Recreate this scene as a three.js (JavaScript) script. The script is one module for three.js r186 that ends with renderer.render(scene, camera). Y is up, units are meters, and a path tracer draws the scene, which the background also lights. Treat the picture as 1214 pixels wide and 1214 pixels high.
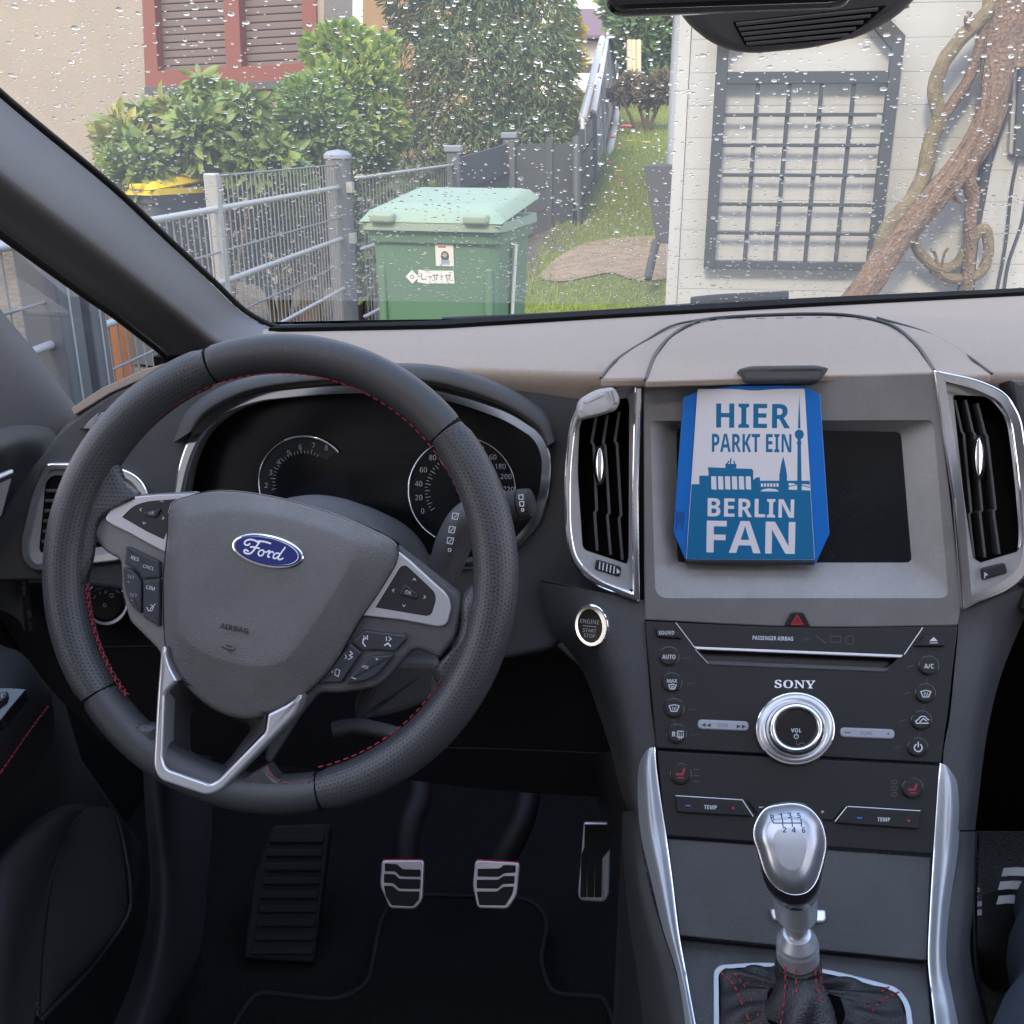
import * as THREE from 'three';
import { mergeGeometries, mergeVertices } from 'three/addons/utils/BufferGeometryUtils.js';
import { RoundedBoxGeometry } from 'three/addons/geometries/RoundedBoxGeometry.js';

// ---------------------------------------------------------------- camera, sky, sun, exposure
const rad = (d) => d * Math.PI / 180;
const scene = new THREE.Scene();
const F = 1217, PP = 607;
const camera = new THREE.PerspectiveCamera(2 * Math.atan(PP / F) * 180 / Math.PI, 1, 0.02, 300);
camera.position.set(0, 1.32, 0);
camera.rotation.order = 'YXZ';
camera.rotation.set(rad(-20), rad(5.4), 0);
camera.updateMatrixWorld(true);
const EYE = camera.position.clone();
const SUN = new THREE.Vector3(-0.2, 0.64, 0.74).normalize();
const renderer = new THREE.WebGLRenderer({ antialias: true });
renderer.toneMapping = THREE.LinearToneMapping;
renderer.toneMappingExposure = 2.1;
renderer.shadowMap.enabled = true;
function makeSky() {                                   // hazy autumn sky: white and warm round the sun, blue away from it
  const W = 256, H = 128, data = new Float32Array(W * H * 4), d = new THREE.Vector3();
  for (let y = 0; y < H; y++) for (let x = 0; x < W; x++) {
    const th = (y + 0.5) / H * Math.PI - Math.PI / 2, ph = ((x + 0.5) / W - 0.5) * 2 * Math.PI;
    d.set(Math.cos(th) * Math.cos(ph), Math.sin(th), Math.cos(th) * Math.sin(ph));
    const c = Math.max(-1, Math.min(1, d.dot(SUN))), up = Math.max(0, d.y);
    const g = Math.pow(0.5 + 0.5 * c, 5), h = Math.pow(1 - up, 2), k = 1.42;
    const o = (y * W + x) * 4;
    data[o] = k * (0.33 + 0.83 * h + 0.6 * g); data[o + 1] = k * (0.53 + 0.48 * h + 0.5 * g); data[o + 2] = k * (0.97 - 0.07 * h + 0.34 * g); data[o + 3] = 1;
    if (d.y < 0) { const f = Math.max(0, 1 + d.y * 3); for (let i = 0; i < 3; i++) data[o + i] = data[o + i] * f + 0.18 * (1 - f); }
  }
  const t = new THREE.DataTexture(data, W, H, THREE.RGBAFormat, THREE.FloatType);
  t.mapping = THREE.EquirectangularReflectionMapping; t.minFilter = t.magFilter = THREE.LinearFilter; t.needsUpdate = true;
  return t;
}
scene.background = makeSky();
scene.environment = scene.background;
const sun = new THREE.DirectionalLight(new THREE.Color(1, 0.85, 0.63), 1.45);
sun.position.copy(SUN).multiplyScalar(40); sun.castShadow = true; sun.shadow.radius = 20;
Object.assign(sun.shadow.camera, { left: -25, right: 25, top: 25, bottom: -25, near: 1, far: 90 });
sun.shadow.mapSize.set(4096, 4096);
scene.add(sun, sun.target);

// ---------------------------------------------------------------- small helpers
let seed = 7;
const rnd = () => { seed = (seed + 0x6d2b79f5) | 0; let t = Math.imul(seed ^ (seed >>> 15), 1 | seed); t = (t + Math.imul(t ^ (t >>> 7), 61 | t)) ^ t; return ((t ^ (t >>> 14)) >>> 0) / 4294967296; };
const rr = (a, b) => a + (b - a) * rnd();
const V3 = (x, y, z) => new THREE.Vector3(x, y, z), V2 = (x, y) => new THREE.Vector2(x, y);
const ray = (px, py) => V3((px - PP) / F, -(py - PP) / F, -1).applyQuaternion(camera.quaternion);   // a sight line, for measuring the place
const at = (px, py, d) => ray(px, py).multiplyScalar(d).add(EYE);
const atY = (px, py, y) => { const r = ray(px, py); return r.multiplyScalar((y - EYE.y) / r.y).add(EYE); };
const atX = (px, py, x) => { const r = ray(px, py); return r.multiplyScalar((x - EYE.x) / r.x).add(EYE); };
const atZ = (px, py, z) => { const r = ray(px, py); return r.multiplyScalar((z - EYE.z) / r.z).add(EYE); };
class Plane {                                          // a flat face of the place: origin, normal, and two axes in it
  constructor(o, n, up = V3(0, 1, 0)) {
    this.o = o.clone(); this.n = n.clone().normalize();
    this.u = new THREE.Vector3().crossVectors(up, this.n).normalize(); this.v = new THREE.Vector3().crossVectors(this.n, this.u);
    this.m = new THREE.Matrix4().makeBasis(this.u, this.v, this.n).setPosition(this.o);
  }
  hit(px, py, h = 0) {
    const r = ray(px, py), p = this.o.clone().addScaledVector(this.n, h).sub(EYE);
    return r.multiplyScalar(p.dot(this.n) / r.dot(this.n)).add(EYE);
  }
  loc(px, py, h = 0) { const p = this.hit(px, py, h).sub(this.o); return V2(p.dot(this.u), p.dot(this.v)); }
  at(x, y, h = 0) { return this.o.clone().addScaledVector(this.u, x).addScaledVector(this.v, y).addScaledVector(this.n, h); }
  px(px, py, h = 0) { return this.loc(px + 0.5, py, h).distanceTo(this.loc(px - 0.5, py, h)); }
}
// names, things, parts
const used = new Map(), bases = new WeakMap();
const numbered = (n) => { const k = used.get(n) || 0; used.set(n, k + 1); return k ? `${n}_${String(k).padStart(3, '0')}` : n; };
function tag(o, label, category, group, kind) {
  if (label) o.userData.label = label; if (category) o.userData.category = category;
  if (group) o.userData.group = group; if (kind) o.userData.kind = kind;
  return o;
}
function thing(name, label, category, base, group) {   // a Group at the thing's base; its children are its parts
  const g = new THREE.Group(); g.name = numbered(name); g.position.copy(base); bases.set(g, base.clone());
  scene.add(g); return tag(g, label, category, group);
}
function part(name, geo, mat, parent, label, kind) {   // geometry is given in the world and stored relative to its thing's base
  if (Array.isArray(geo)) geo = merge(geo);
  const b = bases.get(parent);
  geo.translate(-b.x, -b.y, -b.z);
  const m = new THREE.Mesh(geo, mat); m.name = name; m.castShadow = m.receiveShadow = true;
  bases.set(m, b); parent.add(m); return tag(m, label, null, null, kind);
}
const parts = (name, geos, mat, parent) => geos.map((g) => part(name, g, mat, parent));
function struct(name, geo, mat) { const m = new THREE.Mesh(Array.isArray(geo) ? merge(geo) : geo, mat); m.name = numbered(name); m.castShadow = m.receiveShadow = true; m.userData.kind = 'structure'; scene.add(m); return m; }
function merge(list) {
  return mergeGeometries(list.map((g) => {
    g = g.index ? g.toNonIndexed() : g;
    for (const k of Object.keys(g.attributes)) if (!['position', 'normal', 'uv'].includes(k)) g.deleteAttribute(k);
    if (!g.attributes.uv) g.setAttribute('uv', new THREE.BufferAttribute(new Float32Array(g.attributes.position.count * 2), 2));
    return g;
  }));
}
// outlines: a list of [px, py, corner radius in px] on a plane -> points in the plane's own metres
function outline(P, pts, h, r = 0) {
  const n = pts.length, out = [], q = pts.map(([x, y]) => P.loc(x, y, h));
  for (let i = 0; i < n; i++) {
    const a = q[(i + n - 1) % n], b = q[i], c = q[(i + 1) % n], R = (pts[i][2] ?? r) * P.px(pts[i][0], pts[i][1], h);
    const la = a.distanceTo(b), lc = c.distanceTo(b), k = Math.min(R, la * 0.49, lc * 0.49);
    if (k < 1e-5) { out.push(b.clone()); continue; }
    const s = b.clone().lerp(a, k / la), e = b.clone().lerp(c, k / lc), N = 6;
    for (let j = 0; j <= N; j++) { const t = j / N; out.push(V2((1 - t) ** 2 * s.x + 2 * t * (1 - t) * b.x + t * t * e.x, (1 - t) ** 2 * s.y + 2 * t * (1 - t) * b.y + t * t * e.y)); }
  }
  return out;
}
function smooth(P, pts, h, N = 64) {                   // the same, as a smooth closed curve
  const c = new THREE.CatmullRomCurve3(pts.map(([x, y]) => { const q = P.loc(x, y, h); return V3(q.x, q.y, 0); }), true, 'centripetal');
  return c.getPoints(N).slice(0, N).map((p) => V2(p.x, p.y));
}
const ell = (cx, cy, rx, ry, tilt = 0, N = 40) => Array.from({ length: N }, (_, i) => { const a = i / N * 2 * Math.PI, t = rad(tilt), x = rx * Math.cos(a), y = ry * Math.sin(a); return [cx + x * Math.cos(t) - y * Math.sin(t), cy + x * Math.sin(t) + y * Math.cos(t)]; });
function slab(P, pts, h0, h1, { bevel = 0.0008, r = 0, holes = [], curve = false, seg = 2, world = true } = {}) {
  const get = (p) => (curve ? smooth(P, p, h1) : outline(P, p, h1, r));
  const s = new THREE.Shape(get(pts));
  for (const q of holes) s.holes.push(new THREE.Path(get(q)));
  const b = Math.min(bevel, (h1 - h0) * 0.45);
  const g = new THREE.ExtrudeGeometry(s, { depth: Math.max(1e-4, h1 - h0 - 2 * b), bevelEnabled: b > 0, bevelThickness: b, bevelSize: b, bevelOffset: -b, bevelSegments: seg, curveSegments: 8 });
  g.translate(0, 0, h0 + b);
  return world ? g.applyMatrix4(P.m) : g;
}
// rings of outlines round one centre, joined into a smooth shell: {pts, h, curve, r}
function rings(P, ctr, list, { N = 96, sub = 4, cap = true, straight = false } = {}) {
  const R = list.map(({ pts, h, curve, r, z }) => {
    const c = P.loc(ctr[0], ctr[1], h), poly = curve ? smooth(P, pts, h, 128) : outline(P, pts, h, r || 0), row = [];
    for (let i = 0; i < N; i++) {
      const a = i / N * 2 * Math.PI, dx = Math.cos(a), dy = Math.sin(a); let best = 0;
      for (let j = 0; j < poly.length; j++) {
        const p = poly[j], q = poly[(j + 1) % poly.length], ex = q.x - p.x, ey = q.y - p.y, den = dx * ey - dy * ex;
        if (Math.abs(den) < 1e-12) continue;
        const t = ((p.x - c.x) * ey - (p.y - c.y) * ex) / den, u = ((p.x - c.x) * dy - (p.y - c.y) * dx) / den;
        if (t > 0 && u >= -1e-6 && u <= 1 + 1e-6) best = Math.max(best, t);
      }
      row.push(V3(c.x + dx * best, c.y + dy * best, z ? z(c.x + dx * best, c.y + dy * best) : h));
    }
    return row;
  });
  const rows = [];
  if (straight || R.length < 3) for (let i = 0; i < R.length; i++) rows.push(R[i]);
  else for (let k = 0; k <= (R.length - 1) * sub; k++) {
    rows.push(R[0].map((_, i) => new THREE.CatmullRomCurve3(R.map((r) => r[i]), false, 'centripetal').getPoint(k / ((R.length - 1) * sub))));
  }
  const pos = [], uv = [], idx = [];
  for (const row of rows) for (const p of row) { pos.push(p.x, p.y, p.z); uv.push(p.x, p.y); }
  for (let k = 0; k + 1 < rows.length; k++) for (let i = 0; i < N; i++) { const a = k * N + i, b = k * N + (i + 1) % N, c = a + N, d = b + N; idx.push(a, c, b, b, c, d); }
  if (cap) {                                           // the first ring is closed with a fan
    const m = rows[0].reduce((s, p) => s.add(p), V3(0, 0, 0)).divideScalar(N), c = pos.length / 3;
    pos.push(m.x, m.y, m.z); uv.push(m.x, m.y);
    for (let i = 0; i < N; i++) idx.push(c, i, (i + 1) % N);
  }
  const g = new THREE.BufferGeometry();
  g.setAttribute('position', new THREE.Float32BufferAttribute(pos, 3)); g.setAttribute('uv', new THREE.Float32BufferAttribute(uv, 2)); g.setIndex(idx);
  g.computeVertexNormals();
  return g.applyMatrix4(P.m);
}
// a smooth skin through rows of points; thick > 0 closes it to the back
function skin(rows, { nu = 8, nv = 8, thick = 0, straight = false } = {}) {
  const line = (pts, n) => { const c = straight ? null : new THREE.CatmullRomCurve3(pts, false, 'centripetal'); return Array.from({ length: n + 1 }, (_, i) => { const t = i / n; if (c) return c.getPoint(t); const f = t * (pts.length - 1), k = Math.min(pts.length - 2, Math.floor(f)); return pts[k].clone().lerp(pts[k + 1], f - k); }); };
  const NU = (rows[0].length - 1) * nu, NV = (rows.length - 1) * nv, cross = rows.map((r) => line(r, NU)), g = [];
  for (let i = 0; i <= NU; i++) g.push(line(cross.map((r) => r[i]), NV));
  const pos = [], uv = [], idx = []; let s = 0;
  for (let i = 0; i <= NU; i++) { if (i) s += g[i][NV >> 1].distanceTo(g[i - 1][NV >> 1]); let t = 0; for (let j = 0; j <= NV; j++) { if (j) t += g[i][j].distanceTo(g[i][j - 1]); const p = g[i][j]; pos.push(p.x, p.y, p.z); uv.push(s, t); } }
  const W = NV + 1;
  for (let i = 0; i < NU; i++) for (let j = 0; j < NV; j++) { const a = i * W + j, b = a + W; idx.push(a, a + 1, b, b, a + 1, b + 1); }
  let q = new THREE.BufferGeometry();
  q.setAttribute('position', new THREE.Float32BufferAttribute(pos, 3)); q.setAttribute('uv', new THREE.Float32BufferAttribute(uv, 2)); q.setIndex(idx); q.computeVertexNormals();
  // face the eye
  const c = (NU >> 1) * W + (NV >> 1), n = V3().fromBufferAttribute(q.attributes.normal, c), p = V3().fromBufferAttribute(q.attributes.position, c);
  const flip = n.dot(p.clone().sub(EYE)) > 0;
  if (flip) { for (let i = 0; i < idx.length; i += 3) [idx[i], idx[i + 1]] = [idx[i + 1], idx[i]]; q.setIndex(idx); q.computeVertexNormals(); }
  if (thick > 0) {
    const nn = q.attributes.normal.array, M = pos.length / 3, pos2 = pos.map((x, i) => x - nn[i] * thick), all = idx.slice();
    for (let i = 0; i < idx.length; i += 3) all.push(idx[i] + M, idx[i + 2] + M, idx[i + 1] + M);
    const edge = []; for (let j = 0; j <= NV; j++) edge.push(j); for (let i = 1; i <= NU; i++) edge.push(i * W + NV); for (let j = NV - 1; j >= 0; j--) edge.push(NU * W + j); for (let i = NU - 1; i > 0; i--) edge.push(i * W);
    for (let k = 0; k < edge.length; k++) { const a = edge[k], b = edge[(k + 1) % edge.length]; all.push(a, b, a + M, b, b + M, a + M); }
    q = new THREE.BufferGeometry();
    q.setAttribute('position', new THREE.Float32BufferAttribute(pos.concat(pos2), 3)); q.setAttribute('uv', new THREE.Float32BufferAttribute(uv.concat(uv), 2));
    q.setAttribute('normal', new THREE.Float32BufferAttribute([...nn, ...Array.from(nn, (x) => -x)], 3)); q.setIndex(all);
  }
  return q;
}
// a tube with a radius that may vary, along points (smoothed)
function tube(pts, r, { n = 24, k = 10, closed = false, flat = 1, straight = false, up = null, caps = true } = {}) {
  const c = straight ? null : new THREE.CatmullRomCurve3(pts, closed, 'centripetal');
  const P = []; const T = [];
  for (let i = 0; i <= n; i++) { const t = i / n; if (c) { P.push(c.getPoint(t)); T.push(c.getTangent(t)); } else { const f = t * (pts.length - 1), j = Math.min(pts.length - 2, Math.floor(f)); P.push(pts[j].clone().lerp(pts[j + 1], f - j)); T.push(pts[j + 1].clone().sub(pts[j]).normalize()); } }
  const pos = [], uv = [], idx = [], nor = []; let N = up ? up.clone() : Math.abs(T[0].y) < 0.9 ? V3(0, 1, 0) : V3(1, 0, 0), s = 0;
  for (let i = 0; i <= n; i++) {
    N = (up ? up.clone() : N).addScaledVector(T[i], -N.dot(T[i])); N.addScaledVector(T[i], -N.dot(T[i])).normalize();
    const B = new THREE.Vector3().crossVectors(T[i], N), R = typeof r === 'function' ? r(i / n) : r;
    if (i) s += P[i].distanceTo(P[i - 1]);
    for (let j = 0; j <= k; j++) { const a = j / k * 2 * Math.PI, d = N.clone().multiplyScalar(Math.cos(a)).addScaledVector(B, Math.sin(a) * flat); pos.push(P[i].x + d.x * R, P[i].y + d.y * R, P[i].z + d.z * R); d.normalize(); nor.push(d.x, d.y, d.z); uv.push(s, j / k * 2 * Math.PI * R); }
  }
  for (let i = 0; i < n; i++) for (let j = 0; j < k; j++) { const a = i * (k + 1) + j, b = a + k + 1; idx.push(a, a + 1, b, b, a + 1, b + 1); }
  if (caps && !closed) for (const i of [0, n]) { const c0 = pos.length / 3, t = T[i].clone().multiplyScalar(i ? 1 : -1); pos.push(P[i].x, P[i].y, P[i].z); nor.push(t.x, t.y, t.z); uv.push(0, 0); for (let j = 0; j < k; j++) { const a = i * (k + 1) + j; i ? idx.push(c0, a, a + 1) : idx.push(c0, a + 1, a); } }
  const g = new THREE.BufferGeometry();
  g.setAttribute('position', new THREE.Float32BufferAttribute(pos, 3)); g.setAttribute('normal', new THREE.Float32BufferAttribute(nor, 3)); g.setAttribute('uv', new THREE.Float32BufferAttribute(uv, 2)); g.setIndex(idx);
  return g;
}
// a turned shape along the line from a to b: profile [[along 0..1, radius]]
function lathe(a, b, prof, seg = 32) {
  const L = a.distanceTo(b); prof = prof.flatMap((p, i) => { const o = [p], q = prof[i - 1], r = prof[i + 1]; if (q) o.unshift([p[0] + (q[0] - p[0]) * 0.06, p[1] + (q[1] - p[1]) * 0.06]); if (r) o.push([p[0] + (r[0] - p[0]) * 0.06, p[1] + (r[1] - p[1]) * 0.06]); return o; });
  const g = new THREE.LatheGeometry(prof.map(([t, r]) => V2(Math.max(r, 1e-5), t * L)), seg);
  g.applyQuaternion(new THREE.Quaternion().setFromUnitVectors(V3(0, 1, 0), b.clone().sub(a).normalize()));
  return g.translate(a.x, a.y, a.z);
}
function box(c, sx, sy, sz, ry = 0, bev = 0) { const g = bev ? new RoundedBoxGeometry(sx, sy, sz, 2, bev) : new THREE.BoxGeometry(sx, sy, sz); if (ry) g.rotateY(ry); return g.translate(c.x, c.y, c.z); }
// dashes of thread along a line of points
function stitches(pts, len, gap, r) {
  const c = new THREE.CatmullRomCurve3(pts, false, 'centripetal'), L = c.getLength(), n = Math.max(1, Math.floor(L / (len + gap))), out = [];
  for (let i = 0; i < n; i++) { const a = c.getPointAt(i / n), b = c.getPointAt(Math.min(1, (i * (len + gap) + len) / L)); out.push(tube([a, b], r, { n: 1, k: 5, straight: true })); }
  return out;
}
// ---------------------------------------------------------------- procedural textures and materials
function tileNoise(n, cells, s) {                      // value noise that tiles
  const r = []; let q = s * 7919 + 1; const rn = () => { q = (q * 16807) % 2147483647; return q / 2147483647; };
  for (let i = 0; i < cells * cells; i++) r.push(rn());
  return (x, y) => { const fx = x / n * cells, fy = y / n * cells, ix = Math.floor(fx), iy = Math.floor(fy), a = fx - ix, b = fy - iy, u = a * a * (3 - 2 * a), v = b * b * (3 - 2 * b), g = (i, j) => r[((j % cells) + cells) % cells * cells + ((i % cells) + cells) % cells]; return (g(ix, iy) * (1 - u) + g(ix + 1, iy) * u) * (1 - v) + (g(ix, iy + 1) * (1 - u) + g(ix + 1, iy + 1) * u) * v; };
}
function tex(n, f, srgb = false, size = 1) {           // f(x, y) -> number or [r, g, b] in 0..1; size: metres per tile
  const d = new Uint8Array(n * n * 4);
  for (let y = 0; y < n; y++) for (let x = 0; x < n; x++) { const v = f(x, y), o = (y * n + x) * 4; for (let c = 0; c < 3; c++) d[o + c] = Math.max(0, Math.min(255, (Array.isArray(v) ? v[c] : v) * 255)); d[o + 3] = 255; }
  const t = new THREE.DataTexture(d, n, n); t.wrapS = t.wrapT = THREE.RepeatWrapping; t.magFilter = t.minFilter = THREE.LinearFilter; if (srgb) t.colorSpace = THREE.SRGBColorSpace; t.repeat.set(1 / size, 1 / size); t.needsUpdate = true; return t;
}
function worley(n, cells, s) {
  const p = []; let q = s * 104729 + 3; const rn = () => { q = (q * 16807) % 2147483647; return q / 2147483647; };
  for (let i = 0; i < cells * cells; i++) p.push([rn(), rn()]);
  return (x, y) => { const fx = x / n * cells, fy = y / n * cells, ix = Math.floor(fx), iy = Math.floor(fy); let a = 9, b = 9; for (let j = -1; j <= 1; j++) for (let i = -1; i <= 1; i++) { const c = p[((iy + j + cells) % cells) * cells + (ix + i + cells) % cells], d = Math.hypot(ix + i + c[0] - fx, iy + j + c[1] - fy); if (d < a) { b = a; a = d; } else if (d < b) b = d; } return [a, b]; };
}
const wl = worley(256, 22, 1), n8 = tileNoise(256, 8, 2), n32 = tileNoise(256, 32, 3), n64 = tileNoise(256, 64, 4), n128 = tileNoise(256, 128, 5);
const leatherBump = tex(256, (x, y) => { const [a, b] = wl(x, y); return Math.min(1, (b - a) * 2.2) * 0.8 + n64(x, y) * 0.2; }, false, 0.03);
const fineBump = tex(256, (x, y) => 0.55 * n64(x, y) + 0.45 * n128(x, y), false, 0.05);
const dustRough = tex(256, (x, y) => 0.45 + 0.3 * n8(x, y) + 0.25 * n32(x, y), false, 0.21);
const dustMap = (() => { let q = 5; const sp = new Map(), rn = () => { q = (q * 16807) % 2147483647; return q / 2147483647; }; for (let i = 0; i < 420; i++) { const x = Math.floor(rn() * 512), y = Math.floor(rn() * 512), v = 0.4 + rn() * 1.3; sp.set(y * 512 + x, v); if (rn() > 0.6) sp.set(y * 512 + x + 1, v * 0.7); } const a = tileNoise(512, 5, 21), b = tileNoise(512, 19, 22), c = tileNoise(512, 160, 23); return tex(512, (x, y) => Math.min(1, 0.5 + 0.14 * a(x, y) + 0.08 * b(x, y) + 0.06 * c(x, y) + 0.22 * (sp.get(y * 512 + x) || 0)), false, 0.33); })();
const topMap = tex(256, (x, y) => 0.6 + 0.06 * n128(x, y) + 0.03 * n32(x, y), false, 0.11);
const clothBump = tex(256, (x, y) => 0.5 * n128(x, y) + 0.3 * n32(x, y) + 0.2 * n8(x, y), false, 0.12);
const plasterBump = tex(256, (x, y) => 0.4 * n32(x, y) + 0.4 * n128(x, y) + 0.2 * n8(x, y), false, 0.6);
const plasterMap = tex(256, (x, y) => { const v = 0.9 + 0.07 * n8(x, y) + 0.03 * n64(x, y); return [v, v * 0.995, v * 0.985]; }, false, 2.3);
const nb1 = tileNoise(256, 6, 9), nb2 = tileNoise(256, 40, 10);
const barkBump = tex(256, (x, y) => 0.6 * nb2(x * 0.25, y) + 0.4 * n32(x, y), false, 0.25);
const barkMap = tex(256, (x, y) => { const v = 0.62 + 0.5 * nb2(x * 0.25, y) * nb1(x, y); return [v, v * 0.94, v * 0.88]; }, false, 0.25);
const holes = (x, y) => { const c = 32, ix = Math.floor(y / c), fx = ((x + (ix % 2) * c / 2) % c) - c / 2, fy = (y % c) - c / 2; return Math.hypot(fx, fy) < 6.2; };
const perfMap = tex(256, (x, y) => (holes(x, y) ? 0.16 : 1), false, 0.027);
const perfBump = tex(256, (x, y) => (holes(x, y) ? 0 : 0.75 + 0.25 * n64(x, y)), false, 0.027);
const weave = tex(128, (x, y) => { const u = (x % 16) / 16, v = (y % 16) / 16; return 0.5 + 0.5 * Math.sin(u * 6.28) * Math.sin(v * 6.28); }, false, 0.02);
const denimMap = tex(256, (x, y) => { const d = ((x + y) % 8) / 8, v = 0.75 + 0.25 * (d > 0.5) + 0.25 * (n8(x, y) - 0.5); return [v * 0.9, v * 0.97, v]; }, false, 0.06);
const std = (r, g, b, rough, extra = {}) => new THREE.MeshStandardMaterial({ color: new THREE.Color().setRGB(r, g, b), roughness: rough, ...extra });
const phys = (r, g, b, rough, extra = {}) => new THREE.MeshPhysicalMaterial({ color: new THREE.Color().setRGB(r, g, b), roughness: rough, ...extra });
const both = { side: THREE.DoubleSide };
const M = {
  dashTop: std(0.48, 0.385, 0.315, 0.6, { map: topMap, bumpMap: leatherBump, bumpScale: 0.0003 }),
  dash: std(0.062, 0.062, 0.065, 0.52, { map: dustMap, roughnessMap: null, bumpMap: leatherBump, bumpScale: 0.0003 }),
  panel: std(0.22, 0.212, 0.21, 0.42, { map: dustMap, bumpMap: fineBump, bumpScale: 0.00008 }),
  panelLight: std(0.34, 0.335, 0.34, 0.4, { map: dustMap, bumpMap: fineBump, bumpScale: 0.00006 }),
  hood: std(0.05, 0.05, 0.055, 0.5, { bumpMap: leatherBump, bumpScale: 0.0002 }),
  black: std(0.012, 0.012, 0.013, 0.45, { bumpMap: fineBump, bumpScale: 0.00006 }),
  deep: phys(0.005, 0.005, 0.006, 0.8, { specularIntensity: 0.2 }),
  gloss: phys(0.008, 0.008, 0.009, 0.18, { clearcoat: 0.6, clearcoatRoughness: 0.1 }),
  softBlack: std(0.017, 0.017, 0.019, 0.5, { bumpMap: leatherBump, bumpScale: 0.00025 }),
  knee: phys(0.022, 0.022, 0.026, 0.6, { specularIntensity: 0.5, bumpMap: fineBump, bumpScale: 0.0001 }),
  chrome: std(0.86, 0.88, 0.9, 0.12, { metalness: 1 }),
  satin: std(0.56, 0.57, 0.6, 0.3, { metalness: 0.72 }),
  trim: phys(0.34, 0.36, 0.39, 0.36, { metalness: 0.35, clearcoat: 0.6, clearcoatRoughness: 0.12 }),
  wheel: std(0.032, 0.033, 0.036, 0.38, { bumpMap: leatherBump, bumpScale: 0.00012 }),
  wheelPerf: std(0.038, 0.039, 0.043, 0.4, { map: perfMap, bumpMap: perfBump, bumpScale: 0.0004 }),
  airbag: std(0.175, 0.172, 0.172, 0.5, { map: dustMap, bumpMap: leatherBump, bumpScale: 0.0005 }),
  boot: std(0.016, 0.015, 0.017, 0.4, { bumpMap: leatherBump, bumpScale: 0.0004 }),
  red: std(0.27, 0.016, 0.03, 0.8), redGloss: std(0.55, 0.01, 0.03, 0.3),
  carpet: phys(0.0085, 0.0085, 0.009, 0.95, { specularIntensity: 0.12, bumpMap: clothBump, bumpScale: 0.003 }),
  piping: phys(0.016, 0.016, 0.017, 0.9, { specularIntensity: 0.3 }),
  pillar: std(0.14, 0.14, 0.145, 0.75, { bumpMap: fineBump, bumpScale: 0.0001 }),
  ribbed: phys(0.009, 0.009, 0.01, 0.7, { specularIntensity: 0.35 }), housing: std(0.085, 0.085, 0.09, 0.5, { bumpMap: fineBump, bumpScale: 0.0001 }),
  rubber: phys(0.01, 0.01, 0.011, 0.55, { specularIntensity: 0.5 }),
  glass: phys(1, 1, 1, 0, { transmission: 1, thickness: 0, ior: 1.5, ...both }),
  wetGlass: phys(1, 0.96, 0.86, 0.24, { transmission: 1, thickness: 0, ior: 1.5, ...both }),
  drop: phys(1, 1, 1, 0, { transmission: 1, thickness: 0.003, ior: 1.33 }),
  body: phys(0.05, 0.055, 0.06, 0.35, { clearcoat: 1, clearcoatRoughness: 0.05 }),
  liner: std(0.55, 0.54, 0.52, 0.9),
  // outdoors
  cream: std(0.32, 0.285, 0.24, 0.95, { map: plasterMap, bumpMap: plasterBump, bumpScale: 0.004 }),
  white: std(0.53, 0.555, 0.58, 0.8, { map: plasterMap, bumpMap: fineBump, bumpScale: 0.0006 }),
  orange: std(0.62, 0.4, 0.2, 0.95, { map: plasterMap }), whiteFar: std(0.8, 0.79, 0.76, 0.9),
  frameRed: std(0.19, 0.05, 0.028, 0.6), sill: std(0.07, 0.068, 0.07, 0.6), shutter: std(0.14, 0.1, 0.085, 0.6),
  fence: std(0.125, 0.135, 0.145, 0.5, { metalness: 0.1 }), fenceWire: std(0.19, 0.2, 0.2, 0.5, { metalness: 0.1 }), galv: std(0.44, 0.45, 0.45, 0.45, { metalness: 0.4 }), cap: std(0.24, 0.27, 0.33, 0.5),
  privacy: std(0.075, 0.085, 0.09, 0.6), trellis: std(0.045, 0.055, 0.065, 0.65),
  binGreen: std(0.11, 0.22, 0.13, 0.55, { map: plasterMap, bumpMap: fineBump, bumpScale: 0.0002 }), binLid: std(0.26, 0.36, 0.27, 0.5, { map: plasterMap, bumpMap: fineBump, bumpScale: 0.0002 }), binGrey: std(0.065, 0.075, 0.085, 0.55), binYellow: std(0.75, 0.55, 0.02, 0.45),
  bark: std(0.25, 0.175, 0.125, 0.9, { map: barkMap, bumpMap: barkBump, bumpScale: 0.012 }), barkPale: std(0.24, 0.21, 0.13, 0.9, { map: barkMap, bumpMap: barkBump, bumpScale: 0.006 }), trunk: std(0.1, 0.075, 0.055, 0.95),
  soil: std(0.3, 0.22, 0.15, 1), terracotta: std(0.5, 0.19, 0.07, 0.8), cable: std(0.03, 0.034, 0.04, 0.6), slate: std(0.14, 0.08, 0.09, 0.7), wood: std(0.55, 0.46, 0.32, 0.8), pot: std(0.06, 0.065, 0.075, 0.7),
};
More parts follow.
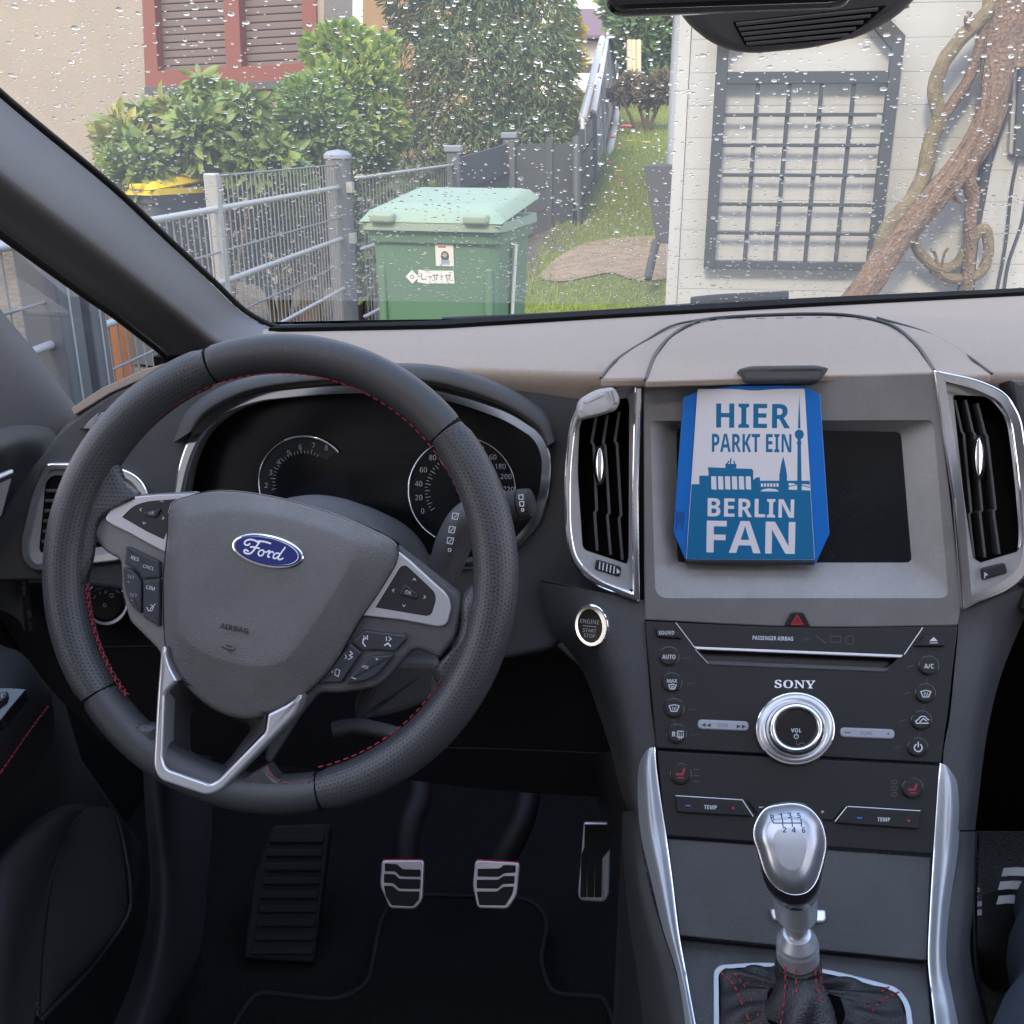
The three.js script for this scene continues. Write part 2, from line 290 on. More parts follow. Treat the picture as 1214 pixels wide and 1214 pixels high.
// print on a panel: a canvas laid out in the panel's own metres; text is placed at photograph positions
function print(P, [x0, y0, x1, y1], h, W, base, draw, extra = {}) {
  const q = [P.loc(x0, y0, h), P.loc(x1, y0, h), P.loc(x0, y1, h), P.loc(x1, y1, h)];
  const ax = Math.min(...q.map((p) => p.x)), bx = Math.max(...q.map((p) => p.x)), ay = Math.min(...q.map((p) => p.y)), by = Math.max(...q.map((p) => p.y));
  const cv = document.createElement('canvas'); cv.width = W; cv.height = Math.max(16, Math.round(W * (by - ay) / (bx - ax)));
  const c = cv.getContext('2d'), H = cv.height;
  if (base) { c.fillStyle = base; c.fillRect(0, 0, W, H); }
  const map = (x, y) => { const p = P.loc(x, y, h); return [(p.x - ax) / (bx - ax) * W, H - (p.y - ay) / (by - ay) * H]; };
  const jac = (x, y) => { const o = map(x, y), a = map(x + 1, y), b = map(x, y + 1); return [a[0] - o[0], a[1] - o[1], b[0] - o[0], b[1] - o[1], o[0], o[1]]; };
  const K = {
    c, on(x, y, f, deg = 0) { c.save(); c.setTransform(...jac(x, y)); if (deg) c.rotate(rad(deg)); f(c); c.restore(); },
    T(s, x, y, size, { col = '#c8ccd2', font = 'sans-serif', weight = 'bold', deg = 0, sx = 1, align = 'center' } = {}) { K.on(x, y, () => { c.scale(sx * 0.1, 0.1); c.font = `${weight} ${size * 10}px ${font}`; c.textAlign = align; c.textBaseline = 'middle'; c.fillStyle = col; c.fillText(s, 0, 0); }, deg); },
    line(pts, w, col, close = false) { c.strokeStyle = col; c.lineJoin = c.lineCap = 'round'; const j = jac(...pts[0]); c.lineWidth = w * Math.hypot(j[0], j[1]); c.beginPath(); pts.forEach((p, i) => { const m = map(...p); i ? c.lineTo(...m) : c.moveTo(...m); }); if (close) c.closePath(); c.stroke(); },
    fill(pts, col) { c.fillStyle = col; c.beginPath(); pts.forEach((p, i) => { const m = map(...p); i ? c.lineTo(...m) : c.moveTo(...m); }); c.closePath(); c.fill(); },
  };
  draw(K);
  const t = new THREE.CanvasTexture(cv); t.colorSpace = THREE.SRGBColorSpace; t.magFilter = t.minFilter = THREE.LinearFilter; t.wrapS = t.wrapT = THREE.ClampToEdgeWrapping;
  t.repeat.set(1 / (bx - ax), 1 / (by - ay)); t.offset.set(-ax / (bx - ax), -ay / (by - ay));
  return new THREE.MeshPhysicalMaterial({ map: t, roughness: 0.45, ...extra });
}
// ---------------------------------------------------------------- the planes of the cabin
const S = (d) => Math.sin(rad(d)), Co = (d) => Math.cos(rad(d));
const tilt = (y, z, deg, x = 0.16) => new Plane(V3(x, y, z), V3(0, S(deg), Co(deg)));
const PS = tilt(1.105, -0.97, 20), PR = tilt(0.897, -0.894, 35), PC = tilt(0.723, -0.772, 50), PK = tilt(0.658, -0.694, 75);
const PT = new Plane(V3(0.16, 1.105, -0.97), V3(0, 1, 0.066), V3(0, 0, -1));                     // top of the dashboard
const PD = new Plane(V3(-0.24, 1.1, -1.0), V3(0, S(16), Co(16)));                                // its face before the driver
const PN = new Plane(V3(-0.24, 0.93, -0.985), V3(0, -0.25, 1));                                  // knee panel under it
const WS = new Plane(V3(0.16, 1.05, -1.8), V3(0, -0.866, 0.5), V3(0, 0.5, 0.866));               // windscreen
const PW = new Plane(V3(-0.2577, 0.9945, -0.7328), V3(0, S(22), Co(22)));                        // steering wheel
function prof(px, py, h = 0) {                         // the face of the centre stack, from screen down to the gear lever
  let p = PS.hit(px, py, h); if (p.y >= 0.897) return p;
  p = PR.hit(px, py, h); if (p.y >= 0.723) return p;
  p = PC.hit(px, py, h); if (p.y >= 0.658) return p;
  return PK.hit(px, py, h);
}
const pxRow = (f, list) => list.map(([x, y, h]) => f(x, y, h || 0));

// ---------------------------------------------------------------- car body round the cabin
const car = thing('car', 'grey padded windscreen pillar and rain-speckled glass of the car', 'car', V3(0.16, 0.3, -0.4));
{
  // windscreen with raindrops on its outer face
  const w = [[-0.98, 1.05], [1.3, 1.05], [1.2, 2.36], [-0.88, 2.36]].map(([x, t]) => WS.at(x - 0.16, t - 1.05, 0));
  const g = new THREE.BufferGeometry(); g.setAttribute('position', new THREE.Float32BufferAttribute(w.flatMap((p) => [p.x, p.y, p.z]), 3)); g.setAttribute('uv', new THREE.Float32BufferAttribute([0, 0, 1, 0, 1, 1, 0, 1], 2)); g.setIndex([0, 1, 2, 0, 2, 3]); g.computeVertexNormals();
  const screen = part('windscreen', g, M.wetGlass, car);
  const cap = new THREE.SphereGeometry(1, 18, 7, 0, Math.PI * 2, 0, Math.PI / 2), disc = new THREE.CircleGeometry(1, 18).rotateX(Math.PI / 2);
  const dg = mergeVertices(merge([cap, disc]).deleteAttribute('uv'));
  const spots = [];
  for (let i = 0; i < 15000 && spots.length < 4600; i++) {
    const p = WS.at(rr(-1.0, 0.95), rr(0.0, 1.25), -0.0006), q = p.clone().project(camera);
    if (Math.abs(q.x) > 1.05 || q.y > 1.05 || q.y < 0.3) continue;
    const big = rnd(), r = 0.001 + 0.0014 * rnd() * rnd() + (big > 0.7 ? 0.0013 * rnd() : 0) + (big > 0.95 ? 0.0014 * rnd() : 0);
    if (spots.some((s) => s.p.distanceTo(p) < (s.r + r) * 1.05)) continue;
    spots.push({ p, r });
  }
  const dm = new THREE.InstancedMesh(dg, M.drop, spots.length), mt = new THREE.Matrix4(), qn = new THREE.Quaternion().setFromUnitVectors(V3(0, 1, 0), WS.n.clone().negate()), q2 = new THREE.Quaternion();
  spots.forEach(({ p, r }, i) => { q2.setFromAxisAngle(WS.n, rr(-0.35, 0.35)); mt.compose(p.clone().sub(bases.get(car)), q2.multiply(qn), V3(r * rr(0.95, 1.55), r * rr(0.32, 0.55), r * rr(0.8, 1.15))); dm.setMatrixAt(i, mt); });
  dm.name = 'raindrops'; dm.userData.kind = 'stuff'; dm.castShadow = true; screen.add(dm);
  // padded pillar between windscreen and quarter window
  const up = [[-90, 32], [0, 116], [130, 224], [195, 285], [250, 336], [290, 373], [318, 388], [345, 396]];
  const lo = [[-110, 192], [0, 274], [100, 346], [135, 370], [170, 397], [194, 416], [204, 428], [228, 446]];
  const A = up.map(([x, y]) => WS.hit(x, y, 0.02)), B = lo.map(([x, y]) => atX(x, y, -0.72));
  const rows = [A, [], [], [], [], B];
  for (let i = 0; i < A.length; i++) {
    const a = A[i], b = B[i], m = (t, k) => { const p = a.clone().lerp(b, t), d = EYE.clone().sub(p).normalize(); return p.addScaledVector(d, k); };
    rows[1].push(m(0.12, 0.03)); rows[2].push(m(0.4, 0.1)); rows[3].push(m(0.56, 0.115)); rows[4].push(m(0.82, 0.045));
  }
  part('windscreen_pillar', skin(rows, { nu: 5, nv: 5, thick: 0.012 }), M.pillar, car);
  const seal = (pts, f, r) => tube(pts.map((p) => f(p[0], p[1])), r, { n: 40, k: 8 });
  part('seal', [seal(up.map(([x, y]) => [x + 3, y - 3]), (x, y) => WS.hit(x, y, 0.012), 0.0052), seal(lo.map(([x, y]) => [x - 2, y + 3]), (x, y) => atX(x, y, -0.718), 0.0045)], M.rubber, car);
  // quarter window and the slim pillar behind it
  const qw = [[-60, 200], [0, 262], [200, 410], [215, 436], [80, 500], [0, 372], [-60, 300]].map(([x, y]) => atX(x, y, -0.735));
  const qg = new THREE.BufferGeometry(); qg.setAttribute('position', new THREE.Float32BufferAttribute(qw.flatMap((p) => [p.x, p.y, p.z]), 3)); qg.setAttribute('uv', new THREE.Float32BufferAttribute(new Array(14).fill(0), 2)); qg.setIndex([0, 1, 6, 1, 5, 6, 1, 2, 5, 2, 4, 5, 2, 3, 4]); qg.computeVertexNormals();
  part('quarter_window', qg, M.glass, car);
  const s1 = [[-70, 262], [0, 366], [45, 420], [75, 462], [90, 492]], s2 = [[-120, 400], [-50, 470], [0, 520], [40, 535], [68, 512]];
  const C1 = s1.map(([x, y]) => atX(x, y, -0.71)), C2 = s2.map(([x, y]) => atX(x, y, -0.69));
  const mid = C1.map((p, i) => p.clone().lerp(C2[i], 0.35).addScaledVector(V3(1, 0.1, 0.3), 0.03));
  part('door_pillar', skin([C1, mid, C2], { nu: 4, nv: 8, thick: 0.01 }), M.pillar, car);
  part('cowl', slab(PT, [[318, 389], [520, 385], [700, 374], [945, 360], [1214, 346], [1330, 339], [1330, 334], [1214, 341], [945, 353.5], [700, 368], [520, 379.5], [330, 385.5]], -0.012, 0.003), M.deep, car);
  // the rest of the shell: roof with a glass panel, doors, rear, floor pan, bonnet
  const X0 = -0.74, X1 = 1.06, cx = 0.16, wd = X1 - X0;
  part('roof', (() => { const r = new THREE.Shape([V2(X0, -0.65), V2(X1, -0.65), V2(X1, 1.85), V2(X0, 1.85)]); r.holes.push(new THREE.Path([V2(X0 + 0.24, -0.48), V2(X0 + 0.24, 1.1), V2(X1 - 0.24, 1.1), V2(X1 - 0.24, -0.48)])); return new THREE.ExtrudeGeometry(r, { depth: 0.05, bevelEnabled: false }).rotateX(Math.PI / 2).translate(0, 1.695, 0); })(), M.liner, car);
  part('roof_window', box(V3(cx, 1.698, 0.31), wd - 0.44, 0.004, 1.62), M.glass, car);
  part('rear_wall', [box(V3(cx, 0.68, 1.85), wd, 0.76, 0.05), box(V3(cx, 1.6, 1.85), wd, 0.1, 0.05)], M.softBlack, car, null, 'stuff');
  for (const sx of [-0.42, 0.42]) { part('seat_back', box(V3(cx + sx, 0.85, 0.62), 0.5, 0.75, 0.16, 0, 0.05), M.softBlack, car); part('seat_cushion', box(V3(cx + sx, 0.53, 0.2), 0.5, 0.2, 0.62, 0, 0.06), M.softBlack, car); }
  part('passenger_door', [box(V3(X1 + 0.02, 0.66, 0.4), 0.06, 0.72, 2.9), box(V3(X1 + 0.02, 1.35, 0.15), 0.05, 0.68, 0.08), box(V3(X1 + 0.02, 1.35, 1.2), 0.05, 0.68, 0.2)], M.softBlack, car);
  part('firewall', [box(V3(cx, 0.645, -1.62), wd, 0.68, 0.04), box(V3(X0, 0.58, -1.4), 0.03, 0.56, 0.9), box(V3(X1, 0.6, -1.4), 0.03, 0.6, 0.9)], M.deep, car);
  part('floor_pan', box(V3(cx, 0.295, 0.1), wd, 0.04, 3.5), M.carpet, car);
  const bon = [[-0.72, 0.98, -1.9], [-0.3, 1.0, -1.86], [0.16, 1.01, -1.84], [0.6, 1.0, -1.86], [1.04, 0.98, -1.9]].map((p) => V3(...p)), bon2 = bon.map((p) => V3(p.x, p.y - 0.09, p.z - 0.45)), bon3 = bon.map((p) => V3(p.x, p.y - 0.3, p.z - 0.8));
  part('bonnet', skin([bon, bon2, bon3], { nu: 6, nv: 6, thick: 0.01 }), M.body, car);
  // wipers resting at the foot of the glass
  const wip = (pts, r) => tube(pts.map(([x, y]) => WS.hit(x, y, -0.022)), r, { n: 20, k: 8 });
  part('wiper', [wip([[525, 381], [700, 373], [800, 366], [930, 357]], 0.008), wip([[820, 360], [850, 357], [935, 353]], 0.012)], M.rubber, car);
}
// interior mirror and the sensor housing under it
{
  const P = new Plane(at(870, 0, 0.86), V3(-0.15, -0.05, 1));
  const t = thing('rear_view_mirror', 'black framed interior mirror cut off by the top edge', 'mirror', P.at(0, 0.02, -0.04));
  part('mirror_frame', slab(P, [[716, -120, 30], [716, 20, 22], [1010, 9, 22], [1010, -130, 30]], -0.03, 0, { bevel: 0.009, seg: 4, r: 12, holes: [[[733, -110, 15], [733, 3, 14], [995, -6, 14], [995, -120, 15]]] }), M.gloss, t);
  part('mirror_glass', slab(P, [[733, -110, 15], [733, 3, 14], [995, -6, 14], [995, -120, 15]], -0.025, -0.006, { bevel: 0 }), M.chrome, t);
  part('mirror_back', slab(P, [[720, -116, 28], [720, 16, 20], [1006, 5, 20], [1006, -126, 28]], -0.05, -0.031, { bevel: 0.008 }), M.gloss, t);
  const Q = new Plane(at(940, 30, 1.0), V3(-0.1, -0.35, 1));
  const s = thing('sensor_housing', 'dark grey sensor housing with slotted grille behind the mirror', 'sensor cover', Q.at(0, 0.05, -0.05));
  const o1 = [[800, 2], [818, 28], [845, 50], [872, 60], [895, 62], [960, 56], [1020, 42], [1060, 20], [1090, -8], [1090, -60], [800, -60]];
  const o2 = [[820, 2], [836, 24], [858, 44], [878, 53], [898, 55], [958, 50], [1014, 36], [1050, 15], [1074, -8], [1074, -50], [820, -50]];
  part('housing', rings(Q, [940, 0], [{ pts: o2, h: 0.012, r: 8 }, { pts: o1, h: 0.0, r: 12 }, { pts: o1, h: -0.06, r: 12 }], { sub: 5 }), M.housing, s);
  part('grille_recess', slab(Q, [[868, 26, 3], [884, 56, 4], [996, 47, 8], [1022, 32, 8], [1052, 6, 3]], 0.0115, 0.0132, { bevel: 0.0003, r: 3 }), M.gloss, s);
  for (let i = 0; i < 5; i++) { const f = (i + 0.5) / 5, y = (a, b) => a + (b - a) * f, xl = y(871, 886), xr = y(1046, 1002); part('slat', slab(Q, [[xl, y(26, 55) - 1.5], [xr, y(7, 45) - 1.5], [xr - 1, y(7, 45) + 2.6], [xl + 1, y(26, 55) + 2.6]], 0.0125, 0.0152, { bevel: 0.0006 }), M.housing, s); }
}

// ---------------------------------------------------------------- dashboard
const dash = thing('dashboard', 'grey grained dashboard with chrome rimmed vents and instrument hood', 'dashboard', V3(0.1, 0.9, -1.1));
{
  // top, running forward to the windscreen
  const bx = [312, 322, 334, 430, 520, 620, 700, 820, 945, 1080, 1214, 1330, 1430];
  const base = [391, 390, 389, 388, 386, 380, 375, 368, 361, 354, 347, 342, 340];
  const r0 = bx.map((x, i) => PT.hit(x, base[i], -0.004)), r1 = bx.map((x, i) => PT.hit(x, base[i] + (x < 330 ? 5 : 12), 0.001));
  const fy = [432, 432, 432, 432, 434, 437, 440, 442, 442, 441, 440, 440, 440];
  const r2 = bx.map((x, i) => PT.hit(x, fy[i], 0.0)), r3 = bx.map((x, i) => PT.hit(x, fy[i], 0).add(V3(0, -0.008, 0.004))), r4 = bx.map((x, i) => PT.hit(x, fy[i], 0).add(V3(0, -0.03, -0.002)));
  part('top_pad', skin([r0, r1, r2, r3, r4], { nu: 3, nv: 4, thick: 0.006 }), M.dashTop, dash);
  // raised centre hump and the stitched lid on it
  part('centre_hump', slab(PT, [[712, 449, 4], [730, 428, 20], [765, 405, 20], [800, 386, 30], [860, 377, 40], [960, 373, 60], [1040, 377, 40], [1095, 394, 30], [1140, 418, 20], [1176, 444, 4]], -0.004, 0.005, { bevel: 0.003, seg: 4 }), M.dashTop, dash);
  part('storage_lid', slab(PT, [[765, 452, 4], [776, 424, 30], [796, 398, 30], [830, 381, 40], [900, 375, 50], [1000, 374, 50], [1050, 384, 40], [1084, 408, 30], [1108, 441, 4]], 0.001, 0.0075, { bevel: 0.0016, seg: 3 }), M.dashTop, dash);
  const arcL = [[766, 451], [778, 420], [798, 397], [832, 380], [900, 374], [1000, 373.5], [1050, 383], [1084, 407], [1107, 440]];
  part('lid_seam', tube(arcL.map(([x, y]) => PT.hit(x, y, 0.0062)), 0.0022, { n: 90, k: 6 }), M.black, dash);
  parts('hump_seam', [[[712, 448], [730, 427], [765, 404], [800, 385], [850, 376]], [[1040, 376.5], [1095, 393], [1140, 417], [1176, 443]]].map((l) => tube(l.map(([x, y]) => PT.hit(x, y, 0.0046)), 0.0014, { n: 40, k: 6 })), M.hood, dash);
  part('stitching', stitches([[812, 385], [850, 379], [900, 377.5], [1000, 377], [1040, 382]].map(([x, y]) => PT.hit(x, y, 0.0078)), 0.014, 0.008, 0.0006), M.panelLight, dash);
  part('sensor_bar', slab(PS, [[876, 437, 3], [890, 433, 10], [970, 432, 10], [984, 436, 3], [972, 453, 5], [884, 454, 5]], 0.0, 0.024, { bevel: 0.004, seg: 3 }), M.hood, dash);
  // face before the driver, left end to centre stack
  const hole = [[206, 592, 6], [214, 545, 20], [231, 507, 20], [262, 481, 30], [300, 466, 30], [400, 456, 40], [500, 458, 40], [560, 474, 30], [604, 490, 16], [640, 514, 12], [652, 540, 14], [650, 580, 14], [637, 620, 12], [612, 648, 10], [560, 672, 10], [240, 650, 10]];
  const facePts = [[-40, 690], [-20, 640], [20, 575, 20], [50, 536, 10], [75, 502, 14], [130, 464, 20], [200, 436, 20], [330, 431], [500, 433], [620, 440], [700, 445], [760, 455], [757, 712], [700, 742], [650, 772], [600, 782], [250, 716], [60, 690]];
  part('driver_face', slab(PD, facePts, -0.03, 0, { bevel: 0.006, seg: 4, r: 5, holes: [hole] }), M.dash, dash);
  const endPad = [[88, 492], [130, 466], [180, 444], [222, 431], [215, 425], [170, 438], [120, 460], [84, 484]];
  part('window_ledge', slab(PD, endPad, -0.012, 0.0015, { bevel: 0.001 }), M.dashTop, dash);
  // hood over the instruments
  const hoodO = [[208, 520], [222, 488], [255, 462], [300, 446], [370, 437], [450, 431], [520, 434], [580, 450], [620, 470], [648, 492], [658, 520]];
  const hoodI = [[226, 512], [240, 492], [268, 474], [302, 461], [380, 451], [460, 449], [520, 454], [575, 470], [610, 486], [640, 508], [650, 528]];
  const HB = hoodO.map(([x, y]) => PD.hit(x, y, -0.02)), HF = hoodO.map(([x, y]) => PD.hit(x, y + 3, 0.028)), HI = hoodI.map(([x, y]) => PD.hit(x, y, 0.034)), HN = hoodI.map(([x, y]) => PD.hit(x, y + 4, 0.0));
  part('instrument_hood', skin([HB, HF, HI, HN], { nu: 5, nv: 6, thick: 0.004 }), M.dash, dash);

  // instrument cluster
  const bezelO = [[204, 594, 4], [212, 545, 18], [229, 505, 18], [260, 479, 30], [299, 464, 30], [400, 454, 40], [500, 456, 40], [562, 472, 30], [606, 488, 16], [643, 512, 14], [655, 540, 14], [653, 582, 16], [640, 623, 14], [614, 652, 10], [560, 676, 10], [240, 654, 10]];
  const bezelI = bezelO.map(([x, y, r], i) => [x + [5, 7, 7, 6, 4, 1, -1, -4, -5, -7, -9, -10, -8, -6, 0, 4][i], y + [0, 2, 5, 7, 8, 8, 8, 8, 8, 6, 3, -1, -5, -7, -6, -6][i], r]);
  const PI_ = new Plane(PD.at(0, 0, -0.045), PD.n), cl = print(PI_, [200, 440, 670, 680], 0, 1600, '#0a0c10', (K) => {
    const tick = (cx, cy, a, r0, r1, w, col) => K.line([[cx + r0 * S(a), cy - r0 * Co(a)], [cx + r1 * S(a), cy - r1 * Co(a)]], w, col);
    // rev counter face
    for (let a = -110; a <= 46; a += 0.5) tick(360, 571, a, 36, 52, 1.2, '#23272c');
    const ring = ['2', '3', '4', '5', '6', '7', '8'], pos = [[315.6, 575.5], [321, 560], [330, 547.6], [342, 537], [356, 530], [371.6, 528], [387, 531]];
    ring.forEach((s, i) => K.T(s, pos[i][0], pos[i][1], 8.4, { col: '#a9aeb3', weight: 'normal' }));
    for (let i = 0; i < 21; i++) tick(360, 571, -104 + i * 6.6, 33.5, i % 3 ? 36.5 : 39, 0.8, '#9ea3a8');
    // speedometer
    [['0', 501, 606], ['20', 496.5, 590], ['40', 496.5, 573.5], ['60', 502, 557], ['80', 513, 542.5], ['100', 527, 532.5], ['120', 547, 528], ['140', 567, 532], ['160', 582, 542], ['180', 593, 553], ['200', 600, 565], ['220', 603, 580]].forEach(([s, x, y]) => K.T(s, x, y, 8.4, { col: '#a9aeb3', weight: 'normal' }));
    for (let i = 0; i < 46; i++) tick(547.5, 582, -122 + i * 5.4, i % 2 ? 41 : 38, 43.5, 0.8, '#9ea3a8');
    K.fill([[343, 584], [405, 556], [425, 605], [400, 632], [360, 625]], '#10151c'); K.line([[405, 532], [500, 532]], 0.7, '#1b2027'); K.line([[400, 549], [490, 549]], 0.7, '#1b2027');
  }, { roughness: 0.22 });
  const ic = part('instrument_cluster', slab(PI_, [[190, 430], [680, 430], [680, 690], [190, 690]], -0.012, 0, { bevel: 0 }), cl, dash);
  part('cluster_recess', rings(PD, [430, 560], [{ pts: hole, h: -0.046 }, { pts: hole, h: -0.002 }], { cap: false, N: 140, straight: true }), M.black, ic);
  part('bezel', slab(PD, bezelO, -0.006, 0.006, { bevel: 0.0022, seg: 3, holes: [bezelI] }), M.chrome, ic);
  const arc = (cx, cy, r, a0, a1, w, h) => tube(Array.from({ length: 24 }, (_, i) => { const a = a0 + (a1 - a0) * i / 23; return PI_.hit(cx + r * S(a), cy - r * Co(a), h); }), w, { n: 60, k: 6 });
  part('dial_ring', [arc(360, 571, 53.5, -110, -25, 0.0008, 0.003), arc(360, 571, 54, -25, 50, 0.0016, 0.004)], M.chrome, ic);
  part('dial_ring', [arc(547.5, 582, 63.5, -150, 150, 0.001, 0.003)], M.chrome, ic);
  part('needle_hub', slab(PI_, ell(547.5, 582, 8, 8), 0, 0.006, { bevel: 0.002 }), M.gloss, ic);

  // side window demister, far left
  const dv = part('side_demister', slab(PD, [[92, 509, 4], [130, 479, 5], [152, 476, 5], [122, 513, 5]], -0.004, 0.006, { bevel: 0.001 }), M.black, dash);
  for (let i = 0; i < 3; i++) part('slat', slab(PD, [[98 + i * 14, 508 - i * 10], [106 + i * 14, 498 - i * 9], [118 + i * 13, 488 - i * 3], [110 + i * 13, 509 - i * 12]], 0.005, 0.010, { bevel: 0.001 }), M.panelLight, dv);

  // round-cornered vent at the far left end
  const vo = [[36, 585, 16], [52, 548, 10], [100, 549, 10], [146, 555, 14], [168, 568, 12], [178, 592, 8], [176, 630, 8], [150, 664, 10], [40, 679, 12], [26, 667, 10], [22, 645, 10]];
  const vi = [[42, 590, 14], [57, 553, 8], [100, 554, 10], [144, 560, 14], [163, 572, 10], [171, 592, 8], [169, 628, 8], [146, 657, 10], [42, 672, 10], [33, 664, 8], [29, 645, 8]];
  const lv = part('air_vent', slab(PD, vo, -0.004, 0.007, { bevel: 0.0025, seg: 3, holes: [vi] }), M.chrome, dash);
  const vd = [[54, 572, 6], [62, 563, 6], [150, 568, 10], [160, 592, 6], [142, 646, 8], [46, 656, 6]];
  part('vent_surround', rings(PD, [104, 612], [{ pts: vd, h: 0.0022, r: 4 }, { pts: vi, h: 0.005 }], { cap: false, straight: true }), M.panelLight, lv);
  part('vent_well', rings(PD, [104, 612], [{ pts: vd, h: 0.001, r: 4 }, { pts: vd, h: 0.0024, r: 4 }], { straight: true }), M.deep, lv);
  for (let i = 0; i < 6; i++) part('slat', slab(PD, [[54 - i, 580 + i * 12], [156, 578 + i * 12], [156, 582 + i * 12], [54 - i, 584 + i * 12]], 0.0005, 0.004, { bevel: 0.0008 }), M.hood, lv);
  part('trim_blade', slab(PD, [[90, 664, 2], [147, 653, 2], [147, 660, 2], [92, 673, 2]], -0.002, 0.006, { bevel: 0.002 }), M.satin, dash);

  // vents either side of the screen
  function vent(vo, vi, vd, slats, knob, sw, left) {
    const v = part('air_vent', slab(PS, vo, -0.006, 0.006, { bevel: 0.0024, seg: 3, holes: [vi] }), M.chrome, dash);
    const cx = [(vd[0][0] + vd[2][0]) / 2, (vd[0][1] + vd[2][1]) / 2];
    part('vent_surround', rings(PS, cx, [{ pts: vd, h: -0.002, r: 3 }, { pts: vi, h: 0.003 }], { cap: false, straight: true, N: 140 }), M.panelLight, v);
    part('vent_well', rings(PS, cx, [{ pts: vd, h: -0.03, r: 3 }, { pts: vd, h: -0.0015, r: 3 }], { straight: true, N: 140 }), M.deep, v);
    for (const [x0, y0, x1, y1] of slats) {
      const d = (x1 - x0) / (y1 - y0), X = (y) => x0 + d * (y - y0), a = y0 + (y1 - y0) * 0.2, b = y0 + (y1 - y0) * 0.7, pts = [[x0 + 6 * left, y0], [X(a) - 1, a], [X(a) + 1.5, a + 3], [X(b) + 1.5, b], [X(b) - 1, b + 3], [x1, y1]];
      part('slat', slab(PS, [...pts.map(([x, y]) => [x - 1.7, y]), ...pts.reverse().map(([x, y]) => [x + 1.7, y])], -0.022, -0.005, { bevel: 0.0006 }), M.hood, v);
    }
    part('vent_knob', rings(PS, [(knob[0] + knob[2]) / 2, (knob[1] + knob[3]) / 2], [{ pts: ell((knob[0] + knob[2]) / 2, (knob[1] + knob[3]) / 2, (knob[2] - knob[0]) * 0.22, (knob[3] - knob[1]) * 0.42), h: 0.006 }, { pts: ell((knob[0] + knob[2]) / 2, (knob[1] + knob[3]) / 2, (knob[2] - knob[0]) * 0.5, (knob[3] - knob[1]) * 0.5), h: 0.001 }, { pts: ell((knob[0] + knob[2]) / 2, (knob[1] + knob[3]) / 2, (knob[2] - knob[0]) * 0.5, (knob[3] - knob[1]) * 0.5), h: -0.012 }]), M.chrome, v);
    const wm = print(PS, [sw[0][0] - 4, sw[0][1] - 4, sw[2][0] + 4, sw[2][1] + 4], 0.002, 128, '#101114', (K) => { const dx = (sw[1][0] - sw[0][0]) / 7, dy = (sw[1][1] - sw[0][1]) / 7, my = (sw[3][1] - sw[0][1]) / 2; if (left > 0) { for (let i = 1; i < 6; i++) K.line([[sw[0][0] + dx * i, sw[0][1] + dy * i + my - 4], [sw[0][0] + dx * i - 1, sw[0][1] + dy * i + my + 5]], 1.6, '#b9bec6'); K.fill([[sw[0][0] + dx * 5.6, sw[0][1] + dy * 5.6 + my - 3], [sw[0][0] + dx * 6.7, sw[0][1] + dy * 6.5 + my + 1], [sw[0][0] + dx * 5.6, sw[0][1] + dy * 5.6 + my + 4]], '#b9bec6'); } else K.fill([[sw[0][0] + 2, sw[0][1] + my - 3], [sw[0][0] + 7, sw[0][1] + my], [sw[0][0] + 2, sw[0][1] + my + 3]], '#a0a5ac'); });
    part('vent_wheel', slab(PS, sw, -0.004, 0.0035, { bevel: 0.0012, r: 3 }), wm, v);
  }
  vent([[762, 449, 2], [724, 457, 30], [690, 470, 14], [675, 500, 20], [669, 555, 30], [669, 630, 20], [676, 668, 16], [700, 692, 20], [759, 715, 2], [757, 580]],
    [[752, 459, 2], [724, 466, 30], [697, 477, 12], [683, 503, 20], [677, 556, 30], [677, 628, 20], [684, 663, 16], [706, 684, 20], [750, 702, 2], [749, 580]],
    [[696, 484, 6], [746, 470, 4], [745, 669, 3], [691, 651, 6], [685, 560, 10], [687, 505, 8]],
    [[701, 492, 708, 653], [714, 492, 724, 658], [728, 488, 738, 664]], [704, 528, 718, 575], [[707, 663], [737, 672], [735, 684], [705, 675]], 1);
  vent([[1107, 438, 2], [1160, 449, 30], [1193, 464, 14], [1212, 492, 20], [1222, 560, 30], [1228, 640, 20], [1222, 680, 16], [1198, 702, 20], [1141, 724, 2], [1130, 590]],
    [[1117, 448, 2], [1158, 458, 30], [1187, 472, 12], [1203, 496, 20], [1212, 562, 30], [1218, 638, 20], [1213, 673, 16], [1192, 692, 20], [1149, 712, 2], [1139, 590]],
    [[1130, 468, 4], [1168, 470, 8], [1190, 480, 8], [1200, 500, 8], [1208, 560, 10], [1212, 652, 4], [1155, 669, 3], [1143, 590]],
    [[1138, 474, 1155, 664], [1151, 474, 1168, 661], [1165, 478, 1185, 657]], [1153, 516, 1168, 568], [[1164, 674], [1192, 667], [1195, 679], [1165, 688]], -1);

  // centre screen surround, funnel, display
  const open = [[769, 503, 12], [775, 497, 8], [1104, 496, 12], [1109, 502, 6], [1127, 711, 14], [775, 711, 18]];
  const disp = [[802, 508, 4], [1068, 512, 6], [1081, 667, 6], [803, 667, 5]];
  const tr = part('screen_surround', slab(PS, [[763, 452, 3], [1107, 442, 3], [1124, 560, 100], [1140, 718, 3], [1136, 742, 3], [950, 745, 200], [764, 735, 3]], -0.004, 0.002, { bevel: 0.0015, holes: [open] }), M.panel, dash);
  part('screen_funnel', rings(PS, [945, 590], [{ pts: disp, h: -0.018 }, { pts: open, h: 0.0012 }], { cap: false, straight: true, N: 200 }), M.panelLight, tr);
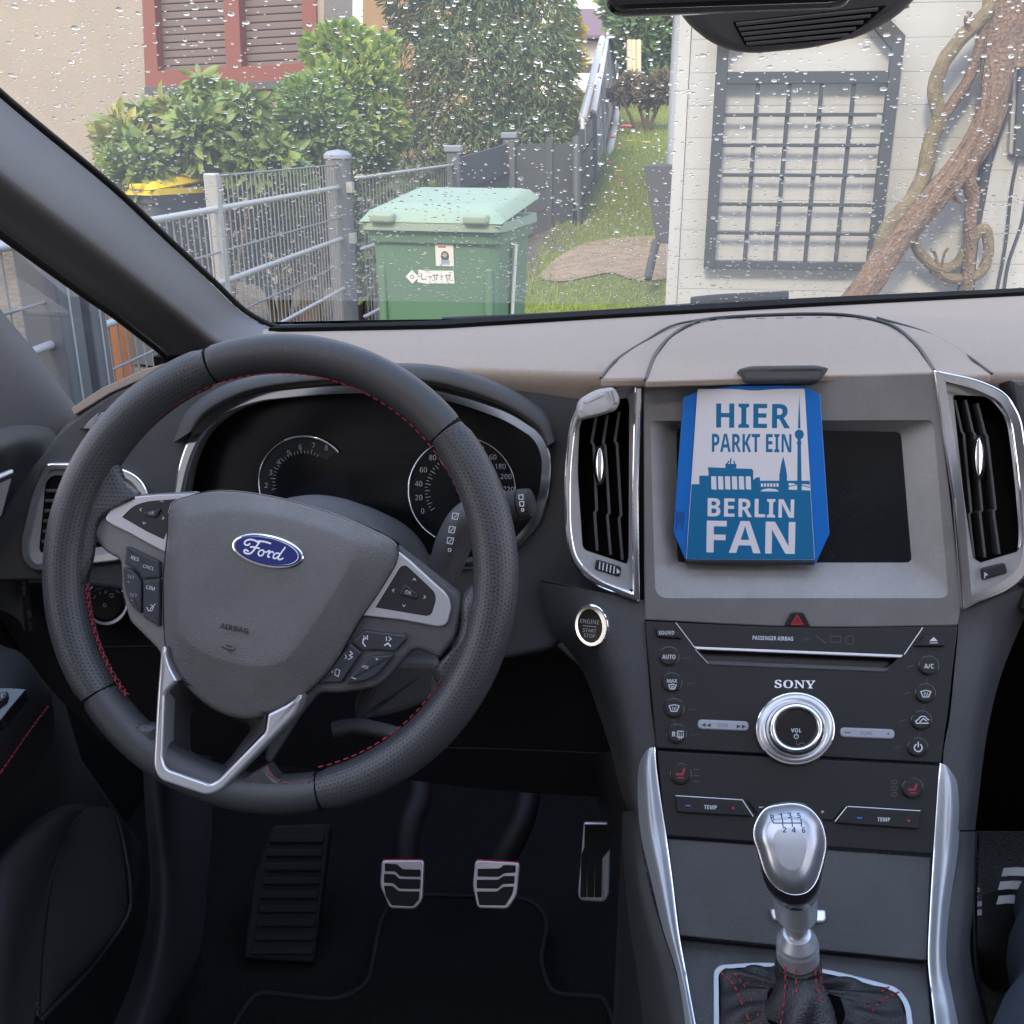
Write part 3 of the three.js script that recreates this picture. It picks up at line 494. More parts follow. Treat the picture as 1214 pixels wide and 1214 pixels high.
  part('display', slab(PS, [[780, 490], [1095, 490], [1100, 690], [780, 690]], -0.026, -0.0185, { bevel: 0 }), phys(0.013, 0.014, 0.017, 0.3, { map: dustMap, roughnessMap: dustRough, specularIntensity: 0.6 }), tr);
  part('hazard_button', slab(PS, [[930, 742, 2], [938, 726, 3], [953, 726, 3], [961, 742, 2]], -0.002, 0.0045, { bevel: 0.001 }), print(PS, [925, 720, 965, 746], 0.004, 128, '#0d0d0f', (K) => { K.line([[945, 729.5], [938.5, 740], [951.5, 740]], 1.8, '#a51d28', true); K.line([[945, 734], [942.4, 738.4], [947.6, 738.4]], 1, '#a51d28', true); }), tr);

  // leather flanks either side of the stack, down to the console
  const fl = (rows) => skin(rows.map((r) => r.map(([x, y, h]) => prof(x, y, h))), { nu: 6, nv: 4, thick: 0.008 });
  part('stack_flank', fl([[[640, 690, -0.03], [700, 700, -0.003], [764, 712, -0.001]], [[655, 745, -0.04], [705, 745, -0.004], [765, 745, -0.001]], [[688, 790, -0.05], [722, 790, -0.008], [768, 790, -0.001]], [[708, 840, -0.055], [736, 840, -0.01], [772, 840, -0.001]], [[724, 890, -0.05], [748, 890, -0.01], [777, 892, -0.001]], [[738, 945, -0.045], [750, 945, -0.012], [764, 945, -0.002]], [[746, 962, -0.045], [753, 962, -0.012], [760, 962, -0.004]]]), M.dash, dash);
  part('stack_flank', fl([[[1136, 715, -0.001], [1190, 705, -0.003], [1235, 690, -0.03]], [[1136, 745, -0.001], [1172, 745, -0.004], [1209, 745, -0.04]], [[1131, 800, -0.001], [1164, 800, -0.006], [1187, 800, -0.045]], [[1126, 850, -0.001], [1156, 850, -0.008], [1174, 850, -0.05]], [[1118, 905, -0.001], [1150, 905, -0.01], [1165, 905, -0.05]], [[1130, 950, -0.002], [1148, 950, -0.01], [1160, 950, -0.045]], [[1136, 984, -0.004], [1146, 984, -0.012], [1156, 984, -0.045]]]), M.dash, dash);
  part('side_panel', [skin([[[724, 890, -0.05], [738, 945, -0.045], [746, 962, -0.045], [752, 990, -0.06]].map((p) => prof(...p)), [[690, 900, -0.3], [705, 945, -0.3], [712, 962, -0.3], [718, 990, -0.3]].map((p) => prof(...p))], { nu: 3, nv: 3, thick: 0.004 })], M.knee, dash);
  // passenger side face and what is under the dash
  part('passenger_face', slab(PS, [[1200, 450], [1330, 450], [1600, 470], [1560, 700], [1300, 745], [1215, 722], [1226, 600]], -0.05, -0.012, { bevel: 0.006 }), M.dash, dash);
  part('passenger_underside', slab(new Plane(V3(0.6, 0.88, -0.97), V3(0, -0.5, 1)), [[1140, 700], [1700, 700], [1700, 985], [1140, 985]], -0.02, -0.004, { bevel: 0 }), M.deep, dash);
  // knee panel below the driver's face
  part('knee_panel', slab(PN, [[-30, 690], [250, 690], [600, 740], [660, 765], [700, 800], [728, 880], [738, 948], [600, 940], [300, 905], [120, 880], [40, 800]], -0.02, 0, { bevel: 0.004 }), M.knee, dash);
  parts('panel_seam', [tube([[120, 767], [250, 764], [330, 760]].map(([x, y]) => PN.hit(x, y, 0.001)), 0.0008, { n: 12, k: 6 }), tube([[440, 886], [560, 887], [690, 892], [734, 894]].map(([x, y]) => PN.hit(x, y, 0.001)), 0.0008, { n: 12, k: 6 })], M.hood, dash);
  // rotary light switch
  const PL = new Plane(PN.hit(126, 715, 0.004), V3(0.05, 0.22, 1));
  const ls = part('light_switch', slab(PL, ell(126, 715, 27, 27.5), 0, 0.012, { bevel: 0.004, seg: 4 }), M.gloss, dash);
  part('switch_ring', slab(PL, ell(125.5, 714.5, 26.6, 27.4), 0.009, 0.0142, { bevel: 0.001, holes: [ell(125, 714, 23.6, 24.6)] }), M.chrome, ls);
  part('switch_cap', slab(PL, ell(125, 716.5, 20.5, 20.5), 0.01, 0.02, { bevel: 0.003, seg: 3 }), print(PL, [100, 690, 150, 742], 0.02, 256, '#0c0c0e', (K) => { K.line(ell(111, 707, 1.9, 2.2), 0.8, '#c6c9ce', true); K.T('≡D', 117.5, 703, 4, { col: '#c6c9ce' }); K.T('D', 125.5, 702, 5, { col: '#c6c9ce' }); K.line(ell(132.5, 706, 2.2, 2.2), 1.2, '#c6c9ce', true); K.line(ell(124, 717.5, 1.8, 1.8), 0.9, '#c6c9ce', true); }), ls);
  // start button
  const n0 = prof(704, 745, -0.004), PB = new Plane(n0, V3(-0.42, 0.3, 1));
  const sb = part('start_button', slab(PB, ell(700.5, 742, 20.5, 26, -8), -0.004, 0.004, { bevel: 0.0018, seg: 3, holes: [ell(699.5, 742, 16.5, 22.5, -8)] }), M.chrome, dash);
  part('button_cap', slab(PB, ell(699.5, 742, 16.3, 22.3, -8), -0.004, 0.0028, { bevel: 0.001 }), print(PB, [680, 714, 722, 772], 0.0028, 256, '#07080b', (K) => { const o = { col: '#aab0b8', weight: 'normal', deg: 5 }; K.T('ENGINE', 699, 737, 6.6, o); K.line([[691, 741.6], [707, 743.4]], 0.7, '#aab0b8'); K.T('START', 699, 747.5, 6, o); K.T('STOP', 699, 753.6, 6, o); }, { roughness: 0.25 }), sb);
}

// grey clip standing on the top corner of the left centre vent
{
  const P = new Plane(PS.hit(708, 480, 0.03), V3(-0.15, 0.5, 1));
  const t = thing('vent_clip', 'grey plastic clip perched on the left centre vent', 'clip', P.at(0, -0.01, -0.02));
  part('clip_body', rings(P, [707, 482], [{ pts: [[690, 486], [695, 479], [712, 474], [724, 475], [726, 482], [716, 488], [700, 492]], h: 0.008 }, { pts: [[684, 484], [688, 474], [706, 464], [726, 460], [734, 474], [730, 486], [712, 492], [686, 498]], h: 0.004, r: 6 }, { pts: [[684, 484], [688, 474], [706, 464], [726, 460], [734, 474], [730, 486], [712, 492], [686, 498]], h: -0.03, r: 6 }], { sub: 4 }), std(0.3, 0.29, 0.29, 0.45), t);
  part('clip_button', slab(P, [[690, 475, 3], [711, 465, 3], [716, 469, 3], [694, 480, 3]], 0.004, 0.0085, { bevel: 0.0012 }), std(0.36, 0.35, 0.34, 0.4), t);
  for (let i = 0; i < 3; i++) part('rib', slab(P, [[717 + i * 4, 464 - i, 1], [720 + i * 4, 463 - i, 1], [725 + i * 3.4, 481 - i * 2, 1], [722 + i * 3.4, 483 - i * 2, 1]], 0.003, 0.0085, { bevel: 0.0008 }), std(0.3, 0.29, 0.29, 0.5), t);
}
// parking disc leaning in the screen recess
{
  const a = PS.hit(890, 668, -0.004), b = PS.hit(890, 460, 0.012), v = b.clone().sub(a).normalize();
  const n = new THREE.Vector3().crossVectors(V3(1, 0, 0), v).normalize(), P = new Plane(a, n);
  const t = thing('parking_disc', 'blue plastic parking disc with white skyline print leaning before the screen', 'parking disc', a);
  const blue = std(0.006, 0.13, 0.46, 0.3);
  const wing = [[810, 471, 2], [827, 463, 5], [845, 460], [870, 457], [936, 457], [955, 458, 5], [972.5, 468, 2], [983.5, 633, 2], [967.5, 668, 2], [812.6, 664, 2], [798.6, 632, 2]];
  part('disc_body', slab(P, wing, -0.006, 0, { bevel: 0.0007 }), blue, t);
  part('dial_edge', slab(P, ell(877, 462, 11, 5), -0.004, -0.002, { bevel: 0.0003 }), std(0.02, 0.06, 0.4, 0.3), t);
  part('dial_edge', slab(P, ell(924, 461, 11, 5), -0.004, -0.002, { bevel: 0.0003 }), std(0.02, 0.06, 0.4, 0.3), t);
  const W = '#cfcdd3', B = '#06628f';
  const face = print(P, [808, 455, 972, 672], 0.0012, 1024, W, (K) => {
    K.fill([[806, 574], [820, 574], [829, 574], [829, 564], [840, 564], [840, 557], [893, 557], [893, 569], [897, 566], [901, 566], [901, 570], [924, 570], [924, 562], [932, 562], [932, 570], [962, 570], [962, 582], [975, 582], [975, 680], [806, 680]], B);
    for (let i = 0; i < 6; i++) K.fill([[843 + i * 8.2, 564.5], [849 + i * 8.2, 564.8], [849.6 + i * 8.2, 580.6], [843.4 + i * 8.2, 580]], W);
    K.fill([[839, 554], [892, 556], [891, 560], [840, 558.5]], B); K.fill([[860, 550], [873, 550], [873, 555], [860, 555]], B); K.line([[862, 550], [864, 547]], 1.6, B); K.line([[866, 550], [866.5, 544]], 1.6, B); K.line([[871, 550], [870, 547]], 1.6, B);
    for (let i = 0; i < 6; i++) K.fill([[902 + i * 3.7, 573], [904.6 + i * 3.7, 573], [904.6 + i * 3.7, 577], [902 + i * 3.7, 577]], W);
    K.fill([[901, 582.5], [905, 580], [912, 579], [920, 580], [924, 582.8]], W);
    K.fill([[924, 563], [926, 551], [928.6, 541], [931, 551], [933, 563], [933, 585], [924, 585]], B);
    K.fill([[935, 572], [960, 574], [961, 581.5], [935, 580.5]], W); K.line([[934, 572], [960, 574]], 1, B); K.line([[934, 577], [961, 571]], 1, B); K.line([[934, 571], [961, 578]], 1, B);
    K.fill([[946, 508], [947.6, 467], [949, 508]], B); K.fill(ell(947.6, 515, 5.4, 5.8), B); K.fill([[945.6, 519], [949.4, 519], [950.6, 584], [945, 584]], B); K.fill([[944.5, 524], [950.5, 524], [950, 527], [945, 527]], B);
    K.T('HIER', 891, 493.5, 40, { col: B, sx: 0.99, deg: 0.5 }); K.T('PARKT EIN', 891, 525.5, 30, { col: B, sx: 0.645, deg: 0.3 });
    K.T('BERLIN', 890, 602.5, 30.5, { col: W, sx: 1.0, deg: 1 }); K.T('FAN', 890, 637.5, 53, { col: W, sx: 1.1, deg: 1 });
  }, { roughness: 0.4 });
  part('printed_face', slab(P, [[827, 461, 2], [870, 461, 20], [893, 463.5, 20], [920, 461, 20], [954, 461, 2], [966, 664, 1], [813.5, 663, 1]], 0.0001, 0.0012, { bevel: 0.0003 }), face, t);
  part('fine_print', slab(P, [[800.5, 605], [811.5, 606], [810, 629], [801, 628]], 0, 0.0002, { bevel: 0 }), print(P, [799, 603, 813, 631], 0.0002, 96, '#155aa6', (K) => { for (let i = 0; i < 5; i++) K.line([[802.4 + i * 2, 608], [802.2 + i * 2, 626 - (i % 3) * 4]], 0.9, '#0a2f66'); }), t);
  part('foot', slab(P, [[813, 664, 1], [966, 665, 1], [966, 670, 1], [813, 669, 1]], -0.007, 0.002, { bevel: 0.0006 }), M.black, t);
}
// ---------------------------------------------------------------- audio and climate panel
{
  const t = thing('audio_panel', 'black audio and climate panel with a chrome volume knob below the screen', 'car radio', PR.hit(945, 985, -0.03));
  const bounds = [758, 725, 1142, 1020], G = '#b4b8be';
  const mat = print(PR, bounds, 0.004, 2048, '#1e1d1e', (K) => {
    const T = (s, x, y, z, o = {}) => K.T(s, x, y, z, { col: G, ...o });
    // dust
    for (let i = 0; i < 900; i++) { const x = rr(765, 1132), y = rr(740, 1010); K.fill(ell(x, y, rr(0.15, 0.5), rr(0.15, 0.45), 0, 6), `rgba(150,150,155,${rr(0.05, 0.3)})`); }
    T('PASSENGER AIRBAG', 916.5, 756.5, 6.6, { sx: 0.78, deg: 1.5 });
    T('OFF', 957, 757.5, 5, { col: '#3c3b3e' }); K.line(ell(1008, 758.5, 5, 5), 1, '#3c3b3e', true); K.line([[969, 754], [979, 762]], 1.4, '#3c3b3e'); K.line([[985, 754], [997, 754], [997, 761], [985, 761]], 1, '#3c3b3e', true);
    T('SONY', 942.5, 811, 13, { font: 'serif', sx: 1.32, col: '#d6d8dc', deg: 1 });
    for (const [x, y] of [[814, 780], [819, 810], [821, 841], [824, 871]]) { K.line([[x - 4, y], [x, y]], 0.9, '#454449'); K.line([[x + 2, y - 0.5], [x + 5, y - 0.5]], 0.9, '#454449'); }
    for (const [x, y] of [[1080, 790], [1076, 822], [1071, 854], [1066, 886]]) { K.line([[x - 4, y + 1], [x - 2, y], [x + 4, y - 1]], 0.9, '#454449'); }
    for (const [a, b] of [[[793, 790], [795, 797]], [[796, 821], [798, 828]], [[799, 852], [800, 859]], [[1100, 803], [1099, 810]], [[1096, 835], [1095, 842]], [[1092, 867], [1090, 873]]]) K.line([a, b], 1, '#3c3b3e');
    for (let i = 0; i < 3; i++) { K.line([[822, 912 + i * 7], [829, 912.5 + i * 7]], 1.2, '#454449'); K.line(ell(1061, 927 + i * 7.5, 3.2, 2.2, -10), 0.9, '#454449', true); }
    // buttons: lettering as printed on their caps
    T('SOUND', 790, 750.5, 6.2, { sx: 0.88 }); K.fill([[1101, 760.5], [1106, 755.5], [1111, 760.5]], G); K.line([[1101.5, 762.5], [1110.5, 762.5]], 1, G);
    T('AUTO', 793, 779, 7.2, { sx: 0.84 }); T('MAX', 796.4, 807.5, 5.8); T('A/C', 1101, 790, 7.6, { sx: 0.9 });
    const win = (x, y, k = 1) => { K.line([[x - 6 * k, y - 3 * k], [x, y - 4.4 * k], [x + 6 * k, y - 3 * k], [x + 3.4 * k, y + 3.4 * k], [x - 3.4 * k, y + 3.4 * k]], 1.2, G, true); for (const d of [-2, 0, 2]) K.line([[x + d * k, y - 1.6 * k], [x + d * k + 0.5, y + 1.8 * k]], 0.8, G); };
    win(797, 814.5, 0.75); win(799, 840); win(1097, 823);
    T('R', 798.5, 870.5, 8); K.line([[803, 867], [812, 867], [812, 874], [803, 874]], 1.1, G, true); for (const d of [805, 807.5, 810]) K.line([[d, 869], [d, 876.5]], 0.8, G);
    K.line([[1085, 855], [1088, 853], [1091, 849.5], [1096, 849.5], [1099, 853], [1103, 854], [1102, 857.5], [1086, 857.5]], 1.3, G, true); K.line([[1090, 856], [1094, 852], [1098, 855]], 1.3, G);
    K.line(Array.from({ length: 15 }, (_, i) => { const a = -145 + i * 290 / 14; return [1088 + 4.6 * S(180 + a), 886.5 - 4.6 * Co(180 + a)]; }), 1.5, G); K.line([[1088, 880], [1088, 885.5]], 1.5, G);
    for (const [x, y, f] of [[807, 917, 1], [1082, 935, 1]]) { const c = '#8f2a38'; K.line([[x - 5, y + 1], [x + 2, y + 1], [x + 4, y - 5]], 2.6, c); K.line([[x - 3, y + 5], [x + 3, y + 5]], 1.6, c); }
    T('TEMP', 842, 957, 6.8, { sx: 0.86, deg: 2 }); K.line([[813, 955], [818, 955.3]], 1.1, '#3f7fd0'); T('+', 869, 958, 8, { col: '#c42a33' });
    T('TEMP', 1047, 971.5, 6.8, { sx: 0.86, deg: 2 }); K.line([[1016, 969.5], [1021, 969.8]], 1.1, '#3f7fd0'); T('+', 1076.5, 973, 8, { col: '#c42a33' }); T('+', 975, 962.5, 8); K.line([[900, 957], [905, 957]], 1.1, G);
  }, { roughness: 0.5, roughnessMap: null, bumpMap: fineBump, bumpScale: 0.00003, specularIntensity: 0.55 });
  const face = [[764, 736, 2], [950, 745, 300], [1136, 742, 2], [1116, 905, 2], [778, 887, 2]];
  part('faceplate', slab(PR, face, -0.02, 0.0025, { bevel: 0.0012, holes: [[[824, 768.5, 2], [1070, 778.5, 2], [1053, 793, 4], [839, 784, 4]]] }), mat, t);
  part('disc_slot', slab(PR, [[815, 760], [1080, 768], [1064, 800], [830, 792]], -0.03, -0.012, { bevel: 0 }), M.gloss, t);
  part('slot_lip', slab(PR, [[836, 783, 3], [1055, 792, 3], [1051, 797, 3], [841, 788.5, 3]], -0.012, 0.0035, { bevel: 0.001 }), M.hood, t);
  part('slot_trim', slab(PR, [[822, 766.6, 1], [1071, 776.4, 1], [1068, 780, 1], [825, 770, 1]], 0.001, 0.0045, { bevel: 0.0008 }), M.satin, t);
  parts('groove_trim', [tube([[801, 738], [823, 767]].map(([x, y]) => PR.hit(x, y, 0.003)), 0.0005, { n: 2, k: 6, straight: true }), tube([[1094, 744], [1072, 776]].map(([x, y]) => PR.hit(x, y, 0.003)), 0.0005, { n: 2, k: 6, straight: true }), tube([[824, 770], [840, 787]].map(([x, y]) => PR.hit(x, y, 0.003)), 0.0004, { n: 2, k: 6, straight: true })], M.satin, t);
  const clim = part('climate_plate', slab(PR, [[779, 890, 2], [1116, 908, 2], [1106, 1013, 2], [789, 991, 2]], -0.02, 0.002, { bevel: 0.0012 }), mat, t);
  const btn = (name, pts, h = 0.006, o = {}, m = mat) => part(name, slab(PR, pts, -0.002, h, { bevel: 0.0012, seg: 3, r: 2.5, ...o }), m, t);
  btn('button', [[777, 743], [799, 745], [809, 757, 2], [779, 755]]); btn('button', [[1098, 752, 2], [1121, 752], [1121, 766], [1084, 766, 2]]);
  for (const [x, y] of [[793, 778], [796.5, 809], [799, 839.5], [802, 870], [1101, 789], [1097, 822], [1092.5, 854], [1088, 886]]) {
    const b = btn('button', ell(x, y, 11, 10.4), 0.0055, { r: 0 });
    part('button_ring', slab(PR, ell(x, y, 12.6, 12), 0.0005, 0.0036, { bevel: 0.0006, holes: [ell(x, y, 11.6, 11)] }), M.gloss, b);
  }
  for (const [x, y] of [[807, 917.5], [1082, 934.5]]) { const b = btn('heated_seat_button', ell(x, y, 11.5, 11.5), 0.0055, { r: 0 }); part('button_ring', slab(PR, ell(x, y, 13, 13), 0.0005, 0.0036, { bevel: 0.0006, holes: [ell(x, y, 12, 12)] }), M.gloss, b); }
  btn('temperature_button', [[801, 944], [880, 949, 3], [892, 968, 3], [803, 963]]); btn('temperature_button', [[1005, 957, 3], [1091, 962], [1090, 983], [992, 976, 3]]);
  btn('fan_button', [[886, 949, 3], [1001, 956, 3], [988, 973, 3], [900, 968, 3]], 0.0045);
  parts('button_trim', [[801, 943.4, 880, 948.4], [880, 948.4, 893, 968], [1005, 956.2, 1091, 961.4], [990, 974, 1004, 956.4]].map(([a, b, c, d]) => tube([PR.hit(a, b, 0.0056), PR.hit(c, d, 0.0056)], 0.0006, { n: 1, k: 6, straight: true })), M.satin, t);
  const bar = (x0, y0, x1, y1, f) => part('rocker_bar', slab(PR, [[x0, y0, 6], [x1, y1, 6], [x1, y1 + 12, 6], [x0, y0 + 12, 6]], -0.001, 0.0042, { bevel: 0.0014, seg: 3, r: 6 }), print(PR, [x0 - 2, y0 - 2, x1 + 2, y1 + 14], 0.0042, 512, '#8d8f98', f, { metalness: 0.35, roughness: 0.4 }), t);
  bar(827, 852.5, 888, 855, (K) => { K.T('SEEK', 857, 860, 6, { col: '#4a4c55', weight: 'normal' }); for (const [x, d] of [[834, -1], [840, -1], [876, 1], [882, 1]]) K.fill([[x - 2.6 * d, 857 + (x - 827) * 0.04], [x + 2.6 * d, 859.3 + (x - 827) * 0.04], [x - 2.6 * d, 861.6 + (x - 827) * 0.04]], '#24252a'); });
  bar(996, 862, 1061, 864.5, (K) => { K.T('TUNE', 1027, 869.5, 6, { col: '#4a4c55', weight: 'normal' }); K.line([[1002, 868.5], [1008, 868.7]], 1, '#24252a'); K.T('+', 1053, 870, 7, { col: '#24252a' }); });
  // volume knob
  const kp = (rx, dx = 0, dy = 0) => ell(943 + dx, 864 + dy, rx, rx * 0.92), k = part('volume_knob', rings(PR, [943, 862], [{ pts: kp(24, 1, -1), h: 0.026 }, { pts: kp(27, 1, -1), h: 0.0295 }, { pts: kp(31, 1, -1), h: 0.029 }, { pts: kp(34, 1, 0), h: 0.022 }, { pts: kp(36, 1, 0), h: 0.012 }, { pts: kp(36, 1, 0), h: 0.002 }], { cap: false, sub: 4 }), M.chrome, t);
  part('knob_base', rings(PR, [943, 862], [{ pts: kp(36), h: 0.0085 }, { pts: kp(41), h: 0.009 }, { pts: kp(46), h: 0.006 }, { pts: kp(47.5), h: 0.0015 }], { cap: false, sub: 4 }), M.satin, k);
  part('knob_ring', slab(PR, kp(47), 0.004, 0.0075, { bevel: 0.001, holes: [kp(43.5)] }), M.chrome, k);
  part('knob_face', slab(PR, kp(24.5, 1, -1), 0.02, 0.0262, { bevel: 0.0008 }), print(PR, [915, 835, 972, 892], 0.0262, 256, '#08080a', (K) => { K.T('VOL', 944, 866, 6.5, { col: G }); K.line(Array.from({ length: 13 }, (_, i) => { const a = 35 + i * 290 / 12; return [944 + 2.6 * S(a), 873 - 2.6 * Co(a)]; }), 0.9, G); K.line([[944, 869.5], [944, 872.5]], 0.9, G); K.line([[944, 877], [944, 883], [948, 883]], 0.7, '#4c4e54'); K.line(ell(951, 884, 4, 3.4), 0.9, '#4c4e54', true); }, { roughness: 0.2 }), k);
}
// ---------------------------------------------------------------- centre console
{
  const t = thing('centre_console', 'grey centre console with two silver side trims round the gear lever', 'console', V3(0.16, 0.34, -0.6));
  part('storage_cover', slab(PC, [[791, 994, 2], [1104, 1016, 2], [1099, 1139, 2], [806, 1109, 2]], -0.015, 0.001, { bevel: 0.001 }), M.dash, t);
  part('cover_latch', slab(PC, [[913, 1077, 3], [979, 1078, 3], [980, 1090, 4], [976, 1094, 4], [917, 1091, 4]], -0.001, 0.006, { bevel: 0.002, seg: 3 }), M.satin, t);
  const bo = [[846, 1150, 8], [853, 1143, 8], [912, 1139, 30], [984, 1148, 60], [1066, 1170, 14], [1080, 1190, 14], [1088, 1260, 10], [846, 1255, 10]];
  const bi = [[850, 1154, 7], [857, 1147, 7], [912, 1143, 30], [983, 1152, 60], [1063, 1174, 12], [1075, 1192, 12], [1082, 1256, 10], [851, 1251, 10]];
  part('top_panel', slab(PK, [[806, 1114, 2], [1099, 1143, 2], [1110, 1290], [830, 1290]], -0.02, 0.0, { bevel: 0.001, holes: [bi] }), M.dash, t);
  part('boot_frame', slab(PK, bo, -0.004, 0.0025, { bevel: 0.0012, seg: 3, holes: [bi] }), M.trim, t);
  const row = (l) => l.map(([x, y, h]) => prof(x, y, h));
  const trimL = [[[776, 886, 0.001], [771, 886.5, 0.003], [766, 890, 0.001]], [[777, 905, 0.002], [768, 903, 0.007], [758, 906, -0.004]], [[782, 945, 0.002], [770, 945, 0.009], [756, 945, -0.006]], [[789, 990, 0.002], [775, 990, 0.01], [760, 990, -0.006]], [[796, 1040, 0.002], [785, 1040, 0.011], [771, 1040, -0.005]], [[804, 1105, 0.002], [797, 1105, 0.011], [787, 1105, -0.003]], [[813, 1155, 0.003], [809, 1155, 0.011], [803, 1155, 0.002]], [[826, 1225, 0.003], [822, 1225, 0.011], [814, 1225, 0.002]], [[836, 1280, 0.003], [831, 1280, 0.011], [822, 1280, 0.002]]];
  const trimR = [[[1115, 905, 0.001], [1119, 906, 0.003], [1124, 909, 0.001]], [[1113, 925, 0.002], [1124, 925, 0.007], [1134, 926, -0.004]], [[1111, 955, 0.002], [1126, 955, 0.009], [1138, 955, -0.006]], [[1107, 1014, 0.002], [1122, 1014, 0.01], [1135, 1014, -0.006]], [[1103, 1080, 0.002], [1114, 1080, 0.011], [1125, 1080, -0.004]], [[1101, 1140, 0.003], [1112, 1140, 0.011], [1122, 1140, 0]], [[1105, 1180, 0.003], [1118, 1180, 0.011], [1129, 1180, 0.0]], [[1110, 1225, 0.003], [1124, 1225, 0.011], [1138, 1225, 0.0]], [[1114, 1280, 0.003], [1130, 1280, 0.011], [1146, 1280, 0.0]]];
  part('side_trim', skin(trimL.map(row), { nu: 8, nv: 5, thick: 0.003 }), M.trim, t); part('side_trim', skin(trimR.map(row), { nu: 8, nv: 5, thick: 0.003 }), M.trim, t);
  const edge = (l, j) => tube(l.map((r) => prof(r[j][0], r[j][1], r[j][2] + 0.0005)), 0.0009, { n: 60, k: 6 });
  part('trim_edge', [edge(trimL, 0)], M.chrome, t); part('trim_edge', [edge(trimR, 0)], M.chrome, t);
  part('console_side', skin([[[760, 962, -0.006], [754, 962, -0.014], [738, 962, -0.05]], [[760, 1000, -0.006], [752, 1000, -0.014], [738, 1000, -0.06]], [[772, 1060, -0.005], [758, 1060, -0.016], [742, 1060, -0.07]], [[787, 1110, -0.004], [770, 1110, -0.016], [748, 1110, -0.08]], [[803, 1160, 0.001], [783, 1160, -0.014], [756, 1160, -0.09]], [[816, 1225, 0.001], [796, 1225, -0.012], [762, 1225, -0.1]], [[824, 1280, 0.001], [800, 1280, -0.012], [768, 1280, -0.1]]].map(row), { nu: 5, nv: 5, thick: 0.006 }), M.dash, t);
  part('console_side', skin([[[1136, 986, -0.006], [1148, 986, -0.014], [1156, 986, -0.05]], [[1135, 1020, -0.006], [1147, 1020, -0.014], [1155, 1020, -0.05]], [[1125, 1080, -0.004], [1143, 1080, -0.014], [1153, 1080, -0.06]], [[1122, 1130, -0.001], [1140, 1130, -0.014], [1152, 1130, -0.07]], [[1127, 1180, -0.001], [1145, 1180, -0.014], [1160, 1180, -0.08]], [[1137, 1225, -0.001], [1155, 1225, -0.014], [1172, 1225, -0.09]], [[1146, 1280, -0.001], [1166, 1280, -0.014], [1190, 1280, -0.1]]].map(row), { nu: 5, nv: 5, thick: 0.006 }), M.dash, t);
  const drop = (pts) => skin([pts, pts.map((p) => V3(p.x, p.y - 0.4, p.z - 0.02))], { nu: 4, nv: 2, thick: 0.004 });
  part('lower_side', drop(row([[738, 962, -0.05], [742, 1060, -0.07], [756, 1160, -0.09], [768, 1280, -0.1]])), M.knee, t); part('lower_side', drop(row([[1156, 986, -0.05], [1153, 1080, -0.06], [1160, 1180, -0.08], [1190, 1280, -0.1]])), M.knee, t);
}
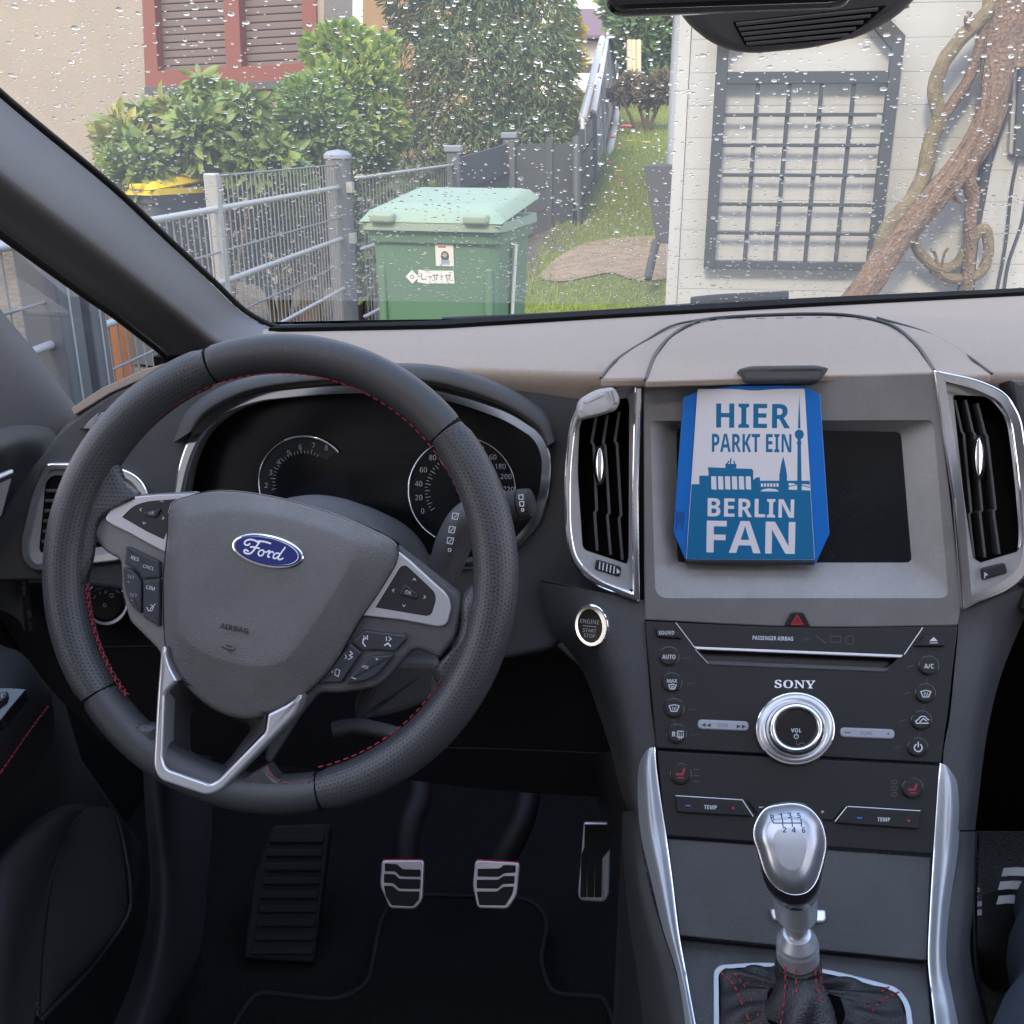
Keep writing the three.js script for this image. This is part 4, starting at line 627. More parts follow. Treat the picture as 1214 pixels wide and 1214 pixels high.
// ---------------------------------------------------------------- gear lever
{
  const base = PK.hit(946, 1165, 0.0), t = thing('gear_lever', 'silver topped gear lever with stitched black leather boot', 'gear lever', base);
  const a = atZ(943, 1066, -0.662), b = atZ(946, 1136, -0.672), ax = a.clone().sub(b).normalize();
  const PG = new Plane(atZ(938, 1005, -0.652), V3(0, 0.62, 0.78));
  const plate = [[923.5, 954.7], [908, 959], [897, 974], [894, 990], [900, 1010], [908, 1035], [918, 1050], [930, 1058], [943, 1061], [957, 1057.5], [967, 1046], [974, 1026], [978.5, 1003], [977, 988], [971, 972], [958.7, 958.6], [943, 953.5]];
  const gm = print(PG, [885, 945, 990, 1070], 0.008, 512, '#a9abb0', (K) => {
    const c = '#33343a', o = { col: c }; for (const [s, x, y] of [['R', 915, 969], ['1', 925.5, 967.5], ['3', 935.5, 967], ['5', 946.5, 967], ['2', 928.5, 984], ['4', 939.5, 984.2], ['6', 951, 984.5]]) K.T(s, x, y, 9.2, o);
    K.line([[915, 973], [916, 976], [949, 976]], 1.3, c); for (const [x, y0, y1] of [[926.5, 971.5, 980], [937.5, 971, 980], [948.5, 971, 980]]) K.line([[x, y0], [x + 0.4, y1]], 1.3, c);
  }, { metalness: 0.75, roughness: 0.3 });
  const inset = (k) => plate.map(([x, y]) => [936 + (x - 936) * k, 1005 + (y - 1005) * k]);
  part('knob_plate', rings(PG, [936, 1002], [{ pts: inset(0.45), h: 0.0135, curve: true }, { pts: inset(0.75), h: 0.0105, curve: true }, { pts: inset(0.93), h: 0.004, curve: true }, { pts: plate, h: -0.001, curve: true }], { sub: 5 }), gm, t);
  const body = plate.map(([x, y]) => [936 + (x - 936) * 1.045, 1008 + (y - 1008) * 1.04 + (y > 1030 ? 9 : 0)]);
  part('knob_body', rings(PG, [936, 1006], [{ pts: inset(0.97), h: -0.0015, curve: true }, { pts: body, h: -0.008, curve: true }, { pts: body, h: -0.02, curve: true }, { pts: inset(0.8), h: -0.036, curve: true }, { pts: inset(0.4), h: -0.04, curve: true }], { sub: 5, cap: false }), phys(0.012, 0.012, 0.013, 0.3, { clearcoat: 0.4, clearcoatRoughness: 0.2 }), t);
  part('plate_edge', tube(plate.map(([x, y]) => PG.hit(x, y, -0.001)), 0.0007, { n: 90, k: 6, closed: true }), M.chrome, t);
  part('collar', lathe(b, a.clone().addScaledVector(ax, 0.006), [[0, 0], [0, 0.0172], [0.03, 0.0182], [0.2, 0.0182], [0.24, 0.0172], [0.28, 0.0172], [0.34, 0.0145], [0.4, 0.0118], [0.41, 0.0092], [0.66, 0.0092], [0.67, 0.0165], [0.7, 0.0175], [1, 0.0178]].map(([x, r]) => [x, r * 0.92]), 48), M.satin, t);
  // leather boot: a gathered neck that spreads to the frame, with seams of red thread
  const spread = [[850, 1154], [857, 1147], [912, 1143], [983, 1152], [1063, 1174], [1075, 1192], [1082, 1256], [851, 1251]];
  const mix = (k, cx, cy) => spread.map(([x, y]) => [cx + (x - cx) * k, cy + (y - cy) * k]);
  const H = PK.loc(946, 1134).x; void H;
  const hb = b.clone().sub(PK.o).dot(PK.n);
  const neck = (r, h) => ell(946, 1134 + (hb - h) * 900, r, r * 0.62);
  const fold = (x, y, h, k) => h + k * Math.sin(x * 260 + y * 90) + k * 0.6 * Math.sin(y * 340 - x * 70);
  part('boot', rings(PK, [950, 1172], [{ pts: mix(1.02, 960, 1195), h: -0.006, r: 8 }, { pts: mix(0.93, 960, 1193), h: 0.004, r: 10, z: (x, y) => fold(x, y, 0.005, 0.002) }, { pts: mix(0.66, 956, 1190), h: 0.012, r: 12, z: (x, y) => fold(x, y, 0.011, 0.004) }, { pts: mix(0.4, 950, 1188), h: 0.02, r: 14, z: (x, y) => fold(x, y, 0.018, 0.003) }], { cap: false, sub: 6, N: 160 }), M.boot, t);
  const foot = PK.hit(950, 1206, 0.012), nk = [b.clone().addScaledVector(ax, -0.001), b.clone().addScaledVector(ax, -0.022), foot.clone().lerp(b, 0.35), foot];
  part('boot_neck', (() => { const g = tube(nk, (s) => 0.0172 + 0.0012 * Math.sin(s * 9) + 0.011 * s * s, { n: 40, k: 48 }); const p = g.attributes.position, q = nk[0], e = nk[3].clone().sub(q); for (let i = 0; i < p.count; i++) { const v = V3().fromBufferAttribute(p, i), s = Math.max(0, Math.min(1, v.clone().sub(q).dot(e) / e.lengthSq())), c = q.clone().addScaledVector(e, s), d = v.clone().sub(c), a2 = Math.atan2(d.x, d.z), k = 1 + (0.05 + 0.1 * s) * Math.sin(a2 * 5 + s * 4) * s; p.setXYZ(i, c.x + d.x * k, c.y + d.y * k, c.z + d.z * k); } g.computeVertexNormals(); return g; })(), M.boot, t);
  const seam = (pts) => stitches(pts, 0.0042, 0.0022, 0.0007);
  const onNeck = (px) => [0.02, 0.25, 0.5, 0.75, 1].map((s) => { const c = nk[0].clone().lerp(nk[3], s), r = 0.0184 + 0.0115 * s * s, u = px / 25; return c.addScaledVector(V3(1, 0, 0), u * r).addScaledVector(V3(0, 0.35, 0.94), Math.sqrt(Math.max(0, 1 - u * u)) * r); });
  part('stitching', [-17, -7, 14, 20].flatMap((x) => seam(onNeck(x))), M.red, t, null, 'stuff');
  const flap = (l) => l.map(([x, y, h]) => PK.hit(x, y, h));
  part('stitching', [[[855, 1153, 0.006], [868, 1165, 0.011], [880, 1190, 0.014], [892, 1222, 0.014]], [[864, 1149, 0.006], [878, 1162, 0.011], [892, 1188, 0.014], [906, 1222, 0.014]], [[1066, 1176, 0.006], [1046, 1186, 0.011], [1030, 1204, 0.014], [1016, 1226, 0.014]], [[1054, 1170, 0.006], [1036, 1182, 0.011], [1020, 1200, 0.014], [1006, 1224, 0.014]]].flatMap((l) => seam(flap(l))), M.red, t, null, 'stuff');
}
// ---------------------------------------------------------------- steering wheel
{
  const t = thing('steering_wheel', 'black leather steering wheel with red stitching and silver spokes', 'steering wheel', PW.at(0, 0, -0.06));
  const Rm = 0.1757, wc = (a, r, h) => PW.at(r * S(a), r * Co(a), h);          // angle clockwise from the top
  const angle = (x, y) => { const p = PW.loc(x, y, 0); return Math.atan2(p.x, p.y) * 180 / Math.PI; };
  const A = { tl: angle(247, 420), tr: angle(538, 505), br: angle(382, 945), bl: angle(98, 836) };
  const arc = (a0, a1, r, name, mat, k) => { while (a1 < a0) a1 += 360; const n = Math.ceil((a1 - a0) / 3); part(name, tube(Array.from({ length: n + 1 }, (_, i) => wc(a0 + (a1 - a0) * i / n, Rm, 0)), r, { n: n * 2, k: 28, up: PW.n, flat: k }), mat, t); };
  const bulge = (base, add) => (s) => base + add * Math.sin(Math.PI * s) ** 0.5 - (s < 0.02 || s > 0.98 ? 0.0012 : 0);
  arc(A.tl + 0.3, A.tr - 0.3, bulge(0.0162, 0.0006), 'rim_grip', M.wheel, 0.95); arc(A.tr + 0.3, A.br - 0.3, bulge(0.0166, 0.0022), 'rim_grip', M.wheelPerf, 0.95);
  arc(A.br + 0.3, A.bl - 0.3, bulge(0.0162, 0.0006), 'rim_grip', M.wheel, 0.95); arc(A.bl + 0.3, A.tl - 0.3, bulge(0.0166, 0.0022), 'rim_grip', M.wheelPerf, 0.95);
  part('rim_core', tube(Array.from({ length: 60 }, (_, i) => wc(i * 6, Rm, 0)), 0.0148, { n: 120, k: 16, closed: true, up: PW.n }), M.deep, t);
  const seamLine = (a0, a1, h, rIn, cross) => { while (a1 < a0) a1 += 360; const n = Math.ceil((a1 - a0) / 2.6), out = []; for (let i = 0; i < n; i++) { const a = a0 + (a1 - a0) * i / n, da = (a1 - a0) / n; if (cross) { out.push(tube([wc(a, rIn, h), wc(a + da * 0.75, rIn - 0.0006, h - 0.005)], 0.0006, { n: 1, k: 5, straight: true }), tube([wc(a, rIn - 0.0006, h - 0.005), wc(a + da * 0.75, rIn, h)], 0.0006, { n: 1, k: 5, straight: true })); } else out.push(tube([wc(a, rIn, h), wc(a + da * 0.6, rIn, h)], 0.0006, { n: 1, k: 5, straight: true })); } return out; };
  part('stitching', [...seamLine(A.tl - 40, A.tr + 25, 0.0035, Rm - 0.0166, false), ...seamLine(angle(560, 800), A.br, 0.0035, Rm - 0.0186, false), ...seamLine(angle(108, 860), angle(95, 690), 0.005, Rm - 0.0186, true)], M.red, t, null, 'stuff');
  // leather that joins rim and spokes
  const pad = (ctr, pts, h, mat) => part('spoke_leather', rings(PW, ctr, [{ pts: pts.map(([x, y]) => [ctr[0] + (x - ctr[0]) * 0.6, ctr[1] + (y - ctr[1]) * 0.6]), h: h, curve: true }, { pts: pts.map(([x, y]) => [ctr[0] + (x - ctr[0]) * 0.88, ctr[1] + (y - ctr[1]) * 0.88]), h: h - 0.003, curve: true }, { pts, h: h - 0.012, curve: true }, { pts, h: -0.018, curve: true }], { sub: 4 }), mat, t);
  pad([106, 612], [[95, 530], [122, 520], [140, 545], [150, 570], [168, 588], [140, 600], [118, 622], [112, 660], [100, 700], [80, 720], [66, 660], [72, 590]], 0.0085, M.wheelPerf);
  pad([566, 745], [[600, 640], [582, 640], [572, 680], [548, 708], [545, 745], [530, 778], [512, 792], [524, 815], [545, 812], [585, 770], [604, 700]], 0.0085, M.wheelPerf);
  part('spoke_leather', slab(PW, [[122, 842, 4], [136, 850, 10], [152, 859, 10], [184, 862], [183, 916], [166, 896, 20], [138, 866, 20]], -0.012, 0.012, { bevel: 0.006, seg: 5 }), M.wheel, t);
  part('spoke_leather', slab(PW, [[264, 937], [314, 907, 3], [324, 923, 10], [345, 929, 10], [388, 923, 6], [384, 938, 8], [330, 944, 20]], -0.012, 0.012, { bevel: 0.005, seg: 5 }), M.wheel, t);
  part('stitching', [...stitches([[108, 848], [130, 857], [155, 861], [181, 862]].map(([x, y]) => PW.hit(x, y, 0.0125)), 0.004, 0.002, 0.0007), ...stitches([[316, 908], [323, 920], [337, 928], [358, 928], [384, 921]].map(([x, y]) => PW.hit(x, y, 0.0125)), 0.004, 0.002, 0.0007)], M.red, t, null, 'stuff');
  // plastic spokes
  part('spoke', slab(PW, [[104, 622, 8], [120, 600, 20], [146, 587, 16], [230, 582], [260, 600], [300, 760], [240, 830], [196, 790], [186, 770, 6], [152, 736, 8], [143, 700], [142, 664, 6], [124, 655, 10], [112, 640, 8]], -0.012, 0.002, { bevel: 0.004, seg: 3 }), M.panel, t);
  part('spoke', slab(PW, [[455, 640], [470, 645, 4], [500, 668, 10], [547, 705, 6], [548, 718], [540, 756, 6], [521, 781, 4], [492, 768, 10], [476, 785, 10], [450, 815, 14], [404, 822, 10], [376, 822, 8], [352, 852], [318, 906, 4], [312, 900], [330, 790], [380, 690]], -0.012, 0.002, { bevel: 0.004, seg: 3 }), M.hood, t);
  const silver = (pts, h, o = {}) => part('spoke_trim', slab(PW, pts, -0.002, h, { bevel: 0.0012, seg: 3, ...o }), M.satin, t);
  const padL = [[142, 613.5, 3], [157, 598, 10], [174, 592.5, 8], [219.5, 589, 3], [211, 605, 10], [195, 642, 3], [172, 631]];
  const padR = [[474, 669.6, 4], [482, 668, 4], [496, 681], [517, 701, 6], [519, 711, 8], [513.5, 729, 6], [507, 732.5, 4], [442, 721.5, 3]];
  silver([[124, 616, 4], [129, 605, 8], [141, 594, 10], [156, 588.5, 10], [188, 586], [232, 584.5, 2], [220, 595, 10], [206, 614, 10], [199, 634, 8], [196, 655, 2], [180, 647], [155, 633], [132, 622, 4]], 0.0055, { holes: [padL] });
  silver([[472, 653.4, 2], [484.5, 663, 4], [507.6, 684], [531, 705, 6], [535.5, 719, 8], [530, 740, 5], [521, 743.5, 4], [475, 735], [428, 729.5, 2], [452, 691.5]], 0.0055, { holes: [padR] });
  const L = '#b9bec6', pr = (b, f, base = '#1b1c20') => print(PW, b, 0.006, 512, base, f, { roughness: 0.4 });
  const okl = [[169, 608, 3], [191.5, 602.5, 3], [185, 614, 3], [172, 612.5, 3]], okr = [[480, 692, 2], [496, 705, 3], [494, 711, 3], [473, 705, 3]];
  const ml = pr([138, 585, 224, 648], (K) => { const ch = (x, y, a) => K.on(x, y, (c) => { c.rotate(rad(a)); c.strokeStyle = L; c.lineWidth = 0.8; c.beginPath(); c.moveTo(-1.8, 1.2); c.lineTo(0, -1.2); c.lineTo(1.8, 1.2); c.stroke(); }); ch(191, 594, 12); ch(192.5, 614, 100); ch(170, 620, 190); ch(166, 604, -80); K.T('OK', 179.5, 607.8, 5.6, { col: L, weight: 'normal', deg: 12 }); K.line([...okl.map(([x, y]) => [x, y])], 0.9, '#050506', true); });
  const mr = pr([436, 662, 526, 740], (K) => { const ch = (x, y, a) => K.on(x, y, (c) => { c.rotate(rad(a)); c.strokeStyle = L; c.lineWidth = 0.8; c.beginPath(); c.moveTo(-2, 1.3); c.lineTo(0, -1.3); c.lineTo(2, 1.3); c.stroke(); }); ch(491, 687, 12); ch(503, 708, 100); ch(478.5, 718, 190); ch(466, 700, -75); K.T('OK', 484, 702.5, 6, { col: L, weight: 'normal', deg: 14 }); K.line(okr.map(([x, y]) => [x, y]), 0.9, '#050506', true); });
  const cl = part('button_pad', slab(PW, padL, -0.002, 0.0048, { bevel: 0.0014, seg: 3 }), ml, t), cr = part('button_pad', slab(PW, padR, -0.002, 0.0048, { bevel: 0.0014, seg: 3 }), mr, t);
  part('ok_button', slab(PW, okl, 0.004, 0.0062, { bevel: 0.0008 }), ml, cl); part('ok_button', slab(PW, okr, 0.004, 0.0062, { bevel: 0.0008 }), mr, cr);
  // thumb switches below the spokes
  const dl = pr([140, 642, 194, 748], (K) => { const o = { col: '#c6cbd2', weight: 'normal', deg: 16, sx: 1.1 }; K.T('RES', 160, 662, 5.8, o); K.T('CNCL', 176, 672.6, 5.2, o); K.T('SET', 156.5, 684, 5.2, { ...o, col: '#8e96a3' }); K.T('+', 153.5, 690, 6.5, { ...o, col: '#8e96a3' }); K.T('SET', 159.5, 705.5, 5.2, { ...o, col: '#8e96a3' }); K.T('-', 158, 711, 7, { ...o, col: '#8e96a3' }); K.T('LIM', 178.5, 697, 6, o); K.line([[174, 720], [176, 724], [180, 724], [182, 720], [179, 717]], 0.9, '#c6cbd2'); K.line([[178, 722], [184, 716]], 0.9, '#c6cbd2'); }, '#2c2f35');
  const dr = pr([372, 742, 488, 816], (K) => { const c = '#c6cbd2', o = { col: c, weight: 'normal', deg: 16 }; K.line([[431, 757], [430, 762], [433, 766]], 1.5, c); K.line([[431, 754], [434, 756.5], [431, 759]], 0.9, c); K.line([[435.5, 753.5], [435.5, 758]], 1.2, c); K.line([[456, 765], [460, 762.5], [463, 766]], 1.6, c); K.line([[458, 755], [458, 759.5]], 1, c); K.line([[461, 755], [464, 757.5], [461, 759.5]], 0.9, c); K.line([[409, 776], [411, 779], [409, 781]], 0.7, c); K.line([[415, 772], [418, 775], [414, 777], [418, 779], [413, 782]], 1, c); K.T('x', 394, 796, 5, o); K.line([[397, 796], [399, 793], [403, 795], [401, 802], [397, 800]], 0.8, c, true); K.T('+', 447.5, 781, 7.5, o); K.T('VOL', 434, 790.5, 5, o); K.line([[418, 803], [422.5, 804.5]], 1, c); }, '#2c2f35');
  const sw = (pts, m, h = 0.006) => part('thumb_switch', slab(PW, pts, -0.004, h, { bevel: 0.0014, seg: 3, r: 2 }), m, t);
  sw([[149.5, 647], [189, 665.5], [190, 685], [170, 686], [162, 676], [147, 668]], dl); sw([[145.4, 672.5], [155, 675], [163, 683, 6], [167, 690], [166.5, 728], [155, 718, 8], [146, 698, 10]], dl, 0.008); sw([[169, 688], [190, 686.5], [189, 743.7], [169, 731]], dl);
  sw([[431.5, 747], [481, 752.6], [482, 758], [468, 772.5], [446, 770.5], [429.5, 771.5], [417, 760.7]], dr); sw([[415, 762.5], [428.5, 774], [404, 809.5], [378, 809.5]], dr); sw([[437, 777.5, 8], [467, 776], [449, 799, 10], [434, 807.5, 8], [407, 811]], dr, 0.008);
  // silver lower spoke with its dark pocket
  const vIn = [[257, 926, 6], [248, 930, 4], [197, 912, 6], [192, 901, 6], [195, 823, 4], [199, 818, 3], [210, 806], [316, 846], [314, 866]];
  part('lower_spoke', slab(PW, [[195.6, 765, 2], [190, 774, 4], [185.6, 827, 20], [181, 909, 10], [188, 925, 10], [245, 944, 8], [262, 938, 10], [351, 846, 8], [358, 823, 2], [339, 836], [317, 847, 3], [314, 868, 4], [257, 926, 6], [248, 930, 4], [197, 912, 6], [192, 901, 6], [195, 823, 4], [199, 818, 3], [210, 807], [199, 787, 10]], -0.004, 0.0185, { bevel: 0.0024, seg: 4 }), M.satin, t);
  part('spoke_pocket', rings(PW, [250, 870], [{ pts: [[300, 862, 8], [268, 905, 6], [256, 909, 4], [226, 892, 6], [225, 846, 8], [240, 836]], h: -0.035 }, { pts: vIn, h: 0.0135 }], { cap: false, straight: true, N: 160 }), M.hood, t);
  // airbag cover
  const co = [[204, 598], [222, 590], [255, 583], [300, 586], [345, 595], [400, 612], [445, 632], [466, 645], [470, 660], [452, 695], [425, 735], [396, 785], [366, 818], [335, 840], [300, 851], [268, 846], [238, 828], [208, 796], [198, 770], [195, 720], [195, 680], [199, 640]];
  const cm = [[222, 612], [240, 606], [264, 604], [305, 606], [345, 614], [390, 628], [416, 640], [424, 650], [420, 668], [408, 690], [388, 722], [366, 756], [350, 776], [336, 789], [300, 795], [258, 786], [240, 778], [222, 764], [214, 750], [210, 720], [210, 684], [214, 640]];
  const sc = (l, k) => l.map(([x, y]) => [318 + (x - 318) * k, 700 + (y - 700) * k]);
  const cover = part('airbag_cover', rings(PW, [318, 705], [{ pts: sc(cm, 0.5), h: 0.032, curve: true }, { pts: sc(cm, 0.93), h: 0.0305, curve: true }, { pts: cm, h: 0.0285, curve: true }, { pts: co.map(([x, y], i) => [(x * 2 + cm[i][0]) / 3, (y * 2 + cm[i][1]) / 3]), h: 0.0165, curve: true }, { pts: co, h: 0.009, curve: true }, { pts: co, h: -0.012, curve: true }], { sub: 5, N: 160 }), M.airbag, t);
  part('cover_gap', slab(PW, co.map(([x, y]) => [318 + (x - 318) * 1.018, 712 + (y - 712) * 1.016]), -0.01, 0.0065, { bevel: 0.001, curve: true }), M.gloss, t);
  // badge
  const bm = print(PW, [268, 625, 366, 682], 0.032, 768, '#101f66', (K) => K.on(317, 653, (c) => {
    c.rotate(rad(12)); c.strokeStyle = c.fillStyle = '#d9dde4'; c.lineCap = c.lineJoin = 'round';
    c.lineWidth = 0.9; c.beginPath(); c.ellipse(0, 0, 38.4, 15.6, 0, 0, 6.3); c.stroke();
    const s = (w, ...q) => { c.lineWidth = w; for (const p of q) { c.beginPath(); c.moveTo(p[0], p[1]); for (let i = 2; i < p.length; i += 6) c.bezierCurveTo(p[i], p[i + 1], p[i + 2], p[i + 3], p[i + 4], p[i + 5]); c.stroke(); } };
    s(2.1, [-12, -8, -18, -11, -27, -9, -27, -4, -27, -1, -22, -1, -21, -4], [-13, -8.5, -8, -10.5, -2, -10.5, 3, -9.5], [-10, -8, -13, -3, -14, 4, -18, 7, -21, 9, -26, 8, -25.5, 5, -25, 3, -22, 4, -21, 5], [-19, -0.5, -15, -2, -12, -1, -9, -1.2]);   // F
    s(1.8, [-5, 0, -9, 1, -10, 7, -6, 7.2, -2, 7, -1, 1, -4, 0], [-3.5, 0.5, -1, 2.5, 1, 1.5, 2.5, 0]);                                                                                                                                                                                              // o
    s(1.8, [2.5, -0.5, 4.5, -1.5, 4.5, 0, 3.6, 3, 2.6, 6.4, 3.6, 7.4, 5.2, 6.2], [4, 2.4, 5.5, -0.5, 8, -1.2, 8.6, 0.6]);                                                                                                                                                                           // r
    s(1.8, [16.5, 0.6, 13, -2, 9, 2.4, 9.6, 5.4, 10.4, 8.4, 14.6, 6.2, 16, 2.2], [21, -8.6, 18.6, -3, 16, 2, 15.6, 5.2, 15.4, 7.6, 18.4, 7.4, 21, 4.6]);                                                                                                                                               // d
  }), { roughness: 0.25, clearcoat: 0.8, clearcoatRoughness: 0.05 });
  part('badge_rim', slab(PW, ell(317, 653.5, 43.5, 19.5, 12), 0.022, 0.0335, { bevel: 0.0014, seg: 3 }), M.chrome, cover);
  part('badge', slab(PW, ell(317, 653, 40.5, 17, 12), 0.024, 0.0348, { bevel: 0.001 }), bm, cover);
  // raised lettering on the cover
  const txt = print(PW, [255, 728, 305, 778], 0.0307, 512, null, (K) => { const c = '#1c1b1c'; K.T('AIRBAG', 279, 745, 8.6, { col: c, weight: 'bold', deg: 12, sx: 1.1 }); K.line([[264, 766], [268, 769], [277, 771.5], [280, 768.5]], 1.2, c); K.line([[269, 764.5], [276, 766.5]], 1.2, c); K.line([[265, 770], [263, 772]], 1.1, c); K.line([[274, 772], [274, 774]], 1.1, c); }, { transparent: true, roughness: 0.5 });
  const dome = rings(PW, [280, 755], [{ pts: ell(280, 755, 20, 18, 0), h: 0.0325 }, { pts: ell(280, 755, 24, 22, 0), h: 0.0324 }], { straight: true });
  part('lettering', dome, txt, cover);
}
// ---------------------------------------------------------------- steering column, stalk
{
  const t = thing('steering_column', 'dark steering column shroud behind the wheel', 'steering column', PW.at(0, 0, -0.2));
  const q = (h) => new Plane(PW.at(0.012, -0.02, h), PW.n), a = q(-0.05), circ = (rx, ry, cy = 0) => Array.from({ length: 24 }, (_, i) => { const g = i / 24 * Math.PI * 2; return [rx * Math.cos(g), ry * Math.sin(g) + cy]; });
  const sec = (h, rx, ry, cy) => circ(rx, ry, cy).map(([x, y]) => PW.at(x + 0.01, y, h));
  const ringRows = [sec(-0.03, 0.06, 0.055, 0.0), sec(-0.06, 0.078, 0.07, -0.005), sec(-0.12, 0.085, 0.075, -0.01), sec(-0.22, 0.08, 0.07, -0.01)].map((r) => [...r, r[0]]);
  part('shroud', skin(ringRows, { nu: 2, nv: 4 }), M.hood, t); void a;
  part('adjust_lever', tube([[395, 866], [420, 862], [455, 868], [475, 874]].map(([x, y]) => at(x, y, 0.9)), 0.009, { n: 12, k: 10, flat: 0.6 }), M.hood, t);
  part('lower_bracket', slab(new Plane(at(470, 810, 0.92), V3(0.3, 0.1, 1)), [[450, 782, 10], [524, 782, 14], [520, 830, 14], [470, 850, 20], [420, 858, 10], [430, 830, 10]], -0.04, 0, { bevel: 0.008, seg: 3 }), M.hood, t);
  const s = thing('wiper_stalk', 'black wiper stalk with white symbols right of the wheel', 'stalk', at(520, 700, 0.9));
  const P = [[512, 712, 0.9], [528, 672, 0.895], [540, 640, 0.89], [556, 616, 0.885], [585, 604, 0.88], [604, 600, 0.878]].map((p) => at(...p));
  part('arm', tube(P, (x) => 0.0125 + 0.004 * Math.sin(x * 3), { n: 30, k: 16, flat: 0.8 }), M.hood, s);
  const e0 = at(606, 600, 0.878), e1 = at(632, 596, 0.872);
  part('end_cap', lathe(e0, e1, [[0, 0], [0, 0.0135], [0.35, 0.0135], [0.4, 0.012], [0.46, 0.0135], [0.9, 0.0125], [1, 0.009], [1, 0]], 28), M.softBlack, s);
  const SP = new Plane(at(536, 630, 0.868), at(536, 630, 0.868).sub(EYE).negate()), sm = print(SP, [515, 585, 560, 665], 0, 256, null, (K) => { const c = '#c9ccd2'; for (const [x, y] of [[540, 612], [536, 628], [534, 641]]) { K.line([[x - 3, y - 4], [x + 4, y - 3], [x + 2, y + 4], [x - 4, y + 3]], 1, c, true); K.line([[x - 2, y + 2], [x + 2, y - 2]], 0.8, c); } K.line(ell(533, 652, 1.8, 1.8), 0.9, c, true); }, { transparent: true });
  part('symbols', slab(SP, [[524, 602], [548, 602], [546, 658], [524, 658]], -0.001, 0, { bevel: 0 }), sm, s);
  const SQ = new Plane(at(619, 597, 0.858), at(619, 597, 0.858).sub(EYE).negate()), sn = print(SQ, [608, 584, 630, 612], 0, 128, null, (K) => { const c = '#c9ccd2'; K.line([[615, 587], [620, 586.5], [620, 592], [615.5, 592]], 0.9, c, true); K.line([[616, 595], [621, 594.5], [621, 600], [616.5, 600]], 0.9, c, true); K.line(ell(619.5, 604.5, 1.5, 1.7), 0.9, c, true); }, { transparent: true });
  part('symbols', slab(SQ, [[612, 585], [624, 585], [624, 608], [612, 608]], -0.001, 0, { bevel: 0 }), sn, s);
}
